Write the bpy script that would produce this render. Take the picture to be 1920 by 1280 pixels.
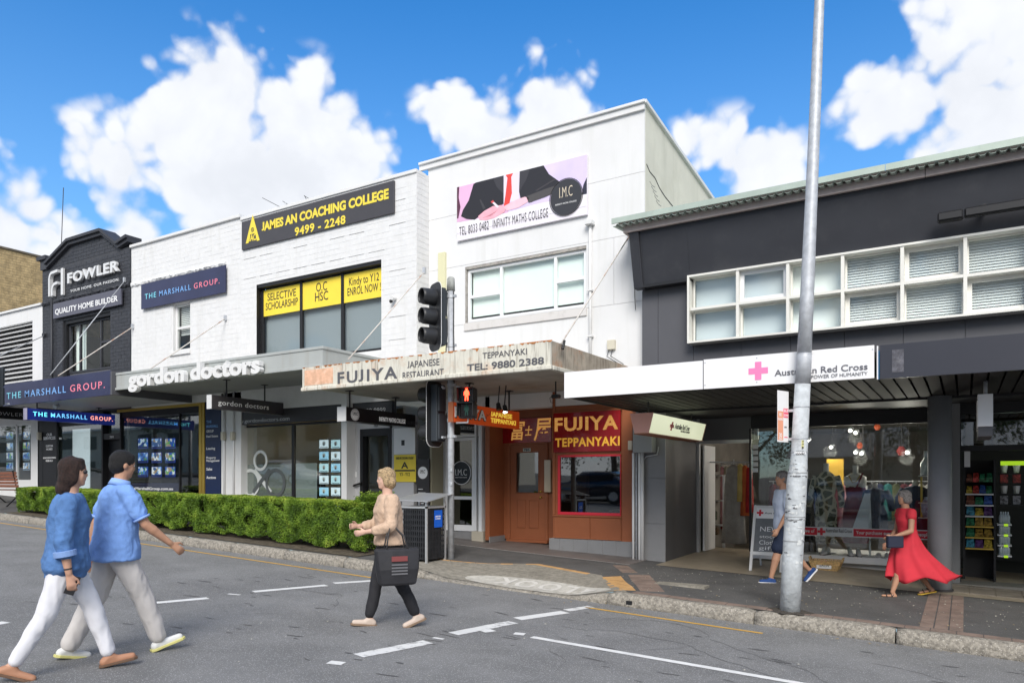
import bpy, bmesh, math, random
import numpy as np
from mathutils import Vector, Matrix, Quaternion, noise as mnoise
random.seed(7); rng = np.random.default_rng(7)
R = math.radians
for o in list(bpy.data.objects): bpy.data.objects.remove(o)
SC = bpy.context.scene; COL = SC.collection

# ---------------------------------------------------------------- camera
F, CX, HY, ZC = 1389.0, 960.0, 900.0, 1.7          # focal length and horizon in photo pixels, eye height
YAW = math.atan2(850.0, F)
SA, CA = math.sin(YAW), math.cos(YAW)
cam_d = bpy.data.cameras.new('camera'); cam = bpy.data.objects.new('camera', cam_d); COL.objects.link(cam)
cam_d.sensor_width = 36; cam_d.lens = F/1920*36; cam_d.shift_y = (HY-640)/1920
cam_d.clip_start = .05; cam_d.clip_end = 2000
cam.location = (0, 0, ZC); cam.rotation_euler = (R(90), 0, YAW)
SC.camera = cam
SC.render.resolution_x, SC.render.resolution_y = 1024, 682
SC.view_settings.view_transform = 'Standard'; SC.view_settings.look = 'None'
SC.view_settings.gamma = 1; SC.view_settings.use_curve_mapping = False
SC.view_settings.exposure = EXPOSURE = 1.1

def ray(px, py):
    u, v = (px-CX)/F, (HY-py)/F
    return Vector((-SA+u*CA, CA+u*SA, v))
def at(px, py, Y):                                  # point of the plane Y = const seen at that spot of the photo
    d = ray(px, py); t = Y/d.y
    return Vector((d.x*t, Y, ZC+d.z*t))
def ax(px, Y): return at(px, 900, Y).x
def az(px, py, Y): return at(px, py, Y).z
def atX(px, py, X):                                 # the same on a plane X = const
    d = ray(px, py); t = X/d.x
    return Vector((X, d.y*t, ZC+d.z*t))
GR = .04                                            # the street climbs 4 % towards -X
def gz(x): return -GR*max(-70, min(45, x))
def gnd(px, py):
    d = ray(px, py); t = -ZC/(d.z+GR*d.x)
    return Vector((d.x*t, d.y*t, gz(d.x*t)))

# ---------------------------------------------------------------- world: daylight sky with cumulus
W = bpy.data.worlds.new('World'); SC.world = W; W.use_nodes = True
wt = W.node_tree; wt.nodes.clear()
class NT:
    def __init__(s, t): s.t = t
    def n(s, ty, **k):
        nd = s.t.nodes.new(ty)
        for a, b in k.items():
            if a.startswith('i_'):
                key = a[2:]; key = int(key) if key.isdigit() else key.replace('_', ' ')
                if hasattr(b, 'is_output') or isinstance(b, bpy.types.NodeSocket): s.t.links.new(b, nd.inputs[key])
                else: nd.inputs[key].default_value = b
            else: setattr(nd, a, b)
        return nd
    def m(s, op, a, b=0, c=0, clamp=False):
        nd = s.t.nodes.new('ShaderNodeMath'); nd.operation = op; nd.use_clamp = clamp
        for i, v in enumerate((a, b, c)):
            if isinstance(v, bpy.types.NodeSocket): s.t.links.new(v, nd.inputs[i])
            else: nd.inputs[i].default_value = v
        return nd.outputs[0]
    def vm(s, op, a, b=(0, 0, 0), out=0):
        nd = s.t.nodes.new('ShaderNodeVectorMath'); nd.operation = op
        for i, v in enumerate((a, b)):
            if isinstance(v, bpy.types.NodeSocket): s.t.links.new(v, nd.inputs[i])
            else: nd.inputs[i].default_value = v
        return nd.outputs[out]
    def mix(s, f, a, b, mode='MIX'):
        nd = s.t.nodes.new('ShaderNodeMix'); nd.data_type = 'RGBA'; nd.blend_type = mode
        for k, v in ((0, f), (6, a), (7, b)):
            if isinstance(v, bpy.types.NodeSocket): s.t.links.new(v, nd.inputs[k])
            elif k == 0: nd.inputs[0].default_value = v
            else: nd.inputs[k].default_value = (*v[:3], 1)
        return nd.outputs[2]
    def mr(s, v, a, b, c=0., d=1., smooth=True):
        nd = s.t.nodes.new('ShaderNodeMapRange'); nd.interpolation_type = 'SMOOTHSTEP' if smooth else 'LINEAR'
        s.t.links.new(v, nd.inputs[0])
        for i, q in enumerate((a, b, c, d)): nd.inputs[i+1].default_value = q
        return nd.outputs[0]
    def noise(s, vec, scale, detail=2, rough=.5, dist=0.):
        nd = s.t.nodes.new('ShaderNodeTexNoise'); s.t.links.new(vec, nd.inputs['Vector'])
        nd.inputs['Scale'].default_value = scale; nd.inputs['Detail'].default_value = detail
        nd.inputs['Roughness'].default_value = rough; nd.inputs['Distortion'].default_value = dist
        return nd.outputs[0]
w = NT(wt)
SUN_EL, SUN_AZ = R(36), R(152)                      # sun high behind the camera's right shoulder
sky = w.n('ShaderNodeTexSky', sky_type='NISHITA', sun_disc=False, sun_elevation=SUN_EL, sun_rotation=SUN_AZ, air_density=1.0, dust_density=.3, ozone_density=2.0)
hs = w.n('ShaderNodeHueSaturation', i_Saturation=1.2, i_Value=1.0, i_Color=w.mix(1.0, sky.outputs[0], (.66,.84,1.02), 'MULTIPLY'))
D = w.vm('NORMALIZE', w.n('ShaderNodeTexCoord').outputs['Generated'])
blobs = [(430,178,112),(335,240,105),(560,235,95),(235,325,92),(455,350,175),(650,320,100),(700,300,62),(165,255,40),(395,150,70),(590,150,35),(545,340,150),
 (1025,205,95),(865,228,66),(950,262,95),(815,215,38),(1080,250,50),
 (1370,300,76),(1445,312,62),(1300,262,36),(1290,330,40),(1390,350,60),
 (1800,175,140),(1900,70,120),(1650,190,78),(1745,110,80),(1870,200,120),(1640,60,14),(1700,20,22),(1800,5,60),
 (30,400,100),(-40,340,90),(95,440,66),(250,430,72),(160,470,70),(10,470,90),
 (-300,260,180),(-520,330,160),(2150,150,170),(2400,260,200),(2100,-300,140),(300,-420,170),(1300,-500,150)]
acc = None
for (bx, by, br) in blobs:
    c = ray(bx, by).normalized()
    t_ = ray(bx, by).length
    d_ = w.vm('DISTANCE', D, tuple(c), out=1)
    v = w.m('MULTIPLY_ADD', d_, -9.0, 9.0*br/F/t_)
    acc = v if acc is None else w.m('SMOOTH_MAX', acc, v, .25)
# unseen cumulus elsewhere in the sky, cover raised to neutralise the ambient light
far = w.m('MULTIPLY_ADD', w.noise(D, 2.3, 3, .5), 5.2, -2.25)
vd = w.vm('DOT_PRODUCT', D, tuple(ray(960, 300).normalized()), out=1)
far = w.m('ADD', far, w.mr(vd, .62, .8, 0, -3))
acc = w.m('MAXIMUM', acc, far)
n1 = w.noise(D, 8, 9, .6, .3)
n2 = w.noise(w.vm('ADD', D, (.010, -.006, .028)), 8, 9, .6, .3)
wv = w.vm('MULTIPLY_ADD', w.n('ShaderNodeTexNoise', i_Vector=D, i_Scale=11.0, i_Detail=5.0).outputs['Color'], (.05, .05, .05)); wt.links.new(D, wv.node.inputs[2])
def puff(sc, k):
    v = w.n('ShaderNodeTexVoronoi', feature='SMOOTH_F1', i_Vector=wv, i_Scale=sc, i_Smoothness=.35); return w.m('MULTIPLY_ADD', v.outputs['Distance'], -k, .42*k)
pf = w.m('ADD', puff(12, .7), w.m('ADD', puff(26, .55), puff(60, .32)))
dens = w.m('ADD', w.m('ADD', acc, pf), w.m('MULTIPLY_ADD', n1, .62, -.10))
alpha = w.mr(dens, .0, .34)
alpha = w.m('MULTIPLY', w.m('MULTIPLY', alpha, w.mr(acc, -.20, .02)), .97)
shade = w.mr(w.m('SUBTRACT', n2, n1), -.10, .10, 1, 0)
core = w.mr(acc, .1, .9)
nbig = w.noise(D, 4.5, 4, .5)
sep = w.n('ShaderNodeSeparateXYZ', i_0=D)
low = w.mr(sep.outputs[2], .16, .42, 1, 0)
g_ = w.m('MULTIPLY', core, w.m('MULTIPLY_ADD', low, .55, .25))
g_ = w.m('ADD', w.m('MULTIPLY', g_, .85), w.m('ADD', w.m('MULTIPLY', shade, .16), w.mr(pf, .25, -.35, 0, .16)), clamp=True)
CW = 4.75
ccol = w.mix(g_, (CW*1.0, CW*1.02, CW*1.06), (CW*.72, CW*.75, CW*.81))
blue = w.mix(w.mr(sep.outputs[2], .08, .62, .42, 0), hs.outputs[0], (2.1, 3.35, 4.5))
skyc = w.mix(alpha, blue, ccol)
bg = w.n('ShaderNodeBackground', i_Color=skyc, i_Strength=.10)
wt.links.new(bg.outputs[0], w.n('ShaderNodeOutputWorld').inputs[0])

sun_d = bpy.data.lights.new('sun', 'SUN'); sun = bpy.data.objects.new('sun', sun_d); COL.objects.link(sun)
sun_d.energy = 1.75; sun_d.angle = R(30); sun_d.color = (1, .955, .89)
sdir = Vector((math.sin(SUN_AZ)*math.cos(SUN_EL), math.cos(SUN_AZ)*math.cos(SUN_EL), math.sin(SUN_EL)))
sun.rotation_euler = sdir.to_track_quat('Z', 'Y').to_euler(); sun.location = (0, -20, 30)

# ---------------------------------------------------------------- materials
MATS = {}
def mat(name, col, rough=.7, metal=0., var=.0, vscale=3., bump=0., bscale=40., spec=.4, emit=None, es=1., dirt=None, dscale=1.2, damt=.5, coat=0, streak=None):
    if name in MATS: return MATS[name]
    m = bpy.data.materials.new(name); m.use_nodes = True; t = m.node_tree; t.nodes.clear(); q = NT(t)
    b = q.n('ShaderNodeBsdfPrincipled'); out = q.n('ShaderNodeOutputMaterial'); t.links.new(b.outputs[0], out.inputs[0])
    b.inputs['Roughness'].default_value = rough; b.inputs['Metallic'].default_value = metal
    b.inputs['Specular IOR Level'].default_value = spec; b.inputs['Coat Weight'].default_value = coat
    c = None
    pos = q.n('ShaderNodeNewGeometry').outputs['Position']
    if var:
        nz = q.noise(pos, vscale, 5, .6)
        f = q.mr(nz, .3, .7, 0, 1)
        c = q.mix(f, [x*(1-var) for x in col], [min(1, x*(1+var*.6)) for x in col])
    if dirt:
        nz = q.noise(pos, dscale, 7, .68)
        f = q.m('MULTIPLY', q.mr(nz, .5, .74), damt)
        c = q.mix(f, c if c is not None else col, dirt)
    if streak:
        scol, samt, sx = streak
        mp = q.n('ShaderNodeMapping', i_Vector=pos); mp.inputs['Scale'].default_value = (sx, sx, sx*.09)
        nz = q.noise(mp.outputs[0], 1.0, 6, .65)
        f = q.m('MULTIPLY', q.mr(nz, .48, .72), samt)
        c = q.mix(f, c if c is not None else col, scol)
    if c is None: b.inputs['Base Color'].default_value = (*col, 1)
    else: t.links.new(c, b.inputs['Base Color'])
    if bump:
        nz = q.noise(pos, bscale, 4, .6)
        bn = q.n('ShaderNodeBump', i_Strength=bump, i_Distance=.01, i_Height=nz); t.links.new(bn.outputs[0], b.inputs['Normal'])
    if emit:
        b.inputs['Emission Color'].default_value = (*emit, 1); b.inputs['Emission Strength'].default_value = es
    MATS[name] = m; return m
def glass(name, tint=(.93, .96, .95), rough=.02, refl=1.0, opaque=None, omix=0.):
    if name in MATS: return MATS[name]
    m = bpy.data.materials.new(name); m.use_nodes = True; t = m.node_tree; t.nodes.clear(); q = NT(t)
    tr = q.n('ShaderNodeBsdfTransparent'); tr.inputs[0].default_value = (*tint, 1)
    gl = q.n('ShaderNodeBsdfGlossy'); gl.inputs['Roughness'].default_value = rough
    nb = q.noise(q.n('ShaderNodeNewGeometry').outputs['Position'], .9, 1, .4)
    bn = q.n('ShaderNodeBump', i_Strength=.12, i_Distance=.02, i_Height=nb); t.links.new(bn.outputs[0], gl.inputs['Normal'])
    lw = q.n('ShaderNodeLayerWeight'); lw.inputs['Blend'].default_value = .5     # facing = 1 - cos(angle), the same on both faces of the pane
    f = q.m('MULTIPLY', q.m('MULTIPLY_ADD', q.m('POWER', lw.outputs['Facing'], 5.0), .96, .045), 1.25*refl, clamp=True)
    a = tr.outputs[0]
    if opaque:
        df = q.n('ShaderNodeBsdfDiffuse'); df.inputs[0].default_value = (*opaque, 1)
        mx = q.n('ShaderNodeMixShader'); mx.inputs[0].default_value = omix
        t.links.new(tr.outputs[0], mx.inputs[1]); t.links.new(df.outputs[0], mx.inputs[2]); a = mx.outputs[0]
    ms = q.n('ShaderNodeMixShader'); t.links.new(f, ms.inputs[0]); t.links.new(a, ms.inputs[1]); t.links.new(gl.outputs[0], ms.inputs[2])
    t.links.new(ms.outputs[0], q.n('ShaderNodeOutputMaterial').inputs[0])
    MATS[name] = m; return m

# ---------------------------------------------------------------- mesh helpers
class MB:
    def __init__(s): s.v = []; s.f = []
    def add(s, vs, fs):
        o = len(s.v); s.v += [tuple(p) for p in vs]; s.f += [tuple(i+o for i in f) for f in fs]; return s
    def box(s, x0, x1, y0, y1, z0, z1):
        if x0 > x1: x0, x1 = x1, x0
        if y0 > y1: y0, y1 = y1, y0
        if z0 > z1: z0, z1 = z1, z0
        return s.add([(x0,y0,z0),(x1,y0,z0),(x1,y1,z0),(x0,y1,z0),(x0,y0,z1),(x1,y0,z1),(x1,y1,z1),(x0,y1,z1)],
              [(0,3,2,1),(4,5,6,7),(0,1,5,4),(1,2,6,5),(2,3,7,6),(3,0,4,7)])
    def bar(s, a, b, w, h=None, up=(0,0,1)):        # square bar from a to b
        a, b = Vector(a), Vector(b); d = (b-a).normalized(); h = h or w
        sd = d.cross(Vector(up)); sd = sd.normalized() if sd.length > 1e-5 else Vector((1,0,0)); u = sd.cross(d)
        vs = [p+sd*i*w/2+u*j*h/2 for p in (a, b) for i, j in ((-1,-1),(1,-1),(1,1),(-1,1))]
        return s.add(vs, [(0,1,2,3),(7,6,5,4),(0,4,5,1),(1,5,6,2),(2,6,7,3),(3,7,4,0)])
    def tube(s, pts, r, n=10, cap=True):
        pts = [Vector(p) for p in pts]; rs = r if isinstance(r, (list, tuple)) else [r]*len(pts)
        o = len(s.v); ref = None
        for i, p in enumerate(pts):
            d = (pts[min(i+1, len(pts)-1)]-pts[max(i-1, 0)]).normalized()
            if ref is None: ref = d.orthogonal().normalized()
            ref = (ref-d*ref.dot(d)).normalized(); q = d.cross(ref)
            for k in range(n):
                a = 2*math.pi*k/n; s.v.append(tuple(p+(ref*math.cos(a)+q*math.sin(a))*rs[i]))
        for i in range(len(pts)-1):
            for k in range(n):
                a = o+i*n+k; b = o+i*n+(k+1) % n
                s.f.append((a, b, b+n, a+n))
        if cap:
            s.f.append(tuple(o+n-1-k for k in range(n))); s.f.append(tuple(o+(len(pts)-1)*n+k for k in range(n)))
        return s
    def rings(s, rings, cap=True):                  # loft through closed rings of equal count
        o = len(s.v); n = len(rings[0])
        for r in rings: s.v += [tuple(p) for p in r]
        for i in range(len(rings)-1):
            for k in range(n):
                a = o+i*n+k; b = o+i*n+(k+1) % n; s.f.append((a, b, b+n, a+n))
        if cap: s.f.append(tuple(o+n-1-k for k in range(n))); s.f.append(tuple(o+(len(rings)-1)*n+k for k in range(n)))
        return s
    def prism(s, poly, a, b, axis='y'):             # outline (p,q) extruded along an axis
        def P(p, c): return (p[0], c, p[1]) if axis == 'y' else ((c, p[0], p[1]) if axis == 'x' else (p[0], p[1], c))
        n = len(poly)
        return s.add([P(p, a) for p in poly]+[P(p, b) for p in poly],
              [tuple(range(n)), tuple(range(2*n-1, n-1, -1))]+[(i, i+n, (i+1) % n+n, (i+1) % n) for i in range(n)])
    def mesh(s, name, m=None, smooth=False, fix=True):
        me = bpy.data.meshes.new(name); me.from_pydata(s.v, [], s.f)
        if fix:
            bm = bmesh.new(); bm.from_mesh(me); bmesh.ops.recalc_face_normals(bm, faces=bm.faces); bm.to_mesh(me); bm.free()
        if m: me.materials.append(m)
        if smooth: me.shade_smooth()
        me.update(); return me
def link(name, me, parent=None, loc=None):
    o = bpy.data.objects.new(name, me); COL.objects.link(o)
    if parent is not None:
        o.parent = parent
        base = Vector((0,0,0)); q = parent
        if loc is None:
            M = Matrix.Identity(4)
            lc = False
            while q is not None: M = Matrix.LocRotScale(q.location, q.rotation_euler, None) @ M; lc = lc or bool(q.get('local')); q = q.parent
            if not lc:
                i = M.inverted(); o.location = i.to_translation(); o.rotation_euler = i.to_euler()
        else: o.location = loc
    elif loc is not None: o.location = loc
    return o
def tag(o, label=None, cat=None, group=None, kind=None):
    if label: o['label'] = label
    if cat: o['category'] = cat
    if group: o['group'] = group
    if kind: o['kind'] = kind
    return o
def thing(name, label, cat, loc=(0,0,0), rz=0, group=None, local=False):
    o = bpy.data.objects.new(name, None); COL.objects.link(o); o.location = loc; o.rotation_euler = (0,0,rz); o.empty_display_size = .2
    if local: o['local'] = 1
    return tag(o, label, cat, group)
def bevel(o, wd, seg=1):
    md = o.modifiers.new('bevel', 'BEVEL'); md.width = wd; md.segments = seg; md.limit_method = 'ANGLE'; md.angle_limit = R(40); return o
def part(name, mb, m, parent=None, bev=0, smooth=False, label=None, kind=None, fix=True, loc=None):
    me = mb.mesh(name, m, smooth, fix) if isinstance(mb, MB) else mb
    o = link(name, me, parent, loc)
    if bev: bevel(o, bev)
    if label: o['label'] = label
    if kind: o['kind'] = kind
    return o
def solo(name, mb, m, label, cat, bev=0, smooth=False, group=None):
    o = part(name, mb, m, None, bev, smooth); return tag(o, label, cat, group)
def copy_tree(o, parent=None):
    c = o.copy(); COL.objects.link(c); c.parent = parent
    for ch in [x for x in KIDS.get(o.name, [])]: copy_tree(ch, c)
    return c
KIDS = {}
def index_kids(root):
    KIDS[root.name] = list(root.children)
    for c in root.children: index_kids(c)
def bx(*a): return MB().box(*a)

# text: default font, turned into a mesh that reads along +X with its face to -Y
TC = {}
def text_raw(body, ext=.0, off=0., sp=1.0):
    k = (body, ext, off, sp)
    if k in TC: return TC[k]
    cu = bpy.data.curves.new('t', 'FONT'); cu.body = body; cu.size = 1; cu.extrude = ext; cu.offset = off; cu.space_character = sp
    cu.resolution_u = 3; cu.align_x = 'LEFT'
    ob = bpy.data.objects.new('t', cu); COL.objects.link(ob)
    bpy.context.view_layer.update()
    dg = bpy.context.evaluated_depsgraph_get(); me = bpy.data.meshes.new_from_object(ob.evaluated_get(dg))
    n = len(me.vertices); co = np.zeros(n*3); me.vertices.foreach_get('co', co); co = co.reshape(-1, 3)
    fs = [tuple(p.vertices) for p in me.polygons]
    bpy.data.objects.remove(ob); bpy.data.curves.remove(cu); bpy.data.meshes.remove(me)
    TC[k] = (co, fs); return TC[k]
def frame(o, xd, up):                                # matrix: local x -> xd, local y(up) -> up, z -> facing
    xd, up = Vector(xd).normalized(), Vector(up).normalized(); n = xd.cross(up)
    M = Matrix((xd, up, n)).transposed().to_4x4(); M.translation = Vector(o); return M
def text_mb(body, o, width, height, xd=(1,0,0), up=(0,0,1), depth=.003, off=0., sp=1.0, mode='cap', shear=0):
    if 'J' in body and len(body) > 1:                   # this font's J hangs below the line; the signs' J stands on it
        c0, _ = text_raw(body, .5, off, sp); X0, X1 = c0[:, 0].min(), c0[:, 0].max(); sx = width/(X1-X0); out = MB(); segs = []; i = 0
        while i < len(body):
            j = i+1
            if body[i] != 'J':
                while j < len(body) and body[j] != 'J': j += 1
            segs.append((i, j)); i = j
        for i, j in segs:
            seg = body[i:j]
            if not seg.strip(): continue
            a, _ = text_raw(body[:j].rstrip(), .5, off, sp); b, _ = text_raw(seg.strip(), .5, off, sp)
            wd = (b[:, 0].max()-b[:, 0].min())*sx; right = (a[:, 0].max()-X0)*sx
            q = text_mb(seg.strip(), Vector(o)+Vector(xd)*(right-wd), wd, height, xd, up, depth, off, sp, 'ink' if seg == 'J' else mode, shear); out.add(q.v, q.f)
        return out
    """o = lower left corner of the text box; width fitted exactly; height = cap height (or the full ink height)."""
    co, fs = text_raw(body, .5, off, sp); co = co.copy()
    x0, x1 = co[:, 0].min(), co[:, 0].max(); y0, y1 = co[:, 1].min(), co[:, 1].max()
    em = height/.727 if mode == 'cap' else height/(y1-y0); yb = 0 if mode == 'cap' else y0
    P = np.stack([(co[:, 0]-x0)/(x1-x0)*width, (co[:, 1]-yb)*em, (co[:, 2]+.5)*depth], 1)
    P[:, 0] += P[:, 1]*shear
    M = np.array(frame(o, xd, up)); P = P@M[:3, :3].T+M[:3, 3]
    mb = MB(); mb.v = [tuple(p) for p in P]; mb.f = [f for f in fs if min(co[i, 2] for i in f) > 0] if depth == 0 else list(fs); return mb
def text(body, o, width, height, m, parent, name='lettering', **k):
    return part(name, text_mb(body, o, width, height, **k), m, parent, fix=False)
def letters3d(body, o, width, height, m, parent, depth, **k):
    co, _ = text_raw(body, .5, k.get('off', 0), k.get('sp', 1)); X0, X1 = co[:, 0].min(), co[:, 0].max(); sx = width/(X1-X0)
    for i, ch in enumerate(body):
        if ch == ' ': continue
        a, _ = text_raw(body[:i+1], .5, k.get('off', 0), k.get('sp', 1)); b, _ = text_raw(ch, .5, k.get('off', 0), k.get('sp', 1))
        wd = (b[:, 0].max()-b[:, 0].min())*sx; right = (a[:, 0].max()-X0)*sx
        o2 = Vector(o)+Vector(k.get('xd', (1,0,0)))*(right-wd)
        bevel(part('letter', text_mb(ch, o2, wd, height, depth=depth, off=k.get('off', 0), xd=k.get('xd', (1,0,0))), m, parent, fix=False), .004)
def disc(c, r, m, parent, name, xd=(1,0,0), up=(0,0,1), n=36, depth=.004, r2=0):
    M = frame(c, xd, up); mb = MB()
    if not r2: 
        vs = [M@Vector((math.cos(2*math.pi*k/n)*r, math.sin(2*math.pi*k/n)*r, z)) for z in (0, depth) for k in range(n)]
        mb.add(vs, [tuple(range(n-1, -1, -1)), tuple(range(n, 2*n))]+[(k, (k+1) % n, (k+1) % n+n, k+n) for k in range(n)])
    else:
        vs = [M@Vector((math.cos(2*math.pi*k/n)*q, math.sin(2*math.pi*k/n)*q, z)) for z in (0, depth) for q in (r2, r) for k in range(n)]
        for k in range(n):
            j = (k+1) % n; mb.f += [(2*n+k, 3*n+k, 3*n+j, 2*n+j), (n+k, n+j, 3*n+j, 3*n+k), (j, k, 2*n+k, 2*n+j)]
        mb.v = [tuple(v) for v in vs]
    return part(name, mb, m, parent)
def poly(pts, c, m, parent, name, xd=(1,0,0), up=(0,0,1), depth=.002):
    M = frame(c, xd, up); n = len(pts)
    vs = [M@Vector((p[0], p[1], z)) for z in (0, depth) for p in pts]
    return part(name, MB().add(vs, [tuple(range(n-1, -1, -1)), tuple(range(n, 2*n))]+[(k, (k+1) % n, (k+1) % n+n, k+n) for k in range(n)]), m, parent)
# ---------------------------------------------------------------- common materials
M_asph = mat('asphalt_road', (.20,.20,.20), .86, var=.16, vscale=1.3, bump=.9, bscale=130, dirt=(.14,.14,.142), dscale=.55, damt=.5, streak=((.25,.25,.25), .4, .9))
def speckle(m, lo, hi, scale=220, col=(.45,.45,.45), amt=.6):
    t = m.node_tree; q = NT(t); b = [x for x in t.nodes if x.type == 'BSDF_PRINCIPLED'][0]
    src = b.inputs['Base Color'].links[0].from_socket
    pos = q.n('ShaderNodeNewGeometry').outputs['Position']
    v = q.n('ShaderNodeTexVoronoi', i_Vector=pos, i_Scale=scale)
    f = q.m('MULTIPLY', q.mr(v.outputs['Distance'], hi, lo, 0, 1), amt)
    rnd = q.m('GREATER_THAN', q.n('ShaderNodeSeparateColor', i_0=v.outputs['Color']).outputs[0], .55)
    t.links.new(q.mix(q.m('MULTIPLY', f, rnd), src, col), b.inputs['Base Color']); return m
speckle(M_asph, .15, .45, 85, (.5,.5,.5), .9)
M_pave = speckle(mat('asphalt_footpath', (.10,.098,.096), .82, var=.18, vscale=2.2, bump=.6, bscale=150, dirt=(.12,.115,.11), dscale=1.6, damt=.4), .12, .3, 60, (.3,.28,.24), .55)
M_conc = speckle(mat('exposed_concrete', (.27,.25,.21), .9, var=.25, vscale=14, bump=1., bscale=60, dirt=(.13,.12,.10), dscale=2.5, damt=.7), .1, .4, 70, (.50,.46,.38), .5)
M_kerb = speckle(mat('kerb_stone', (.29,.265,.225), .95, var=.42, vscale=26, bump=1.6, bscale=38, dirt=(.10,.09,.08), dscale=11, damt=.8), .1, .42, 60, (.62,.58,.52), .6)
M_paver = mat('clay_paver', (.225,.165,.135), .85, var=.22, vscale=5, bump=.4, bscale=70, dirt=(.12,.10,.09), dscale=3, damt=.5)
M_tact = mat('ochre_tactile_paver', (.55,.32,.13), .8, var=.2, vscale=8, bump=.4, bscale=60, dirt=(.25,.18,.10), dscale=4, damt=.5)
M_wpaint = mat('road_paint_white', (.74,.74,.73), .7, var=.06, vscale=9, dirt=(.33,.33,.33), dscale=6, damt=.35, bump=.5, bscale=130)
M_ypaint = mat('road_paint_yellow', (.66,.38,.06), .7, var=.1, vscale=9, dirt=(.3,.22,.1), dscale=7, damt=.4, bump=.5, bscale=130)
M_tile = mat('entry_tile', (.17,.15,.14), .5, var=.2, vscale=2, dirt=(.10,.09,.085), dscale=3, damt=.5)
M_gtile = mat('grey_wall_tile', (.235,.235,.24), .45, var=.1, vscale=2, dirt=(.15,.15,.15), dscale=2, damt=.4)
M_beige = mat('beige_floor_tile', (.32,.27,.20), .5, var=.15, vscale=6, dirt=(.18,.15,.12), dscale=3, damt=.5)
M_white = mat('white_paint', (.70,.70,.695), .6, var=.03, vscale=2, dirt=(.62,.62,.60), dscale=2.2, damt=.35)
M_render = mat('white_render', (.71,.71,.71), .75, var=.03, vscale=1.2, bump=.15, bscale=60, dirt=(.64,.64,.63), dscale=.9, damt=.35, streak=((.60,.60,.575), .4, 4))
M_wbrick = mat('white_painted_brick', (.71,.71,.71), .7, var=.04, vscale=9, bump=.5, bscale=55, dirt=(.60,.60,.585), dscale=3, damt=.35, streak=((.58,.575,.55), .4, 5))
M_wmort = mat('white_painted_joint', (.70,.70,.70), .8, var=.04, vscale=5)
M_cbrick = mat('charcoal_painted_brick', (.050,.052,.060), .6, var=.15, vscale=8, bump=.5, bscale=55)
M_ybrick = mat('yellow_brick', (.50,.37,.19), .85, var=.32, vscale=5.5, bump=.5, bscale=50, dirt=(.25,.19,.11), dscale=1.1, damt=.6)
M_ymort = mat('yellow_brick_joint', (.36,.30,.20), .9)
M_cream = mat('cream_render', (.66,.64,.54), .8, var=.06, vscale=1.5, bump=.2, bscale=50, dirt=(.48,.46,.36), dscale=1.4, damt=.5, streak=((.5,.49,.4), .5, 5))
M_charc = mat('charcoal_paint', (.036,.038,.046), .55, var=.12, vscale=1, dirt=(.07,.07,.075), dscale=1.5, damt=.4)
M_panel = mat('dark_grey_panel', (.092,.093,.104), .55, var=.06, vscale=1, dirt=(.10,.10,.11), dscale=2, damt=.4)
M_black = mat('black_paint', (.012,.012,.014), .5)
M_blackp = mat('black_plastic', (.024,.025,.028), .42, var=.2, vscale=6)
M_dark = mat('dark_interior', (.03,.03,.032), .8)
M_dim = mat('dim_interior', (.25,.24,.22), .8, var=.2, vscale=1)
M_alu = mat('silver_aluminium', (.62,.63,.64), .35, .6, var=.05, vscale=3)
M_walu = mat('white_aluminium', (.78,.79,.80), .4)
M_galv = mat('galvanised_steel', (.50,.52,.55), .55, .35, var=.16, vscale=14, dirt=(.36,.37,.39), dscale=5, damt=.5)
M_lgrey = mat('light_grey_fascia', (.38,.40,.39), .55, var=.05, vscale=2, streak=((.30,.28,.24), .35, 9))
M_soff = mat('pale_soffit', (.42,.41,.39), .8, var=.1, vscale=1.2, dirt=(.28,.26,.22), dscale=1.5, damt=.6)
M_navy = mat('navy_sign', (.028,.033,.085), .28, var=.1, vscale=2)
M_brown = mat('terracotta_paint', (.30,.098,.040), .5, var=.08, vscale=3, dirt=(.32,.10,.04), dscale=2, damt=.4)
M_red = mat('red_sign', (.30,.008,.012), .18, coat=.25)
M_redf = mat('red_frame', (.62,.03,.05), .4)
M_gold = mat('gold_lettering', (.80,.48,.14), .35, .25, emit=(.9,.5,.12), es=.12)
def bulbs(m, scale, lo, hi):
    t = m.node_tree; q = NT(t); b = [x for x in t.nodes if x.type == 'BSDF_PRINCIPLED'][0]
    v = q.n('ShaderNodeTexVoronoi', i_Vector=q.n('ShaderNodeNewGeometry').outputs['Position'], i_Scale=scale, i_Randomness=.25)
    c = q.mix(q.mr(v.outputs['Distance'], .22, .42), hi, lo); t.links.new(c, b.inputs['Base Color']); t.links.new(c, b.inputs['Emission Color']); b.inputs['Emission Strength'].default_value = .38
bulbs(M_gold, 33, (.42,.20,.05), (1,.78,.36))
M_goldm = mat('gold_metal', (.55,.38,.08), .35, .7)
M_yel = mat('yellow_print', (.86,.66,.06), .5, var=.03, vscale=3)
M_yell = mat('yellow_lettering', (.82,.65,.07), .5)
M_txt = mat('black_lettering', (.035,.033,.035), .5)
M_gtxt = mat('grey_lettering', (.10,.10,.11), .5)
M_wtxt = mat('white_lettering', (.82,.82,.82), .5)
M_silver = mat('silver_letter', (.72,.72,.72), .4, .2)
M_wood = mat('varnished_slat', (.20,.07,.035), .45, var=.3, vscale=18)
M_rust = mat('rust', (.30,.12,.05), .9, var=.4, vscale=20)
M_steelr = mat('rusty_white_rod', (.60,.57,.53), .6, dirt=(.42,.16,.06), dscale=4, damt=.9)
M_cable = mat('black_cable', (.02,.02,.02), .6)
M_blind = mat('pale_blind', (.84,.90,.87), .8)
M_bldark = mat('slate_blind', (.26,.29,.32), .7)
G_clear = glass('shop_glass', refl=1.7)
G_up = glass('upper_window_glass', (.97,.99,.98), refl=.45)
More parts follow.
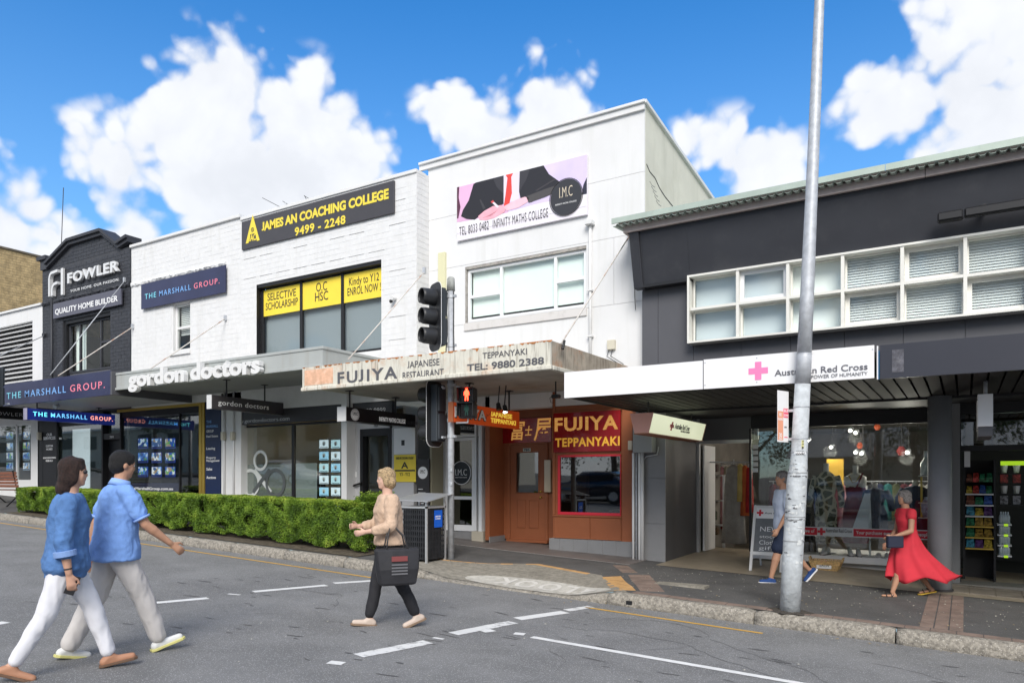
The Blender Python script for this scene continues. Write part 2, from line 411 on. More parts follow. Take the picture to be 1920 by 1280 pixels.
G_dark = glass('tinted_glass', (.45,.50,.50), refl=3.2)

# ---------------------------------------------------------------- road, footpath, kerb
XL, XR = -60, 22
KY = 8.52                                            # road face of the kerb
def ramp(x):
    a = min(1, max(0, (x+7.15)/.75)); b = min(1, max(0, (-3.75-x)/.6)); return min(a, b)
def top(x, y):                                       # height of the footpath
    h = .15+.015*(y-8.65); r = ramp(x)
    h -= .125*r*min(1, max(0, (10.1-y)/1.3)); return gz(x)+h
def grid(xs, ys, hf, mb=None):
    mb = mb or MB(); nx, ny = len(xs), len(ys)
    mb.add([(x, y, hf(x, y)) for y in ys for x in xs], [(j*nx+i, j*nx+i+1, (j+1)*nx+i+1, (j+1)*nx+i) for j in range(ny-1) for i in range(nx-1)]); return mb
ng = 1
far_g = grid([-700, -70, 45, 700], [-600, -9.6], lambda x, y: gz(x)-.02); grid([-700, -70, 45, 700], [16, 700], lambda x, y: gz(x)-.02, far_g)
part('ground', far_g, M_pave, kind='structure')
part('road', grid(list(np.linspace(-70, 45, 24)), [-10, 0, 6, 9.2], lambda x, y: gz(x)+(.0 if y > -9 else .0)), M_asph, kind='structure')
part('far_footpath', grid([-70, 45], [-14, -10.02], lambda x, y: gz(x)+.14), M_pave, kind='structure')
xs = list(np.arange(XL, -8, 1.0))+list(np.arange(-8, -3, .1))+list(np.arange(-3, XR, 1.0))
part('footpath', grid(xs, [8.66, 8.8, 9, 9.2, 9.4, 9.6, 9.8, 10, 10.2, 10.6, 11.2, 12, 14.5], top), M_pave, kind='structure')
kerb = part('kerb', grid(xs, [8.50, 8.7], lambda x, y: gz(x)-.03), M_conc, kind='structure')
def kstone(x0, x1):
    n = max(3, int((x1-x0)/.09)); prof = [(0, -.06), (0, .03), (.008, .09), (.03, .135), (.07, .15), (.12, .152), (.17, .15), (.18, .05)]
    rings = []
    for i in range(n+1):
        x = x0+.008+(x1-x0-.016)*i/n; rr = []
        e = .92 if i in (0, n) else 1
        for (dy, dz) in prof:
            hz = top(x, 8.66)-gz(x)
            z = dz*hz/.15 if dz > 0 else dz
            d = mnoise.noise(Vector((x*7, dy*22, dz*22)))*.017+mnoise.noise(Vector((x*1.6, 3, dz*5)))*.012
            rr.append((x, KY+dy-(d if dy < .05 else d*.3)*1., gz(x)+z*e+(d*.5 if dz > .1 else 0)*hz/.15))
        rings.append(rr)
    return MB().rings(rings)
edges = [-.61, -2.03, -3.83]
x = -3.83
while x > -26: x -= random.choice((1.35, 1.8, 1.1, 1.6)); edges.append(x)
edges = edges[::-1]; x = -.61
while x < 8: x += random.choice((1.4, 1.75, 1.2)); edges.append(x)
for a, b in zip(edges[:-1], edges[1:]): part('kerb_stone', kstone(a, b), M_kerb, kerb, smooth=True)
for a, b in ((XL, edges[0]), (edges[-1], XR)): part('kerb_stone', kstone(a, b), M_kerb, kerb, smooth=True)
# drain hole in the kerb right of the ramp
hp = at(1180, 1131, KY); part('drain_hole', MB().box(hp.x-.04, hp.x+.04, KY-.012, KY+.05, gz(hp.x)+.03, gz(hp.x)+.08), M_black, kerb)

# ramp concrete, paver bands
def patch(pts, off, hf=top, nsub=14):                 # polygon draped on the footpath
    bm = bmesh.new(); vs = [bm.verts.new((x, y, 0)) for x, y in pts]; bm.faces.new(vs)
    for k in range(nsub*3):
        pass
    x0 = min(p[0] for p in pts); x1 = max(p[0] for p in pts); y0 = min(p[1] for p in pts); y1 = max(p[1] for p in pts)
    for x in np.arange(x0, x1, .15): bmesh.ops.bisect_plane(bm, geom=bm.verts[:]+bm.edges[:]+bm.faces[:], plane_co=(x, 0, 0), plane_no=(1, 0, 0))
    for y in np.arange(y0, y1, .15): bmesh.ops.bisect_plane(bm, geom=bm.verts[:]+bm.edges[:]+bm.faces[:], plane_co=(0, y, 0), plane_no=(0, 1, 0))
    mb = MB(); bm.verts.ensure_lookup_table(); bm.verts.index_update()
    mb.add([(v.co.x, v.co.y, hf(v.co.x, v.co.y)+off) for v in bm.verts], [[v.index for v in f.verts] for f in bm.faces]); bm.free(); return mb
def fp(px, py):                                      # photo spot on the footpath surface
    g = gnd(px, py); d = ray(px, py)
    for _ in range(8):
        t = (top(g.x, g.y)-ZC)/d.z; g = Vector((d.x*t, d.y*t, 0))
    return (g.x, g.y)
A1, A2, A3, A4 = fp(812, 1068), fp(1010, 1066), fp(1128, 1083), fp(1162, 1116)
foot = bpy.data.objects['footpath']
part('ramp_slab', patch([(A1[0], 8.67), (A4[0], 8.67), A3, A2, (A1[0]+.15, A1[1])], .004), M_conc, foot)
def strip(p, q, w, step, m, name, parent, off=.004, lim=None, rows=1):
    p, q = Vector((*p, 0)), Vector((*q, 0)); d = (q-p); L = d.length; d.normalize(); s = Vector((-d.y, d.x, 0)); n = int(L/step)
    for i in range(n):
        for r in range(rows):
            mb = MB(); c = p+d*(i*step)+s*(r*w/rows); g = .004
            pts = [c+d*g+s*g, c+d*(step-g)+s*g, c+d*(step-g)+s*(w/rows-g), c+d*g+s*(w/rows-g)]
            vs = [(a.x, a.y, top(a.x, a.y)+z) for z in (-.02, off+random.uniform(-.001, .002)) for a in pts]
            mb.add(vs, [(0,3,2,1),(4,5,6,7),(0,1,5,4),(1,2,6,5),(2,3,7,6),(3,0,4,7)]); part(name, mb, m, parent)
strip((A4[0]+.05, 8.68), (5.0, 8.68), .15, .232, M_paver, 'paver', foot)
B1, B2 = fp(1760, 1185), fp(1795, 1119)
for i in range(3): strip((ax(1742, 8.9)+i*.135+.04, 8.86), (ax(1742, 8.9)+i*.135+.04, 11.3), .13, .27, M_paver, 'paver', foot)
def at_y(p, q, y): f = (y-p[1])/(q[1]-p[1]); return (p[0]+(q[0]-p[0])*f, y)
A4c = at_y(A4, A3, 8.74)
strip(A4c, A3, -.26, .10, M_tact, 'tactile_paver', foot, rows=3); strip(A3, A2, .09, .2, M_tact, 'tactile_paver', foot); strip(A2, (A1[0], A1[1]), .07, .2, M_tact, 'tactile_paver', foot)
strip((A4c[0]+.29, 8.88), (A3[0]+.30, A3[1]+.25), -.3, .12, M_paver, 'paver', foot, rows=2)
strip((A3[0]+.2, A3[1]+.3), (A2[0]+.9, A2[1]+.75), -.22, .12, M_paver, 'paver', foot)
# LOOK, painted for people stepping off the kerb
pl = mat('worn_white_patch', (.52,.50,.45), .8, var=.2, vscale=12, dirt=(.30,.27,.22), dscale=7, damt=.8, bump=.5, bscale=80)
l0, l1 = fp(1085, 1112), fp(925, 1087)
c = Vector(((l0[0]+l1[0])/2, (l0[1]+l1[1])/2, 0))
part('worn_patch', patch([(c.x+1.15*math.cos(a), c.y+.31*math.sin(a)) for a in np.linspace(0, 2*math.pi, 26)[:-1]], .007), pl, foot)
tm = text_mb('LOOK', (c.x+.62, c.y+.19, 0), 1.25, .36, xd=(-1,0,0), up=(0,-1,0), depth=0, off=.02, sp=1.2)
tm.v = [(x, y, top(x, y)+.010+z*0) for x, y, z in tm.v]; tm2 = MB(); keep = [f for f in tm.f if len(f) >= 3]
part('painted_word', MB().add(tm.v, [f for f in keep]), mat('faded_footpath_paint', (.63,.61,.57), .8, dirt=(.42,.39,.34), dscale=9, damt=.8), foot, fix=False)
aw = [(c.x+.72, c.y-.12), (c.x+.95, c.y+.02), (c.x+.72, c.y+.15)]
part('painted_arrow', patch(aw, .012), MATS['faded_footpath_paint'], foot)
# small covers in the footpath
sc = fp(1227, 1093); sd_ = fp(1320, 1105)
part('service_cover', MB().box(sc[0], sd_[0], sc[1]-.02, sc[1]+.2, top(sc[0], sc[1])-.06, top(sc[0], sc[1])+.006), M_conc, foot)

# road markings
rd = bpy.data.objects['road']
def rline(p, q, wd, m, worn=0, name='painted_line'):
    a, b = gnd(*p), gnd(*q); d = (b-a); d.z = 0; L = d.length; d.normalize(); s = Vector((-d.y, d.x, 0))*wd/2
    n = max(2, int(L/.05)); L1 = []; L2 = []
    for i in range(n+1):
        c_ = a+d*L*i/n; j1, j2 = [(mnoise.noise(Vector((c_.x*9, c_.y*9, k)))*.5+mnoise.noise(Vector((c_.x*31, c_.y*31, k)))*.5)*(.006+worn*.07) for k in (0, 7)]
        L1.append(c_+s*(1+0)+s.normalized()*j1); L2.append(c_-s+s.normalized()*j2)
    vs = [(v.x, v.y, gz(v.x)+.004) for v in L1+L2]; mb = MB().add(vs, [(i, i+1, n+2+i, n+1+i) for i in range(n)]); part(name, mb, m, rd)
M_worn = mat('worn_road_paint', (.70,.70,.69), .75, dirt=(.13,.13,.14), dscale=9, damt=.95, var=.05, bump=.5, bscale=130)
rline((997, 1194), (1530, 1286), .085, M_wpaint); rline((1097, 1138), (1430, 1187), .055, M_ypaint); rline((-20, 977), (727, 1087), .055, M_ypaint)
for p, q, w_, ws in (((672,1229),(803,1203),.15,.5),((850,1188),(962,1166),.15,.5),((970,1160),(1060,1147),.15,.05),((1062,1144),(1108,1137),.12,.5),
    ((291,1130),(390,1121),.12,.1),((475,1109),(612,1097),.12,.1),((626,1093),(722,1087),.12,.05),((-20,1172),(12,1166),.12,.2),
    ((616,1241),(644,1244),.10,.05),((812,1195),(832,1198),.05,.2),((905,1184),(925,1181),.10,.3),((964,1187),(984,1189),.10,.1),((428,1113),(450,1115),.05,.2)):
    rline(p, q, w_, M_worn if ws > .3 else M_wpaint, ws*.35)
mb = MB()
for _ in range(150):
    x, y = random.uniform(-9, 3), random.uniform(4.2, 8.2); L = random.uniform(.03, .16); h = random.uniform(.006, .02); n_ = 7; a0 = random.uniform(-.25, .25)
    ps_ = [(x+math.cos(2*math.pi*k/n_)*L*random.uniform(.6, 1.1), y+math.sin(2*math.pi*k/n_)*h*random.uniform(.5, 1.3)+math.cos(2*math.pi*k/n_)*L*a0) for k in range(n_)]
    mb.add([(a, b, gz(a)+.0035) for a, b in ps_], [tuple(range(n_))])
tag(part('tyre_scuffs', mb, mat('dark_scuff', (.10,.10,.102), .8), rd, fix=False), kind='stuff')
# hairline cracks wandering over the carriageway
for k in range(7):
    x, y = random.uniform(-8, 1), random.uniform(4.5, 8); a = random.uniform(-.4, .4); pts_ = []
    for i in range(26): pts_.append((x, y)); a += random.gauss(0, .28); x += math.cos(a)*.12; y += math.sin(a)*.12
    mb = MB(); nn_ = len(pts_); mb.add([(p[0], p[1]+s_*.004*(1 if 0 < i < nn_-1 else .1), gz(p[0])+.003) for s_ in (1, -1) for i, p in enumerate(pts_)], [(i, i+1, nn_+i+1, nn_+i) for i in range(nn_-1)])
    part('road_crack', mb, mat('dark_scuff', (.10,.10,.102), .8), rd, fix=False)
# leaf litter on the footpath and gutter
lm = [mat('dry_leaf', (.32,.24,.12), .8), mat('pale_petal', (.52,.50,.42), .8)]
for m_, n_, rngx, rngy, hf in ((lm[1], 420, (-4.2, 3), (8.9, 11.2), top), (lm[0], 130, (-8, 3), (8.72, 11.2), top), (lm[0], 260, (-16, 3), (8.18, 8.5), lambda x, y: gz(x)), (lm[1], 160, (-9, 4), (4, 8.4), lambda x, y: gz(x))):
    mb = MB()
    for _ in range(n_):
        x, y = random.uniform(*rngx), random.uniform(*rngy); a = random.uniform(0, 6.28); r = random.uniform(.004, .014)
        z = hf(x, y)+.009
        mb.add([(x+r*math.cos(a+k), y+r*.7*math.sin(a+k), z+random.uniform(0, .008)) for k in (0, 1.6, 3.1, 4.6)], [(0, 1, 2, 3)])
    tag(part('leaf_litter', mb, m_, foot, fix=False), kind='stuff')

# ---------------------------------------------------------------- walls
def holes_split(X0, X1, Z0, Z1, holes):
    xs = sorted({X0, X1, *[h[0] for h in holes], *[h[1] for h in holes]}); xs = [x for x in xs if X0 <= x <= X1]
    for a, b in zip(xs[:-1], xs[1:]):
        if b-a < 1e-5: continue
        cut = sorted([(h[2], h[3]) for h in holes if h[0] <= a+1e-6 and h[1] >= b-1e-6]); z = Z0
        for c0, c1 in cut:
            if c0 > z: yield a, b, z, c0
            z = max(z, c1)
        if z < Z1: yield a, b, z, Z1
def wall(parent, X0, X1, Z0, Z1, Y, m, holes=(), th=.22, name='wall', slope=None):
    mb = MB()
    for a, b, c, d in holes_split(X0, X1, Z0, Z1, holes): mb.box(a, b, Y, Y+th, c, d)
    return part(name, mb, m, parent)
BR = {}
def bricks(parent, wl, X0, X1, Z0, Z1, Y, m, holes=(), nobj=280, bw=.235, bh=.083, proud=.006, topf=None, g=.006, axis='y'):
    """courses of bricks standing a few mm proud of the wall; whole ones near the camera are objects, the rest one mesh"""
    rest = MB(); full = []
    nr = int((Z1-Z0)/bh)
    for r in range(nr):
        z = Z0+r*bh; x = X0-(bw/2 if r % 2 else 0)
        while x < X1:
            segs = [(max(x, X0)+g/2, min(x+bw, X1)-g/2)]
            for h in holes:
                if z+bh > h[2]+1e-4 and z < h[3]-1e-4:
                    ns = []
                    for a, b in segs:
                        if h[0] > a: ns.append((a, min(b, h[0])))
                        if h[1] < b: ns.append((max(a, h[1]), b))
                    segs = [q for q in ns if q[1]-q[0] > .02]
            for a, b in segs:
                if b-a < .02: continue
                if topf and z+bh > min(topf(a), topf(b)): continue
                pr = proud+random.uniform(0, .0024)
                if b-a > bw-g-1e-3: full.append((a, z, pr))
                elif axis == 'y': rest.box(a, b, Y-pr, Y+.02, z+g/2, z+bh-g/2)
                else: rest.box(Y+pr, Y-.02, a, b, z+g/2, z+bh-g/2)
            x += bw
    full.sort(key=lambda q: -q[0] if axis == 'y' else q[0])
    key = (m.name, bw, bh, axis)
    if key not in BR: BR[key] = [(bx(0, bw-g, -proud-j*.0012, .01, 0, bh-g) if axis == 'y' else bx(-.01, proud+j*.0015, 0, bw-g, 0, bh-g)).mesh('brick', m) for j in range(3)]
    for i, (a, z, pr) in enumerate(full):
        if i < nobj:
            me = random.choice(BR[key]); o = bpy.data.objects.new('brick', me); COL.objects.link(o); o.parent = wl
            if axis == 'y': o.location = (a, Y-pr+.0, z+g/2)
            else: o.location = (Y, a, z+g/2)
            if axis == 'y': o.location.y = Y
        elif axis == 'y': rest.box(a, a+bw-g, Y-pr, Y+.02, z+g/2, z+bh-g/2)
        else: rest.box(Y+pr, Y-.02, a, a+bw-g, z+g/2, z+bh-g/2)
    part('brick_courses', rest, m, wl, kind='stuff', fix=False)
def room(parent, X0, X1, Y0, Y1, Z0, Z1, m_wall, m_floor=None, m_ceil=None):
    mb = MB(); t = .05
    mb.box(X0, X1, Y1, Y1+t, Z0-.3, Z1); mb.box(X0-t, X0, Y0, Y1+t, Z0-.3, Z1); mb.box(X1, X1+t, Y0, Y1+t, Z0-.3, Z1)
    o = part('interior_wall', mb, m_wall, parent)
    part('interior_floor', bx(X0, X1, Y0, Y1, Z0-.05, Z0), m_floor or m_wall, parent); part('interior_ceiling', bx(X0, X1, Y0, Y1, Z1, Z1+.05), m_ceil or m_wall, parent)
def window(parent, X0, X1, Z0, Z1, Y, m_fr, m_gl, cols=1, rows=1, fw=.05, depth=.06, name='window', colx=None, rowz=None):
    """framed window: one outer frame, mullions, then each pane its own sub-part"""
    w_ = MB(); w_.box(X0, X1, Y, Y+depth, Z0, Z0+fw); w_.box(X0, X1, Y, Y+depth, Z1-fw, Z1)
    w_.box(X0, X0+fw, Y, Y+depth, Z0+fw, Z1-fw); w_.box(X1-fw, X1, Y, Y+depth, Z0+fw, Z1-fw)
    xs = colx or [X0+(X1-X0)*i/cols for i in range(1, cols)]; xs = [X0+fw/2]+list(xs)+[X1-fw/2]
    for x in xs[1:-1]: w_.box(x-fw/2, x+fw/2, Y+.002, Y+depth-.002, Z0+fw, Z1-fw)
    fr = part(name, w_, m_fr, parent, bev=.004)
    for i, (a, b) in enumerate(zip(xs[:-1], xs[1:])):
        a += fw/2; b -= fw/2
        rz = rowz[i] if rowz else [Z0+(Z1-Z0)*k/rows for k in range(1, rows)]
        zs = [Z0+fw/2]+list(rz)+[Z1-fw/2]
        for z in zs[1:-1]: part('transom', bx(a, b, Y+.004, Y+depth-.004, z-fw/2, z+fw/2), m_fr, fr)
        for c, d in zip(zs[:-1], zs[1:]): part('pane', bx(a, b, Y+depth*.5, Y+depth*.5+.005, c+fw/2, d-fw/2), m_gl, fr)
    return fr
def rod(px0, py0, Y0, px1, py1, Y1, parent, m=None, r=.011, sleeve=True):
    a, b = at(px0, py0, Y0), at(px1, py1, Y1); b.x = a.x
    o = part('tie_rod', MB().tube([a, b], r, 8), m or M_steelr, parent, smooth=True)
    part('rod_bracket', MB().box(a.x-.03, a.x+.03, a.y-.05, a.y+.0, a.z-.06, a.z+.06), M_galv, o); return o
# ================================================================ building with the maths college upstairs (white render)
YW = 11.8
XI0, XI1 = ax(803, YW), ax(1209, YW)
ZI = az(1207, 196, YW)
imc = thing('shop_building', 'tall white rendered shop with the billboard of the suited man and a terracotta restaurant front', 'building', ((XI0+XI1)/2, YW, gz(-7)))
wx0, wx1 = ax(872, YW), ax(1099.5, YW); wz1, wz0 = az(1099, 459.5, YW), az(1099, 576, YW)
zc0 = 3.45                                            # canopy level
j1, j2, j3 = az(1209, 321, YW), az(1180, 440, YW), az(1200, 564, YW)
jx = [ax(1151, YW), ax(855, YW)-.6, (wx0+wx1)/2]
zbh = az(985, 765, YW)
back = wall(imc, XI0, XI1-.21, zbh, ZI, YW+.03, M_wmort, [(wx0, wx1, wz0, wz1)], .2)
zs = [zbh, j3, j2, j1, ZI]
for k, (a, b) in enumerate(zip(zs[:-1], zs[1:])):
    xs_ = [XI0, jx[0], XI1] if k == 1 else [XI0, XI1]
    for c, d in zip(xs_[:-1], xs_[1:]):
        mb = MB()
        for q in holes_split(c+.003, d-.003, a+.003, b-.003, [(wx0, wx1, wz0, wz1)]): mb.box(q[0], q[1], YW, YW+.029, q[2], q[3])
        part('wall_panel', mb, M_render, imc)
# roof capping
cap = MB().box(ax(784, YW-.09), XI1+.03, YW-.09, YW+.3, ZI, ZI+.05); part('roof_capping', cap, M_white, imc, bev=.006)
part('gutter_flashing', bx(ax(786, YW-.05), XI1+.01, YW-.05, YW, ZI-.1, ZI-.002), M_white, imc)
# right hand side wall, stepping down to the back
zb = atX(1335, 375, XI1).z; yb = atX(1335, 375, XI1).y
side = MB().prism([(YW+.03, 4), (YW+.03, ZI), (yb+6, ZI-(ZI-zb)*(yb+6-YW)/(yb-YW)), (yb+6, 4)], XI1-.2, XI1, 'x'); sw = part('side_wall', side, M_cream, imc)
part('side_flashing', MB().prism([(YW-.05, ZI), (YW-.05, ZI+.055), (yb+6, ZI+.055-(ZI-zb)*(yb+6-YW)/(yb-YW)), (yb+6, ZI-.03-(ZI-zb)*(yb+6-YW)/(yb-YW))], XI1-.25, XI1+.05, 'x'), M_white, imc)
crk = [(1212, 308), (1218, 322), (1228, 334), (1236, 352), (1246, 368), (1262, 388)]
cp = [atX(x, y, XI1) for x, y in crk]
part('wall_crack', MB().tube([p+Vector((.001, 0, 0)) for p in cp], .009, 5), M_black, sw)
for k in range(5):
    p = atX(1218+k*3, 340+k*9, XI1); part('wall_crack', MB().tube([p, p+Vector((0, .12, -.03)), p+Vector((0, .25, -.02))], .004, 5), M_txt, sw)
# window
mx1, mx2 = ax(936.5, YW), ax(1038.5, YW)
iw = window(imc, wx0+.03, wx1-.02, wz0+.02, wz1-.05, YW+.05, M_walu, G_up, colx=[mx1, mx2], fw=.055, rowz=[[wz0+(wz1-wz0)*.47], [], [wz0+(wz1-wz0)*.50]], depth=.07)
part('roller_blind', bx(wx0+.08, wx1-.06, YW+.16, YW+.165, wz0+.14, wz1-.06), M_blind, imc)
room(imc, wx0-.5, wx1+.5, YW+.25, YW+3, wz0-.8, wz1+.4, M_dim)
part('window_reveal', MB().box(wx0, wx1, YW+.005, YW+.05, wz1-.05, wz1-.002).box(wx0+.001, wx0+.029, YW+.01, YW+.05, wz0, wz1-.052), mat('weathered_reveal', (.36,.34,.31), .9, var=.3, vscale=14), imc)
part('window_sill', bx(wx0-.01, wx1+.01, YW-.03, YW+.1, wz0-.15, wz0-.0), mat('weathered_sill', (.62,.60,.58), .8, dirt=(.4,.38,.35), dscale=6, damt=.4), imc, bev=.006)
# pipes and small fittings
dp = ax(1107, YW-.04); part('downpipe', MB().tube([(dp, YW-.045, az(1107, 424, YW)), (dp, YW-.045, 3.4)], .026, 10), M_white, imc, smooth=True)
for zz in (4.2, 5.0): part('pipe_bracket', bx(dp-.05, dp+.05, YW-.085, YW, zz, zz+.025), M_white, imc)
part('rain_head', bx(dp-.07, dp+.07, YW-.14, YW, az(1107, 424, YW), az(1107, 424, YW)+.07), M_white, imc)
du = ax(828, YW-.05); part('cable_duct', bx(du-.085, du+.085, YW-.06, YW-.001, 3.3, az(828, 475, YW)), mat('cream_plastic', (.66,.64,.42), .6), imc, bev=.004)
ebx = ax(1148, YW); mb = bx(ebx-.07, ebx+.07, YW-.07, YW, az(1148, 656, YW), az(1148, 638, YW))
eb = part('junction_box', mb, mat('beige_plastic', (.60,.56,.45), .5), imc, bev=.006)
for dx in (-.05, .02): part('cable', MB().tube([(ebx+dx, YW-.03, az(1148, 656, YW)), (ebx+dx-.03, YW-.05, az(1148, 668, YW)), (ebx+dx+.08, YW-.04, az(1148, 676, YW)), (ebx+dx+.2, YW-.03, az(1148, 685, YW))], .006, 6), M_cable, eb)
cx_ = ax(1190, YW-.02); part('cable', MB().tube([(cx_, YW-.02, az(1190, 445, YW)), (cx_, YW-.02, az(1190, 556, YW)), (cx_+.02, YW-.03, az(1190, 582, YW))], .006, 6), M_txt, imc)
# awning of the restaurant
M_rustf = mat('rust_streaked_fascia', (.64,.62,.54), .7, var=.06, vscale=3, dirt=(.50,.24,.10), dscale=2.6, damt=.55, streak=((.22,.19,.15), .75, 22))
YF = 9.03
XF0, XF1 = ax(567, YF), ax(1032, YF); zf0, zf1 = az(1032, 690.5, YF), az(1032, 637.5, YF)
awn = part('awning_deck', MB().box(XF0+.04, XF1-.04, YF+.04, YW-.002, zf1-.14, zf1-.1), M_soff, imc)
part('awning_fascia', MB().box(XF0, XF1, YF, YF+.04, zf0+.05, zf1), M_rustf, awn)
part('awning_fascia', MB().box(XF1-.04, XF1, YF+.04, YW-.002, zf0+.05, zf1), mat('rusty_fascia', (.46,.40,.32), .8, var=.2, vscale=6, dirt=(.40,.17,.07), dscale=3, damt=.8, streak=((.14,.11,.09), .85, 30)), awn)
part('awning_fascia', MB().box(XF0, XF0+.04, YF+.04, YW-.002, zf0+.05, zf1), M_rustf, awn)
part('drip_mould', MB().box(XF0-.02, XF1+.02, YF-.025, YF+.05, zf0-.015, zf0+.048).box(XF1-.05, XF1+.025, YF+.052, YW-.003, zf0-.015, zf0+.048), M_rustf, awn, bev=.01)
# flaking rust along the top edge
mb = MB()
x = XF0
while x < XF1-.02:
    L = random.uniform(.02, .14); h = abs(random.gauss(0, .022))+.006
    if random.random() < .75: mb.add([(x, YF-.003, zf1+.003), (x+L, YF-.003, zf1+.003), (x+L*.8, YF-.004, zf1-h*random.uniform(.3, 1)), (x+L*.5, YF-.004, zf1-h), (x+L*.15, YF-.004, zf1-h*random.uniform(.2, .9))], [(0, 1, 2, 3, 4)])
    x += L*random.uniform(.5, 1.1)
tag(part('rust_flakes', mb, mat('orange_rust', (.45,.17,.05), .9, var=.5, vscale=20), awn, fix=False), kind='stuff')
nb_ = 7
for i in range(nb_):
    a = XF0+.05+(XF1-XF0-.1)*i/nb_; b = XF0+.05+(XF1-XF0-.1)*(i+1)/nb_
    for (c, d) in ((YF+.06, 10.4), (10.4, YW-.01)): part('soffit_panel', bx(a+.003, b-.003, c+.003, d-.003, zf0+.05, zf0+.062), mat('stained_soffit', (.40,.38,.34), .85, var=.15, vscale=1.4, dirt=(.24,.20,.15), dscale=1.3, damt=.7), awn)
# words painted on the fascia
def fword(body, pxl, pxr, pyt, pyb, ref, Y, m, parent, off=0., **k):
    X0, X1 = ax(pxl, Y), ax(pxr, Y); z1, z0 = az(ref, pyt, Y), az(ref, pyb, Y)
    return text(body, (X0, Y, z0), X1-X0, z1-z0, m, parent, off=off, **k)
YT = YF-.004
fword('FUJIYA', 633, 745, 686, 709, 740, YT, M_gtxt, awn, .022, sp=1.22)
fword('JAPANESE', 764, 824, 671, 684, 822, YT, M_gtxt, awn, .005)
fword('RESTAURANT', 755, 832, 690, 703, 830, YT, M_gtxt, awn, .005)
fword('TEPPANYAKI', 905, 988, 652, 664, 986, YT, M_gtxt, awn, .005)
fword('TEL: 9880 2388', 876, 1020, 668.5, 682, 1018, YT, M_gtxt, awn, .02)
p0, p1 = ax(571, YT), ax(624, YT); part('faded_patch', bx(p0, p1, YT, YF, zf0+.08, zf1-.05), mat('faded_orange', (.70,.42,.28), .8, var=.2, vscale=10, dirt=(.7,.62,.52), dscale=5, damt=.7), awn)
for px0, py0, px1, py1 in ((1181, 441, 1058, 643), (797, 508, 661, 673)):
    rod(px0, py0, YW-.01 if px0 > 1000 else 11.38, px1, py1, YF+.25, imc)
part('rod_eye', MB().tube([(ax(1057, YF+.25)+.0, YF+.22, zf1-.1), (ax(1057, YF+.25), YF+.27, zf1+.03)], .02, 8), M_cable, imc)

# ---- restaurant front below
YD = 12.32                                            # door wall, recessed
gp = lambda x, y: top(x, y)
xw0, xw1 = ax(1037, YW), ax(1187, YW)
z_soff = zf0+.04
zt0 = gp(-5.6, YW)
sf = thing('street_shop', 'terracotta painted restaurant front with numbered door and red framed window', 'shop', (-6.3, YW, gp(-6.3, YW)))
# window bay
rx0, rx1 = ax(1047, YW), ax(1165, YW); rz1, rz0 = az(1163, 851, YW), az(1163, 967, YW)
tz1 = az(1157, 1013, YW)
part('bay_wall', MB().box(xw0, rx0, YW, YW+.15, tz1, zbh-.002).box(rx0, rx1, YW, YW+.15, rz1, zbh-.002).box(rx1, xw1, YW, YW+.15, tz1-.15, zbh-.002).box(rx0, rx1, YW, YW+.15, tz1, rz0), M_brown, sf)
part('bay_pier', bx(rx1+.02, xw1+.0, YW-.03, YW-.001, tz1-.16, z_soff), M_brown, sf, bev=.006)
mid = ax(1107, YW)
for a, b in ((xw0+.03, mid-.008), (mid+.008, rx1-.0)): part('dado_panel', bx(a, b, YW-.018, YW-.001, tz1+.0, rz0-.04), M_brown, sf, bev=.006)
part('dado_rail', bx(xw0, rx1+.02, YW-.035, YW-.001, rz0-.035, rz0-.002), M_brown, sf, bev=.005)
part('bay_trim', bx(xw0, xw0+.05, YW-.03, YW-.001, rz0, z_soff), M_brown, sf, bev=.005)
fr = part('window', MB().box(rx0, rx1, YW-.03, YW+.03, rz1-.035, rz1).box(rx0, rx1, YW-.03, YW+.03, rz0, rz0+.05).box(rx0, rx0+.04, YW-.03, YW+.03, rz0+.05, rz1-.035).box(rx1-.012, rx1, YW-.03, YW+.03, rz0+.05, rz1-.035), M_redf, sf, bev=.004)
part('pane', bx(rx0+.04, rx1-.012, YW, YW+.005, rz0+.05, rz1-.035), G_dark, fr)
tb = part('tile_base', bx(xw0-.04, xw1+.02, YW-.06, YW+.1, gz(xw1)+.1, tz1-.008), M_wmort, sf)
tx = [ax(1030, YW-.06), ax(1050, YW-.06), ax(1076.5, YW-.06), ax(1103, YW-.06), ax(1130, YW-.06), ax(1157, YW-.06), ax(1186, YW-.06)]
for a, b in zip(tx[:-1], tx[1:]):
    part('tile', bx(a+.003, b-.003, YW-.07, YW-.061, gz(b)+.16, tz1-.004), M_gtile, tb)
# door wall
dx0, dx1 = ax(957, YD), ax(1024, YD); dz1, dz0 = az(990, 833, YD), az(990, 1011, YD)
xd0 = ax(918, YW); xd1 = xw0+.12
part('recess_wall', MB().box(xd0, dx0-.04, YD, YD+.12, dz0, z_soff).box(dx1+.04, xd1+.3, YD, YD+.12, dz0, z_soff).box(dx0-.04, dx1+.04, YD, YD+.12, dz1+.04, z_soff), M_brown, sf)
part('recess_return', bx(xd0-.1, xd0, YW, YD+.1, dz0, z_soff), M_brown, sf); part('recess_return', bx(xw0, xw0+.1, YW+.15, YD+.1, dz0, z_soff), M_brown, sf)
part('return_tile', bx(xd0+.001, xd0+.02, YW-.02, YD, gz(xd0)+.15, az(935, 1002, YD)), M_gtile, sf)
part('architrave', MB().box(dx0-.06, dx0, YD-.03, YD-.001, dz0, dz1+.05).box(dx1, dx1+.05, YD-.03, YD-.001, dz0, dz1+.05).box(dx0-.0, dx1, YD-.03, YD-.001, dz1, dz1+.05), M_brown, sf, bev=.006)
gx0, gx1 = ax(968, YD), ax(1009.5, YD); gz1_, gz0_ = az(990, 848, YD), az(990, 923, YD)
door = MB()
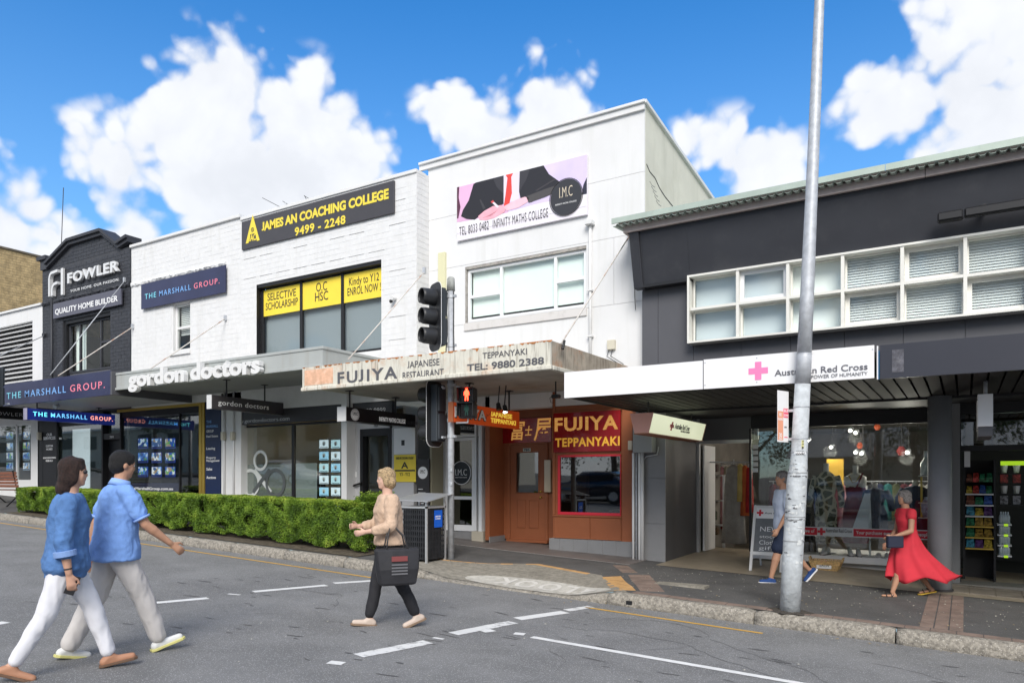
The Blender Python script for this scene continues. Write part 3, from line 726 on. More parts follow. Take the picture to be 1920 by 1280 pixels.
for q in holes_split(dx0, dx1, dz0, dz1, [(gx0, gx1, gz0_, gz1_)]): door.box(q[0], q[1], YD-.0, YD+.04, q[2], q[3])
door = part('door', door, M_brown, sf)
part('door_glass', bx(gx0, gx1, YD+.012, YD+.018, gz0_, gz1_), G_dark, door)
part('glazing_bead', MB().box(gx0-.015, gx1+.015, YD-.012, YD-.001, gz1_, gz1_+.015).box(gx0-.015, gx1+.015, YD-.012, YD-.001, gz0_-.015, gz0_).box(gx0-.015, gx0, YD-.012, YD-.001, gz0_, gz1_).box(gx1, gx1+.015, YD-.012, YD-.001, gz0_, gz1_), M_brown, door, bev=.003)
for a, b in ((970, 985), (993, 1009)):
    a, b = ax(a, YD), ax(b, YD); u1, u0 = az(990, 938, YD), az(990, 988, YD)
    mb = MB().box(a, b, YD-.004, YD-.001, u0, u1); pn = part('door_panel', mb, M_brown, door, bev=.003)
    part('panel_mould', MB().box(a-.012, b+.012, YD-.014, YD-.0012, u1, u1+.012).box(a-.012, b+.012, YD-.014, YD-.0012, u0-.012, u0).box(a-.012, a, YD-.014, YD-.0012, u0, u1).box(b, b+.012, YD-.014, YD-.0012, u0, u1), M_brown, door, bev=.003)
hx = ax(1015, YD)
for py in (921, 932): part('door_knob', MB().tube([(hx, YD, az(1015, py, YD)), (hx, YD-.025, az(1015, py, YD)), (hx, YD-.03, az(1015, py, YD)), (hx, YD-.05, az(1015, py, YD))], [.02, .012, .022, .018], 10), M_goldm, door, smooth=True)
part('door_sill', bx(dx0-.06, dx1+.05, YD-.06, YD+.1, dz0-.05, dz0), M_brown, sf)
np_ = part('number_plate', bx(ax(981, YD), ax(995, YD), YD-.008, YD-.001, az(990, 846, YD), az(990, 840, YD)), mat('pale_plate', (.62,.70,.62), .5), sf)
text('785', (ax(982.5, YD), YD-.011, az(990, 845, YD)), ax(993.5, YD)-ax(982.5, YD), .042, M_txt, np_, off=.03)
mbx = bx(ax(1025, YD), ax(1037, YD), YD-.1, YD-.0, az(1030, 922, YD), az(1030, 862, YD))
part('menu_case', mbx, mat('menu_cream', (.55,.47,.34), .3, coat=.5), sf, bev=.004)
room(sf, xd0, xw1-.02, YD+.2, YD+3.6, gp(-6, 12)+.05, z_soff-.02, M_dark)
# things seen through the window: table and bench, hanging lamp
tbl = thing('dining_table', 'small pale topped restaurant table seen through the red framed window', 'table', (-5.3, YD+.9, gp(-5.5, 12)))
part('table_top', bx(-5.75, -4.95, YD+.6, YD+1.1, gp(-5.5,12)+.68, gp(-5.5,12)+.72), mat('pale_table', (.62,.50,.30), .4), tbl)
for a in (-5.7, -5.0):
    for b in (YD+.65, YD+1.05): part('leg', bx(a-.02, a+.02, b-.02, b+.02, gp(-5.5,12)+.05, gp(-5.5,12)+.68), M_black, tbl)
hl = thing('pendant_lamp', 'small amber lamp glowing inside the restaurant window top', 'lamp', (-5.05, YD+.7, 2.35))
part('lamp_cord', MB().tube([(-5.05, YD+.7, 2.6), (-5.05, YD+.7, 3.2)], .006, 5), M_black, hl)
part('lamp_shade', MB().tube([(-5.05, YD+.7, 2.42), (-5.05, YD+.7, 2.6)], [.1, .05], 12), mat('amber_glow', (.9,.5,.1), .5, emit=(1,.5,.12), es=2.5), hl)

# ---- maths college entrance (white framed glass door) and the recess beside it
YE = 12.0
e0, e1 = ax(852, YE)-.25, ax(890, YE)
en = thing('glass_entry', 'white framed glass door of the maths college behind the signal pole', 'entrance', (e0, YE, gp(-8.3, YE)))
ez1, ez0 = az(870, 820, YE), az(870, 995, YE)
dr = part('door', MB().box(e0, e1, YE, YE+.05, ez1-.06, ez1).box(e0, e1, YE, YE+.05, ez0, ez0+.12).box(e0, e0+.07, YE, YE+.05, ez0+.12, ez1-.06).box(e1-.07, e1, YE, YE+.05, ez0+.12, ez1-.06).box(e0+.07, e1-.07, YE+.002, YE+.048, az(870, 936, YE), az(870, 930, YE)), M_walu, en, bev=.004)
for a, b in ((ez0+.12, az(870, 936, YE)), (az(870, 930, YE), ez1-.06)): part('pane', bx(e0+.07, e1-.07, YE+.02, YE+.025, a, b), G_dark, dr)
part('door_frame', MB().box(e0-.06, e1+.01, YE-.02, YE+.1, ez1+.01, ez1+.05).box(e1+.01, e1+.05, YE-.02, YE+.1, ez0-.1, z_soff).box(e1+.17, e1+.21, YE-.12, YE+.1, ez0-.1, z_soff).box(e1+.24, e1+.27, YE-.16, YE+.1, ez0-.1, z_soff), M_walu, en)
part('side_light', bx(e1+.05, e1+.17, YE+.03, YE+.035, ez0, ez1+.02), G_dark, en)
part('fanlight', bx(e0, e1, YE+.03, YE+.035, ez1+.05, z_soff-.02), G_dark, en)
cc = (ax(864, YE-.02), YE-.004, az(866, 886, YE))
disc(cc, .235, M_wtxt, en, 'badge_ring', r2=.222); disc((cc[0], cc[1]+.001, cc[2]), .215, mat('badge_black', (.02,.025,.03), .4), en, 'badge')
text('I.M.C', (cc[0]-.14, cc[1]-.006, cc[2]-.05), .28, .13, M_wtxt, en, off=-.01)
text('INFINITY MATHS COLLEGE', (cc[0]-.14, cc[1]-.006, cc[2]-.10), .28, .02, M_wtxt, en)
part('plinth_tile', bx(e0-.1, e1+.05, YE-.03, YE+.1, gz(-8)+.1, ez0-.01), M_gtile, en); part('plinth_tile', bx(e1+.05, e1+.32, YE-.18, YE+.1, gz(-8)+.1, ez0+.02), mat('beige_tile', (.45,.41,.33), .5), en)
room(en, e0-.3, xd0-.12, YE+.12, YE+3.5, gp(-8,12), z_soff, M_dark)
# entry paving in front of the restaurant: individual slabs
ep = [fp(853, 1021), fp(1181, 1059)]
pe = lambda x: ep[0][1]+(ep[1][1]-ep[0][1])*(x-ep[0][0])/(ep[1][0]-ep[0][0])
epv = part('entry_paving', patch([(ep[0][0]-1.5, pe(ep[0][0]-1.5)), (ep[1][0], ep[1][1]), (ep[1][0], YD), (ep[0][0]-1.5, YD)], .006), M_wmort, kind='structure')
tw_ = .42
xx = ep[0][0]-1.4
while xx < ep[1][0]-.02:
    for k in range(4):
        y0 = pe(xx)+.01+k*.36; y1 = min(y0+.352, YD+.2); x1_ = min(xx+tw_-.008, ep[1][0]-.002)
        if y0 > YD: continue
        q = [(xx, y0), (x1_, y0+(pe(x1_)-pe(xx))), (x1_, y1), (xx, y1)]
        vs = [(a, b, top(a, b)+z) for z in (-.01, .012) for a, b in q]; part('paving_tile', MB().add(vs, [(0,3,2,1),(4,5,6,7),(0,1,5,4),(1,2,6,5),(2,3,7,6),(3,0,4,7)]), M_tile, epv)
    xx += tw_
# ================================================================ white painted brick building, coaching college bay
YB = 11.4
XJ0, XJ1 = ax(452, YB), ax(781, YB); ZJ = az(780, 319, YB)
jac = thing('shop_building', 'white painted brick shop with yellow window stickers and a wide dark window upstairs', 'building', ((XJ0+XJ1)/2, YB, gz(-11.7)))
jw0, jw1 = ax(481, YB), ax(715, YB); jz1, jz0 = az(715, 486, YB), az(715, 651, YB)-.05
wj = wall(jac, XJ0, XJ1, 3.3, ZJ, YB, M_wmort, [(jw0, jw1, jz0, jz1)], .25)
part('return_wall', bx(XJ1-.25, XJ1, YB+.25, YW+.03, 3.3, ZJ), M_wmort, jac)
bricks(jac, wj, XJ0, XJ1, 3.7, ZJ-.08, YB, M_wbrick, [(jw0-.01, jw1+.01, jz0-.01, jz1+.01)], 285, bw=.30, bh=.115, proud=.0015, g=.005)
for k in range(4, 40):
    z = 3.3+k*.115
    if z < ZJ-.1: part('side_course', bx(XJ1-.2, XJ1+.004, YB+.01, YW, z+.004, z+.111), M_wbrick, jac)
# grey strips colouring in the shadow of the odd deeper bed joints
mb = MB()
for k in range(0, 9):
    z = 3.7+.115*(3+k*4)+.0
    for a in np.arange(XJ0+.1, XJ1-.2, .55):
        if jw0-.5 < a < jw1 and jz0-.1 < z < jz1+.05: continue
        if random.random() < .8: mb.box(a, a+.42, YB-.012, YB-.001, z, z+.007)
part('joint_shadow_line', mb, mat('joint_shadow_grey', (.55,.55,.55), .9), wj)
part('parapet_cap', bx(XJ0, XJ1+.01, YB-.03, YB+.28, ZJ-.05, ZJ+.02), M_white, jac, bev=.006)
mul = [ax(556, YB), ax(633.5, YB)]
jwd = window(jac, jw0, jw1, jz0, jz1, YB+.12, M_black, G_up, colx=mul, fw=.075, depth=.07)
part('window_reveal', MB().box(jw0-.0, jw0+.002, YB, YB+.12, jz0, jz1).box(jw0, jw1, YB+.02, YB+.12, jz1-.075, jz1-.001), M_black, jac)
part('roller_blind', bx(jw0, jw1, YB+.26, YB+.27, jz0, jz1), M_bldark, jac)
sb = az(556, 577, YB)+.03
yt = [(['SELECTIVE','SCHOLARSHIP'], jw0+.075, mul[0]-.04, (487, 548)), (['O.C','HSC'], mul[0]+.04, mul[1]-.04, (583, 602)), (['Kindy to Y12','ENROL NOW !'], mul[1]+.04, jw1-.04, (646, 708))]
zt = az(633, 513, YB); zb_ = az(633, 566, YB)
for ln, a, b, (l, r) in yt:
    s_ = thing('window_sticker', 'yellow window sticker reading '+' '.join(ln), 'sticker', ((a+b)/2, YB+.15, zb_))
    part('sheet', bx(a, b, YB+.142, YB+.146, zb_, zt), M_yel, s_)
    W_ = b-a; hh = (zt-zb_)
    fr_ = (.78, .88) if ln[0] != 'O.C' else (.28, .34)
    if ln[0][0] == 'K': fr_ = (.74, .82)
    for i, t_ in enumerate(ln):
        text(t_, (a+W_*(1-fr_[i])/2, YB+.139, zt-hh*(.42+.35*i)), W_*fr_[i], .2 if ln[0] == 'O.C' else .17, M_txt, s_, off=.0)
def board(name, label, cat, pxl, pxr, pyt, pyb, ref, Y, m, th=.04):
    X0, X1 = ax(pxl, Y), ax(pxr, Y); z1, z0 = az(ref, pyt, Y), az(ref, pyb, Y)
    s_ = thing(name, label, cat, ((X0+X1)/2, Y+th, z0)); part('board', bx(X0, X1, Y, Y+th, z0, z1), m, s_, bev=.003)
    return s_, X0, X1, z0, z1
def words(s_, body, pxl, pxr, pyt, pyb, ref, Y, m, off=0., **k):
    X0, X1 = ax(pxl, Y), ax(pxr, Y); z1, z0 = az(ref, pyt, Y), az(ref, pyb, Y)
    return text(body, (X0, Y-.003, z0), X1-X0, z1-z0, m, s_, off=off, **k)
M_dsign = mat('charcoal_sign_face', (.055,.053,.06), .35, var=.05)
s_, a, b, c, d = board('sign_board', 'long charcoal sign with yellow JAMES AN COACHING COLLEGE lettering', 'sign', 453, 738.5, 338, 399, 738, YB-.05, M_dsign)
words(s_, 'JAMES AN COACHING COLLEGE', 491, 729, 354, 372, 727, YB-.05, M_yell, .045)
words(s_, '9499 - 2248', 553, 648, 403, 419, 647, YB-.05, M_yell, .03, sp=1.1)
tc = [(461, 457), (487, 451), (474, 420)]
P3 = [at(x, y, YB-.05) for x, y in tc]; o = Vector((P3[0].x, YB-.051, P3[0].z))
base_w = P3[1].x-P3[0].x; hgt = .62
A_ = poly([(0, 0), (base_w*.20, 0), (base_w*.31, hgt*.30), (base_w*.69, hgt*.30), (base_w*.80, 0), (base_w, 0), (base_w*.5, hgt)], o, M_yell, s_, 'emblem', depth=.003)
text('JAC', (o.x+base_w*.24, o.y-.004, o.z+.03), base_w*.52, .15, M_yell, s_, off=.03)
disc((o.x+base_w*.5, o.y-.0045, o.z+hgt*.45), .05, M_dsign, s_, 'globe', r2=.038); disc((o.x+base_w*.5, o.y-.0045, o.z+hgt*.45), .022, M_dsign, s_, 'globe', r2=.015)
# roof aerials
ant = thing('roof_aerial', 'thin television aerial rising behind the coaching college parapet', 'aerial', (XJ0+1, YB+3, ZJ))
for (x0, y0, x1, y1) in ((492, 371, 525, 385), (530, 377, 542, 382), (570, 367, 582, 371), (571, 367, 577, 376)):
    part('aerial_rod', MB().tube([at(x0, y0, YB+3), at(x1, y1+3, YB+3)], .008, 5), M_txt, ant)
part('mast', MB().tube([at(536, 380, YB+3), at(536, 420, YB+3)], .015, 6), M_galv, ant)
cam_ = thing('security_camera', 'small white security camera on the white brick wall', 'camera', at(742, 563, YB))
c_ = at(742, 559, YB); part('camera_body', MB().tube([c_+Vector((0, 0, 0)), c_+Vector((0, -.12, -.02))], [.045, .04], 12), M_white, cam_); part('lens', MB().tube([c_+Vector((-.04, -.08, -.07)), c_+Vector((-.04, -.11, -.08))], .035, 12), M_blackp, cam_)

# ================================================================ white painted bay with the navy sign
XM0 = ax(246.5, YB); ZM = az(247, 458, YB); ZM2 = az(450, 404, YB)
mar = thing('shop_building', 'narrow white painted brick shop with a navy sign over one small sash window', 'building', ((XM0+XJ0)/2, YB, gz(-16)))
mw0, mw1 = ax(322, YB), ax(356.5, YB); mz1, mz0 = az(356, 563, YB), az(356, 655, YB)
wm = wall(mar, XM0, XJ0, 3.6, ZM2, YB, M_wmort, [(mw0, mw1, mz0, mz1)], .25)
bricks(mar, wm, XM0, XJ0, 3.75, ZM2-.08, YB, M_wbrick, [(mw0-.01, mw1+.01, mz0-.01, mz1+.01)], 250, proud=.0012, bw=.30, bh=.115, g=.004)
part('parapet_cap', bx(XM0, XJ0-.05, YB-.06, YB+.28, ZM2-.06, ZM2+.01), M_white, mar, bev=.006); part('parapet_cap', bx(XJ0-.05, XJ0+.02, YB-.06, YB+.28, ZM2-.06, ZM2+.01), M_white, mar)
# rough string course over the sign
def rough(x0, x1, z, Y, m, parent, h=.09, pr=.05, name='rough_course', seed=0):
    n = int((x1-x0)/.05); rr = []
    for i in range(n+1):
        x = x0+(x1-x0)*i/n; f = lambda k: mnoise.noise(Vector((x*13+seed, k*3.1, 0)))
        rr.append([(x, Y+.02, z-h/2+f(1)*.02), (x, Y-pr*.6+f(2)*.03, z-h/2+f(3)*.03), (x, Y-pr+f(4)*.035, z+f(5)*.03), (x, Y-pr*.6+f(6)*.03, z+h/2+f(7)*.03), (x, Y+.02, z+h/2+f(8)*.02)])
    part(name, MB().rings(rr), m, parent, smooth=False)
zr = az(421, 494, YB); rough(XM0+.02, ax(425, YB), zr, YB, M_wbrick, wm)
wd = window(mar, mw0+.05, mw1, mz0, mz1-.02, YB+.08, M_white, G_up, fw=.06, rows=2, depth=.06)
part('window_surround', MB().box(mw0, mw0+.05, YB+.01, YB+.2, mz0, mz1).box(mw0+.05, mw1, YB+.01, YB+.08, mz1-.02, mz1), M_white, mar)
part('window_sill', bx(mw0-.05, mw1+.03, YB-.05, YB+.1, mz0-.1, mz0-.0), M_white, mar, bev=.006)
bl = MB()
for k in range(16): bl.box(mw0+.1, mw1-.05, YB+.2, YB+.22, mz1-.1-k*.045, mz1-.07-k*.045)
part('venetian_blind', bl, M_white, mar); room(mar, mw0-.5, mw1+.5, YB+.26, YB+2, mz0-.5, mz1+.3, M_dark)
def gradword(s_, parts, Y, ref, zt_, zb_):
    for body, l, r, m in parts:
        X0, X1 = ax(l, Y), ax(r, Y); text(body, (X0, Y-.004, zb_), X1-X0, zt_-zb_, m, s_, off=.004, sp=1.3)
M_cy = mat('cyan_lettering', (.22,.66,.80), .4); M_bl = mat('sky_blue_lettering', (.20,.42,.80), .4); M_pk = mat('pink_lettering', (.86,.24,.33), .4); M_ms = mat('mid_blue_lettering', (.22,.40,.82), .4)
s_, a, b, c, d = board('sign_board', 'navy sign with cyan and pink lettering fixed on the white brick wall', 'sign', 264.5, 421.8, 497, 548, 421, YB-.09, M_navy)
zt_, zb2 = az(413, 520, YB-.09), az(413, 531, YB-.09)
gradword(s_, (('THE', 272, 293, M_cy), ('MARSHALL', 299, 358, M_bl), ('GROUP.', 364, 412, M_pk)), YB-.09, 0, zt_, zb2)

# ================================================================ charcoal brick building with gable parapet
XC0, XC1 = ax(80, YB), ax(245.5, YB)
fow = thing('shop_building', 'charcoal painted brick shop with stepped gable parapet and raised metal lettering', 'building', ((XC0+XC1)/2, YB, gz(-21)))
zl = 7.86; zp = 8.34; gx = [ax(93, YB), ax(134, YB), ax(196, YB), ax(226, YB)]
fw0, fw1 = ax(118, YB), ax(207, YB); fz1, fz0 = az(207, 583, YB), az(207, 688, YB)
cw_ = wall(fow, XC0, XC1, 3.6, zl, YB, M_cbrick, [(fw0, fw1, fz0-.4, fz1)], .25)
part('gable', MB().prism([(gx[0], zl), (gx[1], zp), (gx[2], zp), (gx[3], zl)], YB, YB+.25), M_cbrick, cw_)
bricks(fow, cw_, XC0, XC1, 3.7, zl, YB, mat('charcoal_brick_face', (.038,.04,.048), .5, var=.2, vscale=8, bump=.6, bscale=50), [(fw0-.01, fw1+.01, fz0-.4, fz1+.01)], 285, proud=.006, bw=.26, bh=.095, g=.008)
def gtop(x):
    if x < gx[0] or x > gx[3]: return zl
    if x < gx[1]: return zl+(zp-zl)*(x-gx[0])/(gx[1]-gx[0])
    if x > gx[2]: return zl+(zp-zl)*(gx[3]-x)/(gx[3]-gx[2])
    return zp
bricks(fow, cw_, gx[0], gx[3], zl, zp, YB, MATS['charcoal_brick_face'], [], 0, proud=.006, bw=.26, bh=.095, g=.008, topf=gtop)
cop = [(gx[0]-.02, zl+.0), (gx[1], zp), (gx[2], zp), (gx[3], zl), (XC1, zl+.1)]
def coping(lo, hi, pr, m, name):
    for (x0, z0), (x1, z1) in zip(cop[:-1], cop[1:]):
        part(name, MB().prism([(x0, z0+lo), (x1, z1+lo), (x1, z1+hi), (x0, z0+hi)], YB-pr, YB+.3), m, fow)
coping(.0, .09, .10, M_charc, 'coping_mould'); coping(.092, .17, .16, M_charc, 'coping')
part('pier', bx(XC0-.02, gx[0]-.0, YB-.06, YB+.3, zl+.001, az(75, 487, YB)-.08), M_cbrick, fow); part('pier_cap', bx(XC0-.1, gx[0]-.0, YB-.13, YB+.4, az(75, 487, YB)-.08, az(75, 487, YB)+.03), M_charc, fow)
part('party_wall', bx(gx[0]+.1, gx[0]+.5, YB+.3, YB+6, 6, zl+.32), M_ybrick, fow)
rough(XC0+.02, XC1-.02, az(227, 537, YB), YB, M_charc, cw_, h=.10, pr=.07)
part('downpipe', MB().tube([(ax(97, YB-.06), YB-.06, 3.6), (ax(97, YB-.06), YB-.06, az(97, 561, YB))], .035, 8), M_charc, fow, smooth=True)
mc = [ax(148, YB+.1), ax(187, YB+.1)]
fz = fz0+.0
fwin = window(fow, fw0+.1, fw1, fz, fz1-.1, YB+.12, M_charc, G_up, colx=mc, fw=.06, rowz=[[], [], [fz+(fz1-fz)*.5]], depth=.07)
part('window_head', MB().box(fw0, fw1, YB+.04, YB+.19, fz1-.099, fz1).box(fw0, fw0+.1, YB+.04, YB+.19, fz0-.4, fz1-.1), M_black, fow)
part('spandrel', bx(fw0+.1, fw1, YB+.14, YB+.18, fz0-.4, fz0-.001), M_panel, fow)
part('curtain', bx(fw0+.15, mc[0], YB+.3, YB+.31, fz0, fz1), M_blind, fow); room(fow, fw0-.3, fw1+.3, YB+.26, YB+2.6, fz0-.6, fz1+.3, M_dim)
# raised metal lettering
s_ = thing('raised_letters', 'raised silver FOWLER letters with tall emblem on charcoal brick', 'sign', (ax(160, YB), YB, 6.95))
zt_, zb2 = az(223, 487, YB-.1), az(223, 507, YB-.1)
Xa, Xb = ax(128, YB-.1), ax(223.5, YB-.1)
letters3d('FOWLER', (Xa, YB-.06, zb2), Xb-Xa, zt_-zb2, M_silver, s_, .07, off=.03, sp=1.08)
words(s_, 'YOUR HOME. OUR PASSION.', 132, 224, 520.5, 526, 224, YB-.035, M_silver, .012, sp=1.1)
b0, b1 = ax(116.5, YB-.05), ax(120, YB-.05); part('bar', bx(b0, b1, YB-.09, YB-.02, az(118, 555, YB), az(118, 505, YB)), M_silver, s_, bev=.004)
def hook(x0, x1, zb_, zt_, wd, nm):
    pts = [(x0, zb_), (x0, zt_-.16), (x0+.035, zt_-.06), (x0+.11, zt_), (x1, zt_+.02)]
    mb = MB(); vs = []
    for i, (x, z) in enumerate(pts):
        p = Vector(pts[max(i-1, 0)]); n_ = Vector(pts[min(i+1, len(pts)-1)]); d_ = (n_-p).normalized(); s2 = Vector((-d_.y, d_.x))*wd/2
        for sg in (1, -1): vs.append((x+s2.x*sg, z+s2.y*sg))
    ring = [[(vs[2*i][0], YB-.13, vs[2*i][1]), (vs[2*i+1][0], YB-.13, vs[2*i+1][1]), (vs[2*i+1][0], YB-.03, vs[2*i+1][1]), (vs[2*i][0], YB-.03, vs[2*i][1])] for i in range(len(pts))]
    part(nm, mb.rings(ring), M_silver, s_)
e0_, e1_ = ax(92, YB-.1), ax(109, YB-.1); zt3, zb3 = az(109, 509, YB-.1), az(94, 556, YB-.1)
hook(e0_+.05, e1_, zb3, zt3, .075, 'emblem_stroke'); hook(e0_+.2, e1_, zb3+.0, zt3-.34, .075, 'emblem_stroke'); 
s_, a, b, c, d = board('sign_board', 'grey QUALITY HOME BUILDER board under the raised silver letters', 'sign', 99.5, 227, 540, 570.5, 227, YB-.1, mat('slate_sign', (.095,.095,.125), .4))
words(s_, 'QUALITY HOME BUILDER', 103.5, 221, 553, 564, 221, YB-.1, M_wtxt, .02)
# ================================================================ louvred white shop far left
XL0 = -34.0
lou = thing('shop_building', 'low white shop with wide grey louvre panel at the left end of the row', 'building', (-26, YB, gz(-26)))
lz = az(75, 573, YB); l0, l1 = -31.0, ax(61, YB); lz1, lz0 = az(61, 601, YB), 4.1
wall(lou, XL0, XC0-.01, 3.9, lz, YB, M_render, [(l0, l1, lz0, lz1)], .2)
part('roof_capping', bx(XL0, XC0-.01, YB-.06, YB+.3, lz+.001, lz+.06), M_white, lou)
part('louvre_backing', bx(l0, l1, YB+.15, YB+.16, lz0, lz1), M_black, lou)
ns = 17
for k in range(ns):
    z = lz0+(lz1-lz0)*(k+.5)/ns
    part('louvre_slat', MB().add([(l0, YB+.01, z-.035), (l1, YB+.01, z-.035), (l1, YB+.12, z+.045), (l0, YB+.12, z+.045), (l0, YB+.02, z-.045), (l1, YB+.02, z-.045), (l1, YB+.13, z+.035), (l0, YB+.13, z+.035)], [(0,1,2,3),(4,7,6,5),(0,4,5,1),(3,2,6,7)]), M_silver, lou)
# yellow brick side wall standing behind it
XY = -29.0; y0_ = 12.3; zy = atX(0, 465, XY).z
yb = thing('brick_building', 'tall yellow brick building rising behind the low louvred shop', 'building', (XY-3, 15, gz(XY)))
wy = part('wall', MB().box(XY-7, XY, y0_-.8, 20, 1, zy), M_ymort, yb)
bricks(yb, wy, y0_-.8, 15.6, lz-.3, zy, XY, M_ybrick, [], 285, proud=.006, bw=.25, bh=.092, g=.012, axis='x')
part('parapet_cap', bx(XY-7, XY+.05, y0_-.85, 20, zy+.001, zy+.07), mat('dirty_coping', (.14,.12,.09), .9, var=.3, vscale=5), yb)
whip = thing('whip_aerial', 'tall thin whip aerial rising behind the charcoal gable', 'aerial', at(114, 480, 14)); part('rod', MB().tube([at(114, 490, 14), at(119, 352, 14)], .014, 6), M_txt, whip)

# ================================================================ awnings of the left shops
YG = 9.5; XG0, XG1 = ax(212, YG), ax(605, YG); zg1, zg0 = az(605, 650, YG), az(569, 691, YG)
ga = part('awning_deck', bx(XG0+.03, XG1-.03, YG+.03, YB-.001, zg0+.1, zg0+.16), M_soff, jac)
part('awning_fascia', bx(XG0, XG1, YG, YG+.03, zg0+.04, zg1), M_lgrey, ga); part('awning_fascia', bx(XG1-.03, XG1, YG+.03, YB, zg0+.04, zg1), M_lgrey, ga); part('awning_fascia', bx(XG0, XG0+.03, YG+.03, YB, zg0+.04, zg1), M_lgrey, ga)
part('drip_mould', MB().box(XG0-.02, XG1+.02, YG-.03, YG+.04, zg0-.02, zg0+.038).box(XG0-.02, XG1+.02, YG-.015, YG-.001, zg1-.04, zg1+.015).box(XG1+.001, XG1+.02, YG+.0, YB, zg1-.04, zg1+.015), M_lgrey, ga, bev=.006)
for i in range(6):
    a = XG0+.05+(XG1-XG0-.1)*i/6; b = XG0+.05+(XG1-XG0-.1)*(i+1)/6; part('soffit_panel', bx(a+.003, b-.003, YG+.05, YB-.01, zg0+.05, zg0+.062), mat('grey_soffit', (.34,.345,.34), .7, var=.06, vscale=1), ga)
s_ = thing('raised_letters', 'chunky white gordon doctors letters standing along the grey awning edge', 'sign', (-13, YG, zg0))
YL = YG-.16; Xa, Xb = ax(240, YL), ax(487, YL); zb2 = az(487, 697, YL); xh = az(487, 672, YL)-zb2
cap_h = xh/.546*.727
letters3d('gordon doctors', (Xa, YL+.10, zb2), Xb-Xa, cap_h, M_white, s_, .10, off=.04)
YM = 9.4; XMa0, XMa1 = ax(5, YM), ax(207, YM); zm1, zm0 = az(207, 694, YM), az(207, 740, YM)
ma = part('awning_deck', bx(XMa0+.03, XMa1, YM+.05, YB-.001, zm0+.06, zm0+.14), M_soff, mar)
part('soffit_panel', bx(XMa0+.03, XMa1, YM+.06, YB-.01, zm0+.03, zm0+.055), mat('pale_grey_soffit', (.50,.50,.50), .5), ma); part('awning_end', bx(XMa1-.0, XMa1+.06, YM, YB, zm0-.0, zm1-.02), M_panel, ma)
s_, a, b, c, d = board('sign_board', 'navy awning sign with large cyan and pink lettering in front of the charcoal shop', 'sign', 5, 207, 694, 740, 207, YM, M_navy, .05)
for xx in (ax(92, YM), ): part('sheet_joint', bx(xx-.004, xx+.004, YM-.003, YM-.0005, c+.01, d-.01), M_txt, s_)
zt_, zb2 = az(197, 713, YM), az(197, 727, YM)
gradword(s_, (('THE', 13, 40, M_cy), ('MARSHALL', 47, 124, M_bl), ('GROUP.', 132, 197, M_pk)), YM, 0, zt_, zb2)
part('awning_deck', bx(-34, XMa0-.02, YM, YB, 3.95, 4.15), M_panel, lou)
part('roof_unit', bx(ax(101, 10), ax(136, 10), 9.9, 10.5, zm1-.1, zm1+.1), M_white, ma, bev=.01)
for q in ((424, 596, 271, 692), (235, 525, 72, 706), (250, 612, 90, 707), (85, 628, 0, 682)): rod(q[0], q[1], YB-.01, q[2], q[3], YM+.1, mar if q[0] > 400 else fow, r=.012, m=M_steelr if q[0] in (424, 250) else M_galv)
ring = at(84, 628, YB-.02); part('rod_ring', MB().tube([ring+Vector((0, .02, 0)), ring+Vector((0, -.05, 0))], .07, 12), M_charc, fow)
fl = thing('floodlight', 'small grey floodlight under the navy awning edge', 'lamp', at(110, 757, 9.9)); p = at(110, 760, 9.9)
part('lamp_body', MB().tube([p, p+Vector((.05, -.12, -.05))], [.04, .055], 12), M_galv, fl); part('bracket', MB().tube([p, p+Vector((-.05, 0, .12))], .012, 6), M_galv, fl)

# ---- hanging signs perpendicular to the street; text faces +X
def hang_sign(name, label, Xp, pl, pr, thk, m_face, m_end, hang, ymax=20):
    """pl/pr = (px, ytop, ybottom) of the near and far end of the right-hand face"""
    a1, a0 = atX(pl[0], pl[1], Xp), atX(pl[0], pl[2], Xp); b1, b0 = atX(pr[0], pr[1], Xp), atX(pr[0], pr[2], Xp)
    y0, y1 = a1.y, min(b1.y, ymax); z1 = (a1.z+b1.z)/2; z0 = (a0.z+b0.z)/2
    s_ = thing(name, label, 'sign', (Xp-thk/2, (y0+y1)/2, z1))
    part('box', bx(Xp-thk, Xp, y0, y1, z0, z1), m_face, s_, bev=.004)
    part('end_cap', bx(Xp-thk-.004, Xp+.004, y0-.012, y0-.0, z0-.004, z1+.004), m_end, s_)
    for f in hang: part('hanger', MB().tube([(Xp-thk/2, y0+(y1-y0)*f, z1), (Xp-thk/2, y0+(y1-y0)*f, hang_z)], .016, 8), M_txt, s_); part('hanger_plate', bx(Xp-thk/2-.06, Xp-thk/2+.06, y0+(y1-y0)*f-.05, y0+(y1-y0)*f+.05, hang_z-.012, hang_z), M_txt, s_)
    return s_, y0, y1, z0, z1
def stext(s_, body, X, ya, yb_, z, h, m, off=0., **k): return text(body, (X+.001, ya, z), yb_-ya, h, m, s_, xd=(0,1,0), off=off, **k)
hang_z = zg0+.05
Xp = -14.0; 
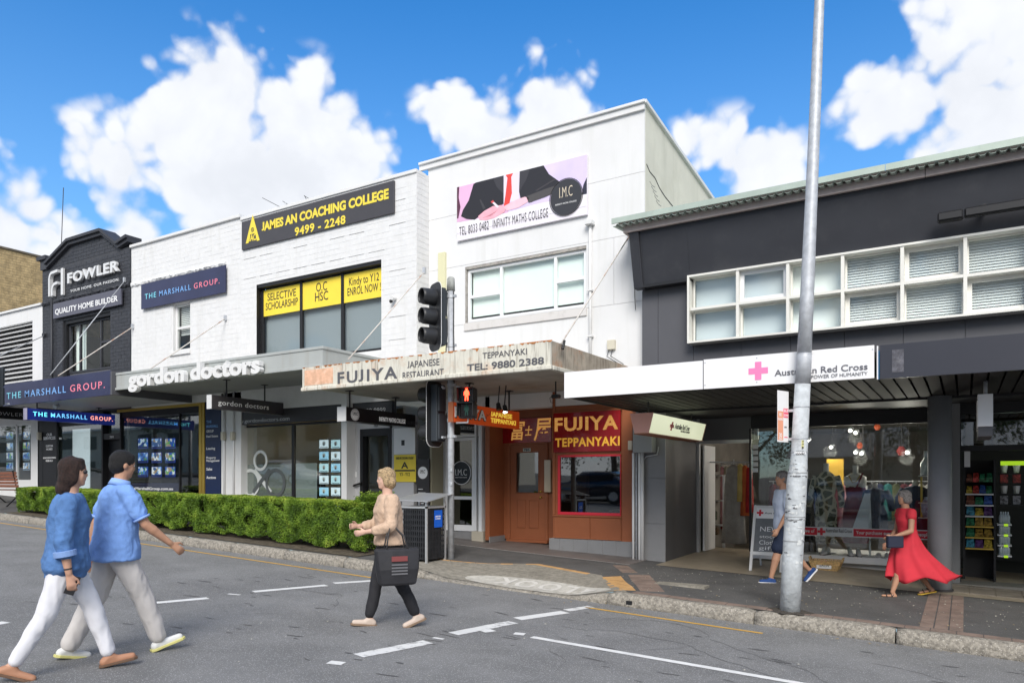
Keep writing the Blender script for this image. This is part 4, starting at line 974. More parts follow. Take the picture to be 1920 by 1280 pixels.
# choose the plane so that the near end sits 9.8 m from the eye line of the awning edge
def planeX(px, Y): return ax(px, Y)
Xg = planeX(397, 9.56)
s_, y0, y1, z0, z1 = hang_sign('hanging_sign', 'charcoal gordon doctors sign hanging under the grey awning', Xg, (397, 741, 766), (566, 758, 781), .14, mat('plum_charcoal', (.05,.045,.05), .35), M_silver, (.22, .75), ymax=11.4)
stext(s_, 'gordon doctors', Xg, y0+.15, atX(504, 780, Xg).y, z0+.09, .105, M_wtxt, .008, sp=1.1)
hang_z = zm0+.03
Xg = planeX(51, 9.28)
s_, y0, y1, z0, z1 = hang_sign('hanging_sign', 'lit navy hanging sign with glowing cyan and pink lettering', Xg, (51, 764, 788), (216, 778, 795), .16, mat('lit_navy', (.01,.02,.12), .3, emit=(.01,.02,.16), es=.25), mat('lilac_end', (.35,.33,.45), .4), (.12, .82), ymax=11.48)
Lc, Lm, Lp = (mat(n_, c_, .4, emit=c_, es=.7) for n_, c_ in (('lit_cyan', (.15,.75,.85)), ('lit_blue', (.15,.5,.85)), ('lit_coral', (.95,.35,.28))))
W_ = y1-y0
stext(s_, 'THE', Xg, y0+W_*.06, y0+W_*.21, z0+.10, .11, Lc, .01, sp=1.3); stext(s_, 'MARSHALL', Xg, y0+W_*.25, y0+W_*.66, z0+.10, .11, Lm, .01, sp=1.3); stext(s_, 'GROUP.', Xg, y0+W_*.70, y0+W_*.97, z0+.10, .11, Lp, .012, sp=1.3)
Xg = planeX(-60, 9.9)
s_, y0, y1, z0, z1 = hang_sign('hanging_sign', 'black hanging sign ending in faint OWLER letters at the left edge', Xg, (-60, 757, 780), (80, 768, 789), .14, M_black, M_black, (.3,))
stext(s_, 'FOWLER', Xg, atX(-14, 770, Xg).y, atX(43, 770, Xg).y, z0+.09, .11, M_silver, -.01, sp=1.1)
hang_z = z_soff
Xg = planeX(650, 9.55)
s_, y0, y1, z0, z1 = hang_sign('hanging_sign', 'black hanging sign with round white badge and INFINITY MATHS COLLEGE', Xg, (649, 762, 792), (779, 777.5, 798), .2, mat('sign_black', (.014,.013,.016), .3), M_white, (.10, .75))
disc((Xg+.002, y0+.22, (z0+z1)/2), .105, M_wtxt, s_, 'badge', xd=(0,1,0)); disc((Xg+.0065, y0+.22, (z0+z1)/2), .092, M_txt, s_, 'badge_ring', xd=(0,1,0), r2=.088, depth=.001)
stext(s_, 'I.M.C', Xg+.006, y0+.16, y0+.28, (z0+z1)/2-.01, .055, M_txt); stext(s_, 'INFINITY MATHS COLLEGE', Xg, atX(711, 780, Xg).y, atX(760, 780, Xg).y, z0+.055, .085, mat('glowing_white_print', (.9,.9,.9), .5, emit=(1,1,1), es=.1), .0)  # white print given a faint glow to lift it under the awning
stext(s_, 'TEL 8033 0482', Xg, atX(764, 780, Xg).y, atX(783, 780, Xg).y, z0+.055, .06, M_gtxt, .0)
# orange hanging sign of the restaurant
Xg = planeX(858, 9.6)
a = atX(858, 752, Xg)
s_, y0, y1, z0, z1 = hang_sign('hanging_sign', 'orange hanging sign with FUJIYA JAPANESE TEPPANYAKI beside the pedestrian light', Xg, (850, 753, 789), (974, 772.5, 805), .09, mat('orange_sign', (.72,.10,.02), .35, emit=(.9,.10,.01), es=.06), M_brown, (.25, .86))
stext(s_, 'FUJIYA', Xg, atX(852, 780, Xg).y, atX(911, 780, Xg).y, z0+.075, .17, M_txt, .06); stext(s_, 'FUJIYA', Xg+.003, atX(852, 780, Xg).y, atX(911, 780, Xg).y, z0+.08, .165, M_wtxt, .025)
for i, (t_, e) in enumerate((('JAPANESE', 960), ('TEPPANYAKI', 967))): stext(s_, t_, Xg, atX(920, 780, Xg).y, atX(e, 780, Xg).y, z0+.165-i*.105, .08, mat('glowing_yellow_print', (.95,.70,.08), .5, emit=(.95,.7,.08), es=.25), .03)  # yellow print given its own glow because it came out dim
for k in range(7):
    c0 = atX(900+k*3, 768+random.uniform(-3, 20), Xg); mb = MB()
    for q in range(3):
        an = random.uniform(0, 6.3); mb.add([(Xg+.0015, c0.y, c0.z), (Xg+.0015, c0.y+.035*math.cos(an), c0.z+.035*math.sin(an)), (Xg+.0015, c0.y+.07*math.cos(an+.15), c0.z+.07*math.sin(an+.15)), (Xg+.0015, c0.y+.03*math.cos(an+.4), c0.z+.03*math.sin(an+.4))], [(0,1,2,3)])
    part('bamboo_leaf', mb, M_txt, s_, fix=False)
# ================================================================ shopfronts under the left awnings
YS = 11.55
def card_mat(k):
    nm = 'photo_card_%d' % k
    if nm in MATS: return MATS[nm]
    m = bpy.data.materials.new(nm); m.use_nodes = True; t = m.node_tree; q = NT(t); b = t.nodes['Principled BSDF']
    pos = q.n('ShaderNodeNewGeometry').outputs['Position']
    v = q.n('ShaderNodeTexVoronoi', i_Vector=pos, i_Scale=9.0+k)
    cr = q.n('ShaderNodeValToRGB'); q.t.links.new(q.n('ShaderNodeSeparateColor', i_0=v.outputs['Color']).outputs[0], cr.inputs[0])
    pal = [[(.05,.2,.6),(.6,.7,.8),(.10,.25,.08),(.02,.06,.25)], [(.3,.5,.8),(.85,.85,.85),(.35,.25,.15),(.05,.12,.3)], [(.02,.1,.45),(.7,.72,.7),(.15,.4,.1),(.4,.3,.2)]][k % 3]
    cr.color_ramp.interpolation = 'CONSTANT'; cr.color_ramp.elements[0].color = (*pal[0], 1); cr.color_ramp.elements[1].position = .75; cr.color_ramp.elements[1].color = (*pal[3], 1)
    for p_, c_ in ((.3, pal[1]), (.55, pal[2])): e = cr.color_ramp.elements.new(p_); e.color = (*c_, 1)
    t.links.new(cr.outputs[0], b.inputs['Base Color']); t.links.new(cr.outputs[0], b.inputs['Emission Color']); b.inputs['Emission Strength'].default_value = .3
    b.inputs['Roughness'].default_value = .4; MATS[nm] = m; return m
def card(px, py, w, h, Y, k, label, group, cat='card', rim=(.02,.05,.3), face=None, person_=False):
    """a backlit display card hanging in a shop window, photo spots give its middle"""
    x0, x1 = ax(px-w/2, Y), ax(px+w/2, Y); z1, z0 = az(px, py-h/2, Y), az(px, py+h/2, Y)
    s_ = thing('display_card', label, cat, ((x0+x1)/2, Y, z0), group=group)
    part('card_frame', bx(x0, x1, Y, Y+.008, z0, z1), mat('card_rim_%.2f_%.2f' % rim[:2], rim, .4, emit=rim, es=.5), s_)
    g = .012; H = z1-z0
    if not person_:
        part('photo', bx(x0+g, x1-g, Y-.003, Y-.0005, z0+H*.22, z1-g), card_mat(k), s_); part('caption', bx(x0+g, x1-g, Y-.003, Y-.0005, z0+g, z0+H*.18), M_navy, s_)
    else:
        part('photo', bx(x0+g, x1-g, Y-.003, Y-.0005, z0+g, z1-g), mat('card_face_%d' % (k % 3), [(.62,.72,.78),(.30,.55,.72),(.45,.66,.72)][k % 3], .4, emit=[(.62,.72,.78),(.30,.55,.72),(.45,.66,.72)][k % 3], es=.35), s_)
        c = ((x0+x1)/2, Y-.004, z0+H*.55); disc(c, H*.24, mat('portrait_ground', (.75,.8,.82), .5), s_, 'portrait', n=16, depth=.001)
        disc((c[0], c[1]-.0015, c[2]+H*.05), H*.08, mat('portrait_skin', (.5,.32,.22), .6), s_, 'portrait_head', n=10, depth=.001)
        poly([(-H*.13, -H*.2), (H*.13, -H*.2), (H*.07, -.01), (-H*.07, -.01)], (c[0], c[1]-.0015, c[2]), M_txt, s_, 'portrait_body')
        part('caption', bx(x0+g*3, x1-g*3, Y-.0045, Y-.0035, z0+g*2, z0+g*3), M_gtxt, s_)
    for fx in (.15, .85): part('hanging_wire', bx(x0+(x1-x0)*fx-.0015, x0+(x1-x0)*fx+.0015, Y+.003, Y+.006, z1, z1+.07), M_galv, s_)
    return s_
G0 = lambda x: top(x, YS)
# Marshall shopfront
m0, m1 = ax(226, YS), ax(373, YS); zmd = zm0+.03; zms = az(300, 905, YS)
msh = thing('street_shop', 'estate agent shopfront with a grid of nine photo cards in the glass', 'shop', (-17.5, YS, G0(-17.5)))
msp = ax(336, YS)
part('window_frame', MB().box(m0, m1, YS, YS+.06, zmd-.25, zmd).box(m0-.04, m0, YS, YS+.06, G0(m0)-.1, zmd).box(msp-.02, msp+.02, YS+.001, YS+.059, G0(msp), zmd-.25), M_black, msh)
part('pane', bx(m0, msp-.02, YS+.025, YS+.031, G0(-17)+.0, zmd-.25), G_clear, msh); part('pane', bx(msp+.02, m1, YS+.025, YS+.031, G0(-17), zmd-.25), G_clear, msh)
part('window_film', bx(m0+.02, msp-.03, YS+.034, YS+.037, G0(-17)+.0, zms), M_navy, msh)
text('TheMarshallGroup.com.au', (ax(241, YS), YS+.02, az(300, 918, YS)), ax(323, YS)-ax(241, YS), .07, M_wtxt, msh, off=.02)
gd0, gd1 = ax(372.5, YS-.05), ax(383.5, YS-.05)
part('gold_jamb', MB().box(gd0, gd0+.10, YS-.05, YS+.1, G0(gd0)-.1, zmd+.05).box(gd1-.09, gd1, YS-.06, YS+.1, G0(gd0)-.1, zmd+.05), M_goldm, msh, bev=.004)
part('header', bx(m0-.1, gd1, YS-.04, YS-.001, zmd-.10, zmd+.1), M_goldm, msh)
nv0, nv1 = ax(385, YS-.05), ax(413.5, YS-.05); part('service_panel', bx(nv0, nv1, YS-.05, YS+.1, G0(nv0)-.1, zmd+.05), mat('navy_panel', (.018,.03,.08), .3), msh)
for t_, yy, h_, f_ in (('THE', 793.5, .06, .35), ('MARSHALL', 802, .06, .8), ('GROUP', 811, .06, .5), ('Real Estate', 820, .05, .8), ('Leasing', 843, .06, .6), ('Property', 860, .055, .65), ('Management', 865.5, .055, .9), ('Sales', 881.5, .065, .4), ('Auctions', 897, .065, .65)):
    text(t_, (nv0+.05, YS-.054, az(387, yy, YS)), (nv1-nv0)*f_*.95, h_*1.05, M_bl if yy < 808 else M_wtxt, msh, off=.015)
room(msh, m0, nv0, YS+.2, YS+4, G0(-17)+.05, zmd+.0, mat('office_interior', (.55,.51,.42), .8), mat('office_floor', (.12,.11,.10), .6), M_soff)
gi = 'photo cards in a three by three grid in the window'
rows_, cols_ = ['top', 'middle', 'bottom'], ['left', 'middle', 'right']
for r_ in range(3):
    for c_ in range(3): card(268+c_*25.5, 831+r_*26.5-c_*0, 18.5, 19, YS+.12, r_*3+c_, 'backlit photo card, %s row %s column of the three by three grid' % (rows_[r_], cols_[c_]), gi)
# chair and screen inside
oc = thing('office_chair', 'black office chair inside the estate agent office', 'chair', (ax(348, 13.5), 13.5, G0(-17))); cxx = ax(348, 13.5); zf_ = G0(-17)+.05
part('seat', bx(cxx-.25, cxx+.25, 13.3, 13.8, zf_+.42, zf_+.5), M_black, oc); part('backrest', bx(cxx-.25, cxx-.2, 13.3, 13.8, zf_+.5, zf_+1.0), M_black, oc); part('stem', MB().tube([(cxx, 13.5, zf_), (cxx, 13.5, zf_+.42)], .04, 8), M_black, oc)
tv = thing('wall_screen', 'dark wall screen inside the estate agent office', 'screen', (ax(362, 14.5), 14.5, 2.3)); part('panel', bx(ax(354, 14.6), ax(373, 14.6), 14.55, 14.6, az(360, 872, 14.6), az(360, 833, 14.6)), M_black, tv)
# white pillar with two conduits and meter boxes
p0, p1 = ax(415, YS-.15), ax(452, YS-.15)
part('pillar', bx(p0, p1, YS-.15, YS+.3, G0(p0)-.2, zg0+.1), M_white, jac)
for px in (420.5, 438):
    xx = ax(px, YS-.18); part('conduit', MB().tube([(xx, YS-.18, G0(xx)-.05), (xx, YS-.18, zg0+.05)], .022, 8), M_silver, jac, smooth=True)
    part('switch_box', bx(xx-.045, xx+.045, YS-.25, YS-.16, az(px, 826, YS), az(px, 811, YS)), mat('beige_plastic', (.60,.56,.45), .5), jac, bev=.006)
# gordon doctors shopfront
g0, g1 = ax(452, YS), ax(641, YS); zgh = az(560, 792, YS); Gd = G0(-13)
gsh = thing('street_shop', 'medical centre shopfront with frosted symbol and staff cards in the glass', 'shop', (-13, YS, Gd))
gm = ax(549, YS)
part('window_frame', MB().box(g0, g1, YS, YS+.06, zgh-.05, zgh).box(g0, g0+.05, YS, YS+.06, Gd, zgh-.05).box(gm-.04, gm+.04, YS, YS+.06, Gd, zgh-.05).box(g1-.03, g1, YS, YS+.06, Gd, zgh-.05), M_black, gsh)
for a, b in ((g0+.05, gm-.04), (gm+.04, g1-.03)): part('pane', bx(a, b, YS+.025, YS+.031, Gd, zgh-.05), G_clear, gsh)
M_frost = glass('frosted_film', opaque=(.45,.50,.49), omix=.55, rough=.1)
part('frosted_film', bx(gm+.06, ax(592, YS), YS+.034, YS+.037, Gd, az(560, 868, YS)), M_frost, gsh)
part('frosted_film', bx(g0+.06, gm-.05, YS+.034, YS+.037, Gd, az(500, 870, YS)), glass('light_film', opaque=(.42,.44,.42), omix=.38, rough=.1), gsh)
# ring and cross symbol
sc_ = (ax(487, YS), YS+.02, az(487, 863, YS)); M_sym = mat('symbol_white', (.62,.64,.62), .5); M_symd = mat('symbol_dark', (.09,.10,.10), .5)
disc(sc_, .24, M_sym, gsh, 'symbol_ring', r2=.175); 
for cx2, m_ in ((468, M_sym), (515, M_symd)): disc((ax(cx2, YS), YS+.019, az(490, 905, YS)), .33, m_, gsh, 'symbol_ring', r2=.255)
cq = Vector((ax(490, YS), YS+.017, az(490, 900, YS)))
for sg in (-1, 1): part('symbol_stroke', MB().bar(cq+Vector((-.36*sg, 0, -.3)), cq+Vector((.3*sg, 0, .26)), .004, .10, up=(0,1,0)) if False else MB().bar(cq+Vector((-.3*sg, -.002*sg, -.28)), cq+Vector((.26*sg, -.002*sg, .24)), .10, .003, up=(0,1,0)), M_symd if sg > 0 else M_sym, gsh)
room(gsh, g0, g1+.3, YS+.2, YS+4, Gd+.05, zg0, mat('clinic_interior', (.58,.53,.42), .8), mat('office_floor', (.12,.11,.10), .6), M_soff)
counter = thing('reception_counter', 'dark reception counter behind the medical centre glass', 'counter', (-12, 13.8, Gd)); part('front', bx(ax(553, 14), ax(600, 14), 13.7, 14.2, Gd, Gd+1.1), M_black, counter); part('counter_top', bx(ax(552, 14), ax(601, 14), 13.65, 14.25, Gd+1.1, Gd+1.15), M_white, counter)
gi = 'staff cards hanging in two columns in the clinic window'; rn = ['first', 'second', 'third', 'fourth', 'fifth', 'sixth']
for r_ in range(6):
    for c_ in range(2): card(607.5+c_*22, 832+r_*22.3, 18.5, 17.5, YS+.10, r_+c_*2, 'pale blue staff portrait card, %s from the top of the %s column' % (rn[r_], 'left' if c_ == 0 else 'right'), gi, rim=(.02,.03,.035), person_=True)
# dark fascia over the shop with faint web address
fs = thing('fascia_panel', 'dark fascia panel with faint pale web address above the clinic window', 'sign', (-12.5, YS, zgh))
f0, f1 = ax(440, YS-.12), ax(735, YS-.12)
part('board', bx(f0, f1, YS-.12, YS-.02, zgh+.01, zg0+.08), mat('dark_fascia', (.05,.05,.055), .4), fs)
text('www.gordondoctors.com', (ax(444, YS), YS-.124, az(500, 790, YS-.12)), ax(552, YS-.12)-ax(444, YS-.12), .09, M_silver, fs, off=-.01)
text('9499 9999', (ax(676, YS-.12), YS-.124, az(724, 772, YS-.12)), ax(723, YS-.12)-ax(676, YS-.12), .10, M_silver, fs, off=-.01)
# grey wall with handrail, door opening and posters (coaching college entrance)
XQ = ax(640, YS-.3)
part('pier', bx(XQ, ax(650, YS-.3), YS-.3, YS+.2, G0(XQ)-.2, zg0+.1), M_white, jac)
q0, q1, q2 = ax(650, YS), ax(678, YS), ax(737, YS); zq1, zq0 = az(710, 803, YS), G0(-10.5)
qs = thing('street_shop', 'grey clinic entrance wall with black framed opening and sloping handrail', 'shop', (-10.6, YS, zq0))
part('wall', MB().box(q0, q1, YS-.04, YS+.1, zq0-.2, zg0).box(q1, q2+.02, YS-.04, YS+.1, zq1, zgh).box(ax(733, YS), ax(778, YS), YS-.04, YS+.1, zq0-.2, zgh), mat('light_grey_wall', (.46,.46,.47), .6), qs)
part('opening_frame', MB().box(q1, q1+.08, YS-.05, YS+.12, zq0, zq1).box(q1+.08, q2, YS-.05, YS+.12, zq1-.15, zq1).box(q2-.1, q2, YS-.05, YS+.12, zq0, zq1-.15), M_black, qs)
part('pane', bx(q1+.08, q2-.1, YS+.05, YS+.055, zq0, zq1-.15), G_clear, qs)
part('handrail', MB().tube([at(649, 915, YS-.1), at(677, 905, YS-.1), at(679, 905, YS-.02)], .022, 8), M_black, qs); part('wall_notice', bx(ax(657, YS-.05), ax(669, YS-.05), YS-.05, YS-.045, az(663, 894, YS), az(663, 884, YS)), M_silver, qs)
text('785A', (ax(701, YS-.05), YS-.055, az(706, 803, YS)+.03), .12, .05, M_txt, qs)
room(qs, q1-.4, q2+.1, YS+.2, YS+3, zq0+.05, zgh+.2, mat('clinic_interior', (.58,.53,.42), .8), mat('office_floor', (.12,.11,.10), .6))
def glow_light(parent, p, e, col):
    ld = bpy.data.lights.new('lamp_light', 'POINT'); ld.energy = e; ld.color = col; ld.shadow_soft_size = .12; lo = bpy.data.objects.new('lamp_light', ld); COL.objects.link(lo); lo.parent = parent; lo.location = Vector(p)-parent.location
pl_ = thing('pendant_lamp', 'brass dome pendant lamp glowing inside the clinic entrance', 'lamp', at(706, 850, 12.6)); p = at(712, 853, 12.6)
part('lamp_shade', MB().tube([p, p+Vector((0, 0, .05)), p+Vector((0, 0, .12)), p+Vector((0, 0, .17))], [.2, .19, .12, .03], 20), M_goldm, pl_, smooth=True); part('lamp_glow', MB().tube([p+Vector((0, 0, -.006)), p+Vector((0, 0, -.001))], .18, 20), mat('warm_glow', (.9,.7,.3), .5, emit=(1,.75,.3), es=3), pl_); part('lamp_cord', MB().tube([p+Vector((0, 0, .17)), p+Vector((0, 0, .6))], .006, 5), M_black, pl_)
glow_light(pl_, p+Vector((0, 0, -.12)), 30, (1,.85,.6))
rc = thing('reception_desk', 'dark reception desk with purple notice inside the clinic entrance', 'counter', at(706, 1000, 12.8)); part('front', bx(ax(680, 12.9), ax(731, 12.9), 12.7, 13.1, zq0, az(706, 903, 12.9)), M_black, rc); part('counter_top', bx(ax(680, 12.9), ax(731, 12.9), 12.65, 13.15, az(706, 903, 12.9), az(706, 903, 12.9)+.03), M_wtxt, rc); part('notice', bx(ax(681, 12.69), ax(702, 12.69), 12.685, 12.695, az(690, 945, 12.7), az(690, 925, 12.7)), mat('purple_notice', (.12,.05,.2), .5), rc)
ps = thing('poster', 'yellow coaching college poster with an A emblem on the grey wall', 'poster', at(758, 902, YS-.05))
y0p, y1p = ax(739, YS-.05), ax(780, YS-.05); pz1, pz0 = az(760, 852, YS-.05), az(760, 903, YS-.05)
part('sheet', bx(y0p, y1p, YS-.055, YS-.049, pz0, pz1), M_yel, ps); part('rule', bx(y0p+.03, y1p-.02, YS-.058, YS-.0555, (pz0+pz1)/2-.06, (pz0+pz1)/2-.03), M_txt, ps)
text('A', ((y0p+y1p)/2-.09, YS-.058, (pz0+pz1)/2+.0), .18, .13, M_txt, ps, off=.02); text('JAMES AN COACHING COLLEGE', (y0p+.06, YS-.058, pz1-.09), y1p-y0p-.12, .05, M_txt, ps); text('Y3 - Y12', (y0p+.15, YS-.058, pz0+.12), y1p-y0p-.3, .07, M_txt, ps)
nt = thing('poster', 'white notice with small dark mark above the yellow poster', 'poster', at(758, 850, YS-.05)); part('sheet', bx(y0p, y1p-.02, YS-.055, YS-.049, pz1+.01, az(760, 802, YS-.05)), M_wtxt, nt); part('mark', bx(ax(756, YS), ax(762, YS), YS-.058, YS-.0555, az(758, 835, YS), az(758, 825, YS)), M_txt, nt)
ib = thing('notice_board', 'tall black notice board with round white badge beside the yellow poster', 'poster', at(793, 960, YS-.05))
i0, i1 = ax(782, YS-.05), ax(805, YS-.05); iz1, iz0 = az(793, 860, YS-.05), az(793, 925, YS-.05)
part('board', bx(i0, i1, YS-.06, YS-.03, iz0-.3, iz1), M_txt, ib); disc(((i0+i1)/2, YS-.062, iz1-.27), .12, M_wtxt, ib, 'badge'); text('I.M.C', ((i0+i1)/2-.06, YS-.068, iz1-.28), .12, .07, M_txt, ib)
for k, w_ in enumerate((.5, .8, .7, .85, .6)): part('print_line', bx(i0+.04, i0+.04+(i1-i0-.08)*w_, YS-.063, YS-.0605, iz1-.6-k*.07, iz1-.585-k*.07), M_silver, ib)
lb = part('lobby_wall', MB().box(ax(778, YS), ax(846, YS)+.35, YS+1.6, YS+1.7, zq0-.1, zgh+.3).box(ax(806, YS)+.0, ax(806, YS)+.05, YS+.0, YS+1.6, zq0, zgh+.3), mat('lobby_cream', (.30,.28,.20), .8), qs)
part('jamb', MB().box(ax(820, YE), ax(820, YE)+.06, YE-.1, YE+.1, zq0-.1, zgh+.4).box(ax(832, YE), ax(832, YE)+.05, YE-.08, YE+.1, zq0-.1, zgh+.4), M_alu, en)
# charcoal shop ground floor: services panel, glass door, side door with number
YA = YS
fsf = thing('street_shop', 'black builder shopfront with OUR SERVICES panel and glass door', 'shop', (-21.5, YA, G0(-21)))
s0, s1 = ax(80, YA-.05), ax(106, YA-.05)
part('service_panel', bx(s0, s1, YA-.05, YA, G0(s0)-.2, 4.2), M_black, fsf)
for t_, yy, f_, h_ in (('OUR', 817, .4, .085), ('SERVICES', 823.5, .86, .085), ('CUSTOM', 837.5, .5, .06), ('HOMES', 843.5, .45, .06), ('KNOCKDOWN', 859.5, .9, .055), ('REBUILD', 865, .5, .055)):
    wv = (s1-s0)*f_; text(t_, ((s0+s1)/2-wv/2, YA-.054, az(92, yy, YA-.05)), wv, h_, M_wtxt, fsf, off=.02)
d0, d1 = ax(104, YA), ax(192, YA); zdt = az(150, 797, YA)
part('door_frame', MB().box(d0, d1, YA, YA+.06, zdt, 4.2).box(d0, d0+.05, YA, YA+.06, G0(d0), zdt).box(d1-.05, d1, YA, YA+.06, G0(d0), zdt), M_black, fsf)
part('door_glass', bx(d0+.05, d1-.05, YA+.03, YA+.035, G0(-20), zdt), G_clear, fsf)
part('inner_white_panel', bx(ax(136, YA+.4), ax(168, YA+.4), YA+.4, YA+.42, G0(-20), az(150, 804, YA+.4)), mat('glowing_white', (.72,.76,.78), .6, emit=(.6,.68,.72), es=.35), fsf)  # white panel behind the glass with a glow in its material
n0, n1 = ax(194, YA+.0), ax(226, YA+.0)
part('side_door', bx(n0, n1, YA+.15, YA+.2, G0(-19), az(210, 823, YA)), M_black, fsf); part('door_header', bx(n0, n1, YA, YA+.15, az(210, 823, YA), az(210, 812, YA)), M_txt, fsf); text('799', (ax(206, YA), YA-.004, az(210, 821, YA)), ax(213.5, YA)-ax(206, YA), .06, M_wtxt, fsf, off=.02)
part('transom_glass', bx(n0, n1, YA+.1, YA+.105, az(210, 812, YA), 4.1), G_clear, fsf)
part('jamb', MB().box(n0-.06, n0, YA-.02, YA+.15, G0(-19)-.2, 4.15).box(n1, n1+.04, YA-.02, YA+.15, G0(-19)-.2, 4.15), M_black, fsf)
room(fsf, s0, n1, YA+.25, YA+4, G0(-20)+.05, 4.2, mat('deep_interior', (.12,.14,.12), .8))
for px in (74, 109):
    xx = ax(px, YA-.1); sbx = part('switch_box', bx(xx-.05, xx+.05, YA-.16, YA-.06, az(px, 825, YA), az(px, 811, YA)), mat('beige_plastic', (.60,.56,.45), .5), fsf, bev=.006) if px == 74 else part('door_knob', MB().tube([(xx, YA-.06, az(px, 822, YA)), (xx, YA-.01, az(px, 822, YA))], .03, 8), M_silver, fsf)
# leftmost shop window with white frame and cards
w0, w1 = -29.0, ax(61, YS); zwt, zwb = az(60, 793, YS), az(60, 899, YS)
lsf = thing('street_shop', 'white framed shop window with hanging photo cards at the left edge', 'shop', (-26, YS, G0(-26)))
part('wall', MB().box(-34, ax(72, YS), YS, YS+.15, zwt, 4.3).box(-34, ax(72, YS)+.15, YS, YS+.15, G0(-26)-.3, zwb).box(w1, ax(76, YS), YS-.05, YS+.15, G0(-24)-.3, 4.3), M_white, lsf)
xm = ax(30, YS); part('window_frame', MB().box(xm-.05, xm+.02, YS+.02, YS+.08, zwb, zwt).box(w1-.03, w1, YS+.02, YS+.08, zwb, zwt).box(w0, w1, YS+.02, YS+.08, zwt-.04, zwt), M_silver, lsf)
part('pane', bx(w0, w1, YS+.05, YS+.055, zwb, zwt), G_clear, lsf); room(lsf, -30, w1+.1, YS+.2, YS+3, zwb-.3, zwt+.1, M_dark)
for i, (px, py) in enumerate(((18, 817), (18, 837), (18, 855), (18, 874), (49, 816), (49, 836), (49, 855), (49, 874))):
    card(px, py, 12, 14, YS+.12, i, 'property photo card, %s down in the %s column of the leftmost window' % (['top one', 'second', 'third', 'bottom one'][i % 4], 'left' if i < 4 else 'right'), 'property cards in the leftmost window', rim=(.25,.35,.45))
# side piers closing the row
part('party_pier', bx(ax(74, YS), s0+.02, YS-.05, YS+.2, G0(-23)-.3, 4.3), M_black, fsf)
# ================================================================ charcoal building on the right
YR = 11.65; XR0, XR1 = ax(1205, YR), 12.0
red = thing('shop_building', 'dark grey shop with long band of white framed windows and skillion roof', 'building', (1, YR, gz(0)))
cbz1, cbz0 = az(1292, 521.5, 11.45), az(1292, 641, 11.45)
zk = az(1205, 538, YR-.2); zfas0 = az(1185, 435.5, 11.2); zfas1 = az(1185, 419, 11.2)
wx_ = [ax(p, 11.45) for p in (1294, 1384, 1478, 1580.5, 1692, 1810)]; st = wx_[5]-wx_[4]; wx_ += [wx_[5]+st, wx_[5]+2*st, wx_[5]+3*st]
WL, WRt = wx_[0], wx_[-1]
mb = MB(); wall(red, XR0, XR1, 2.9, zk+.02, YR, M_panel, [(WL, WRt, cbz0, cbz1)], .2)
# upper leaning fascia wall
mb = MB().prism([(YR-.2, zk), (YR-.42, zfas0+.05), (YR-.1, zfas0+.05), (YR+.19, zk)], XR0-.0, WL, 'x').prism([(YR-.2-.22*(cbz1-zk)/(zfas0-zk), cbz1+.031), (YR-.42, zfas0+.05), (YR-.1, zfas0+.05), (YR+.1, cbz1+.031)], WL+.0005, XR1, 'x')
part('upper_wall', mb, M_charc, red)
part('upper_wall_edge', MB().prism([(YR-.235, zk-.02), (YR-.455, zfas0+.0), (YR-.3, zfas0+.0), (YR-.08, zk-.02)], XR0-.06, XR0+.10, 'x'), M_charc, red, bev=.006)
part('wall_trim', bx(XR0+.10, WL-.01, YR-.235, YR-.20, zk-.02, zk+.03), M_black, red)
pj = [XR0+.0, XR0+.28]+wx_
for a, b in zip(pj[:-1], pj[1:]): 
    if a < WL-.01: part('cladding_panel', bx(a+.003, b-.003, YR-.03, YR-.001, 2.9, zk-.021), M_panel, red)
    else: part('cladding_panel', bx(a+.003, b-.003, YR-.03, YR-.001, 2.9, cbz0-.03), M_panel, red)
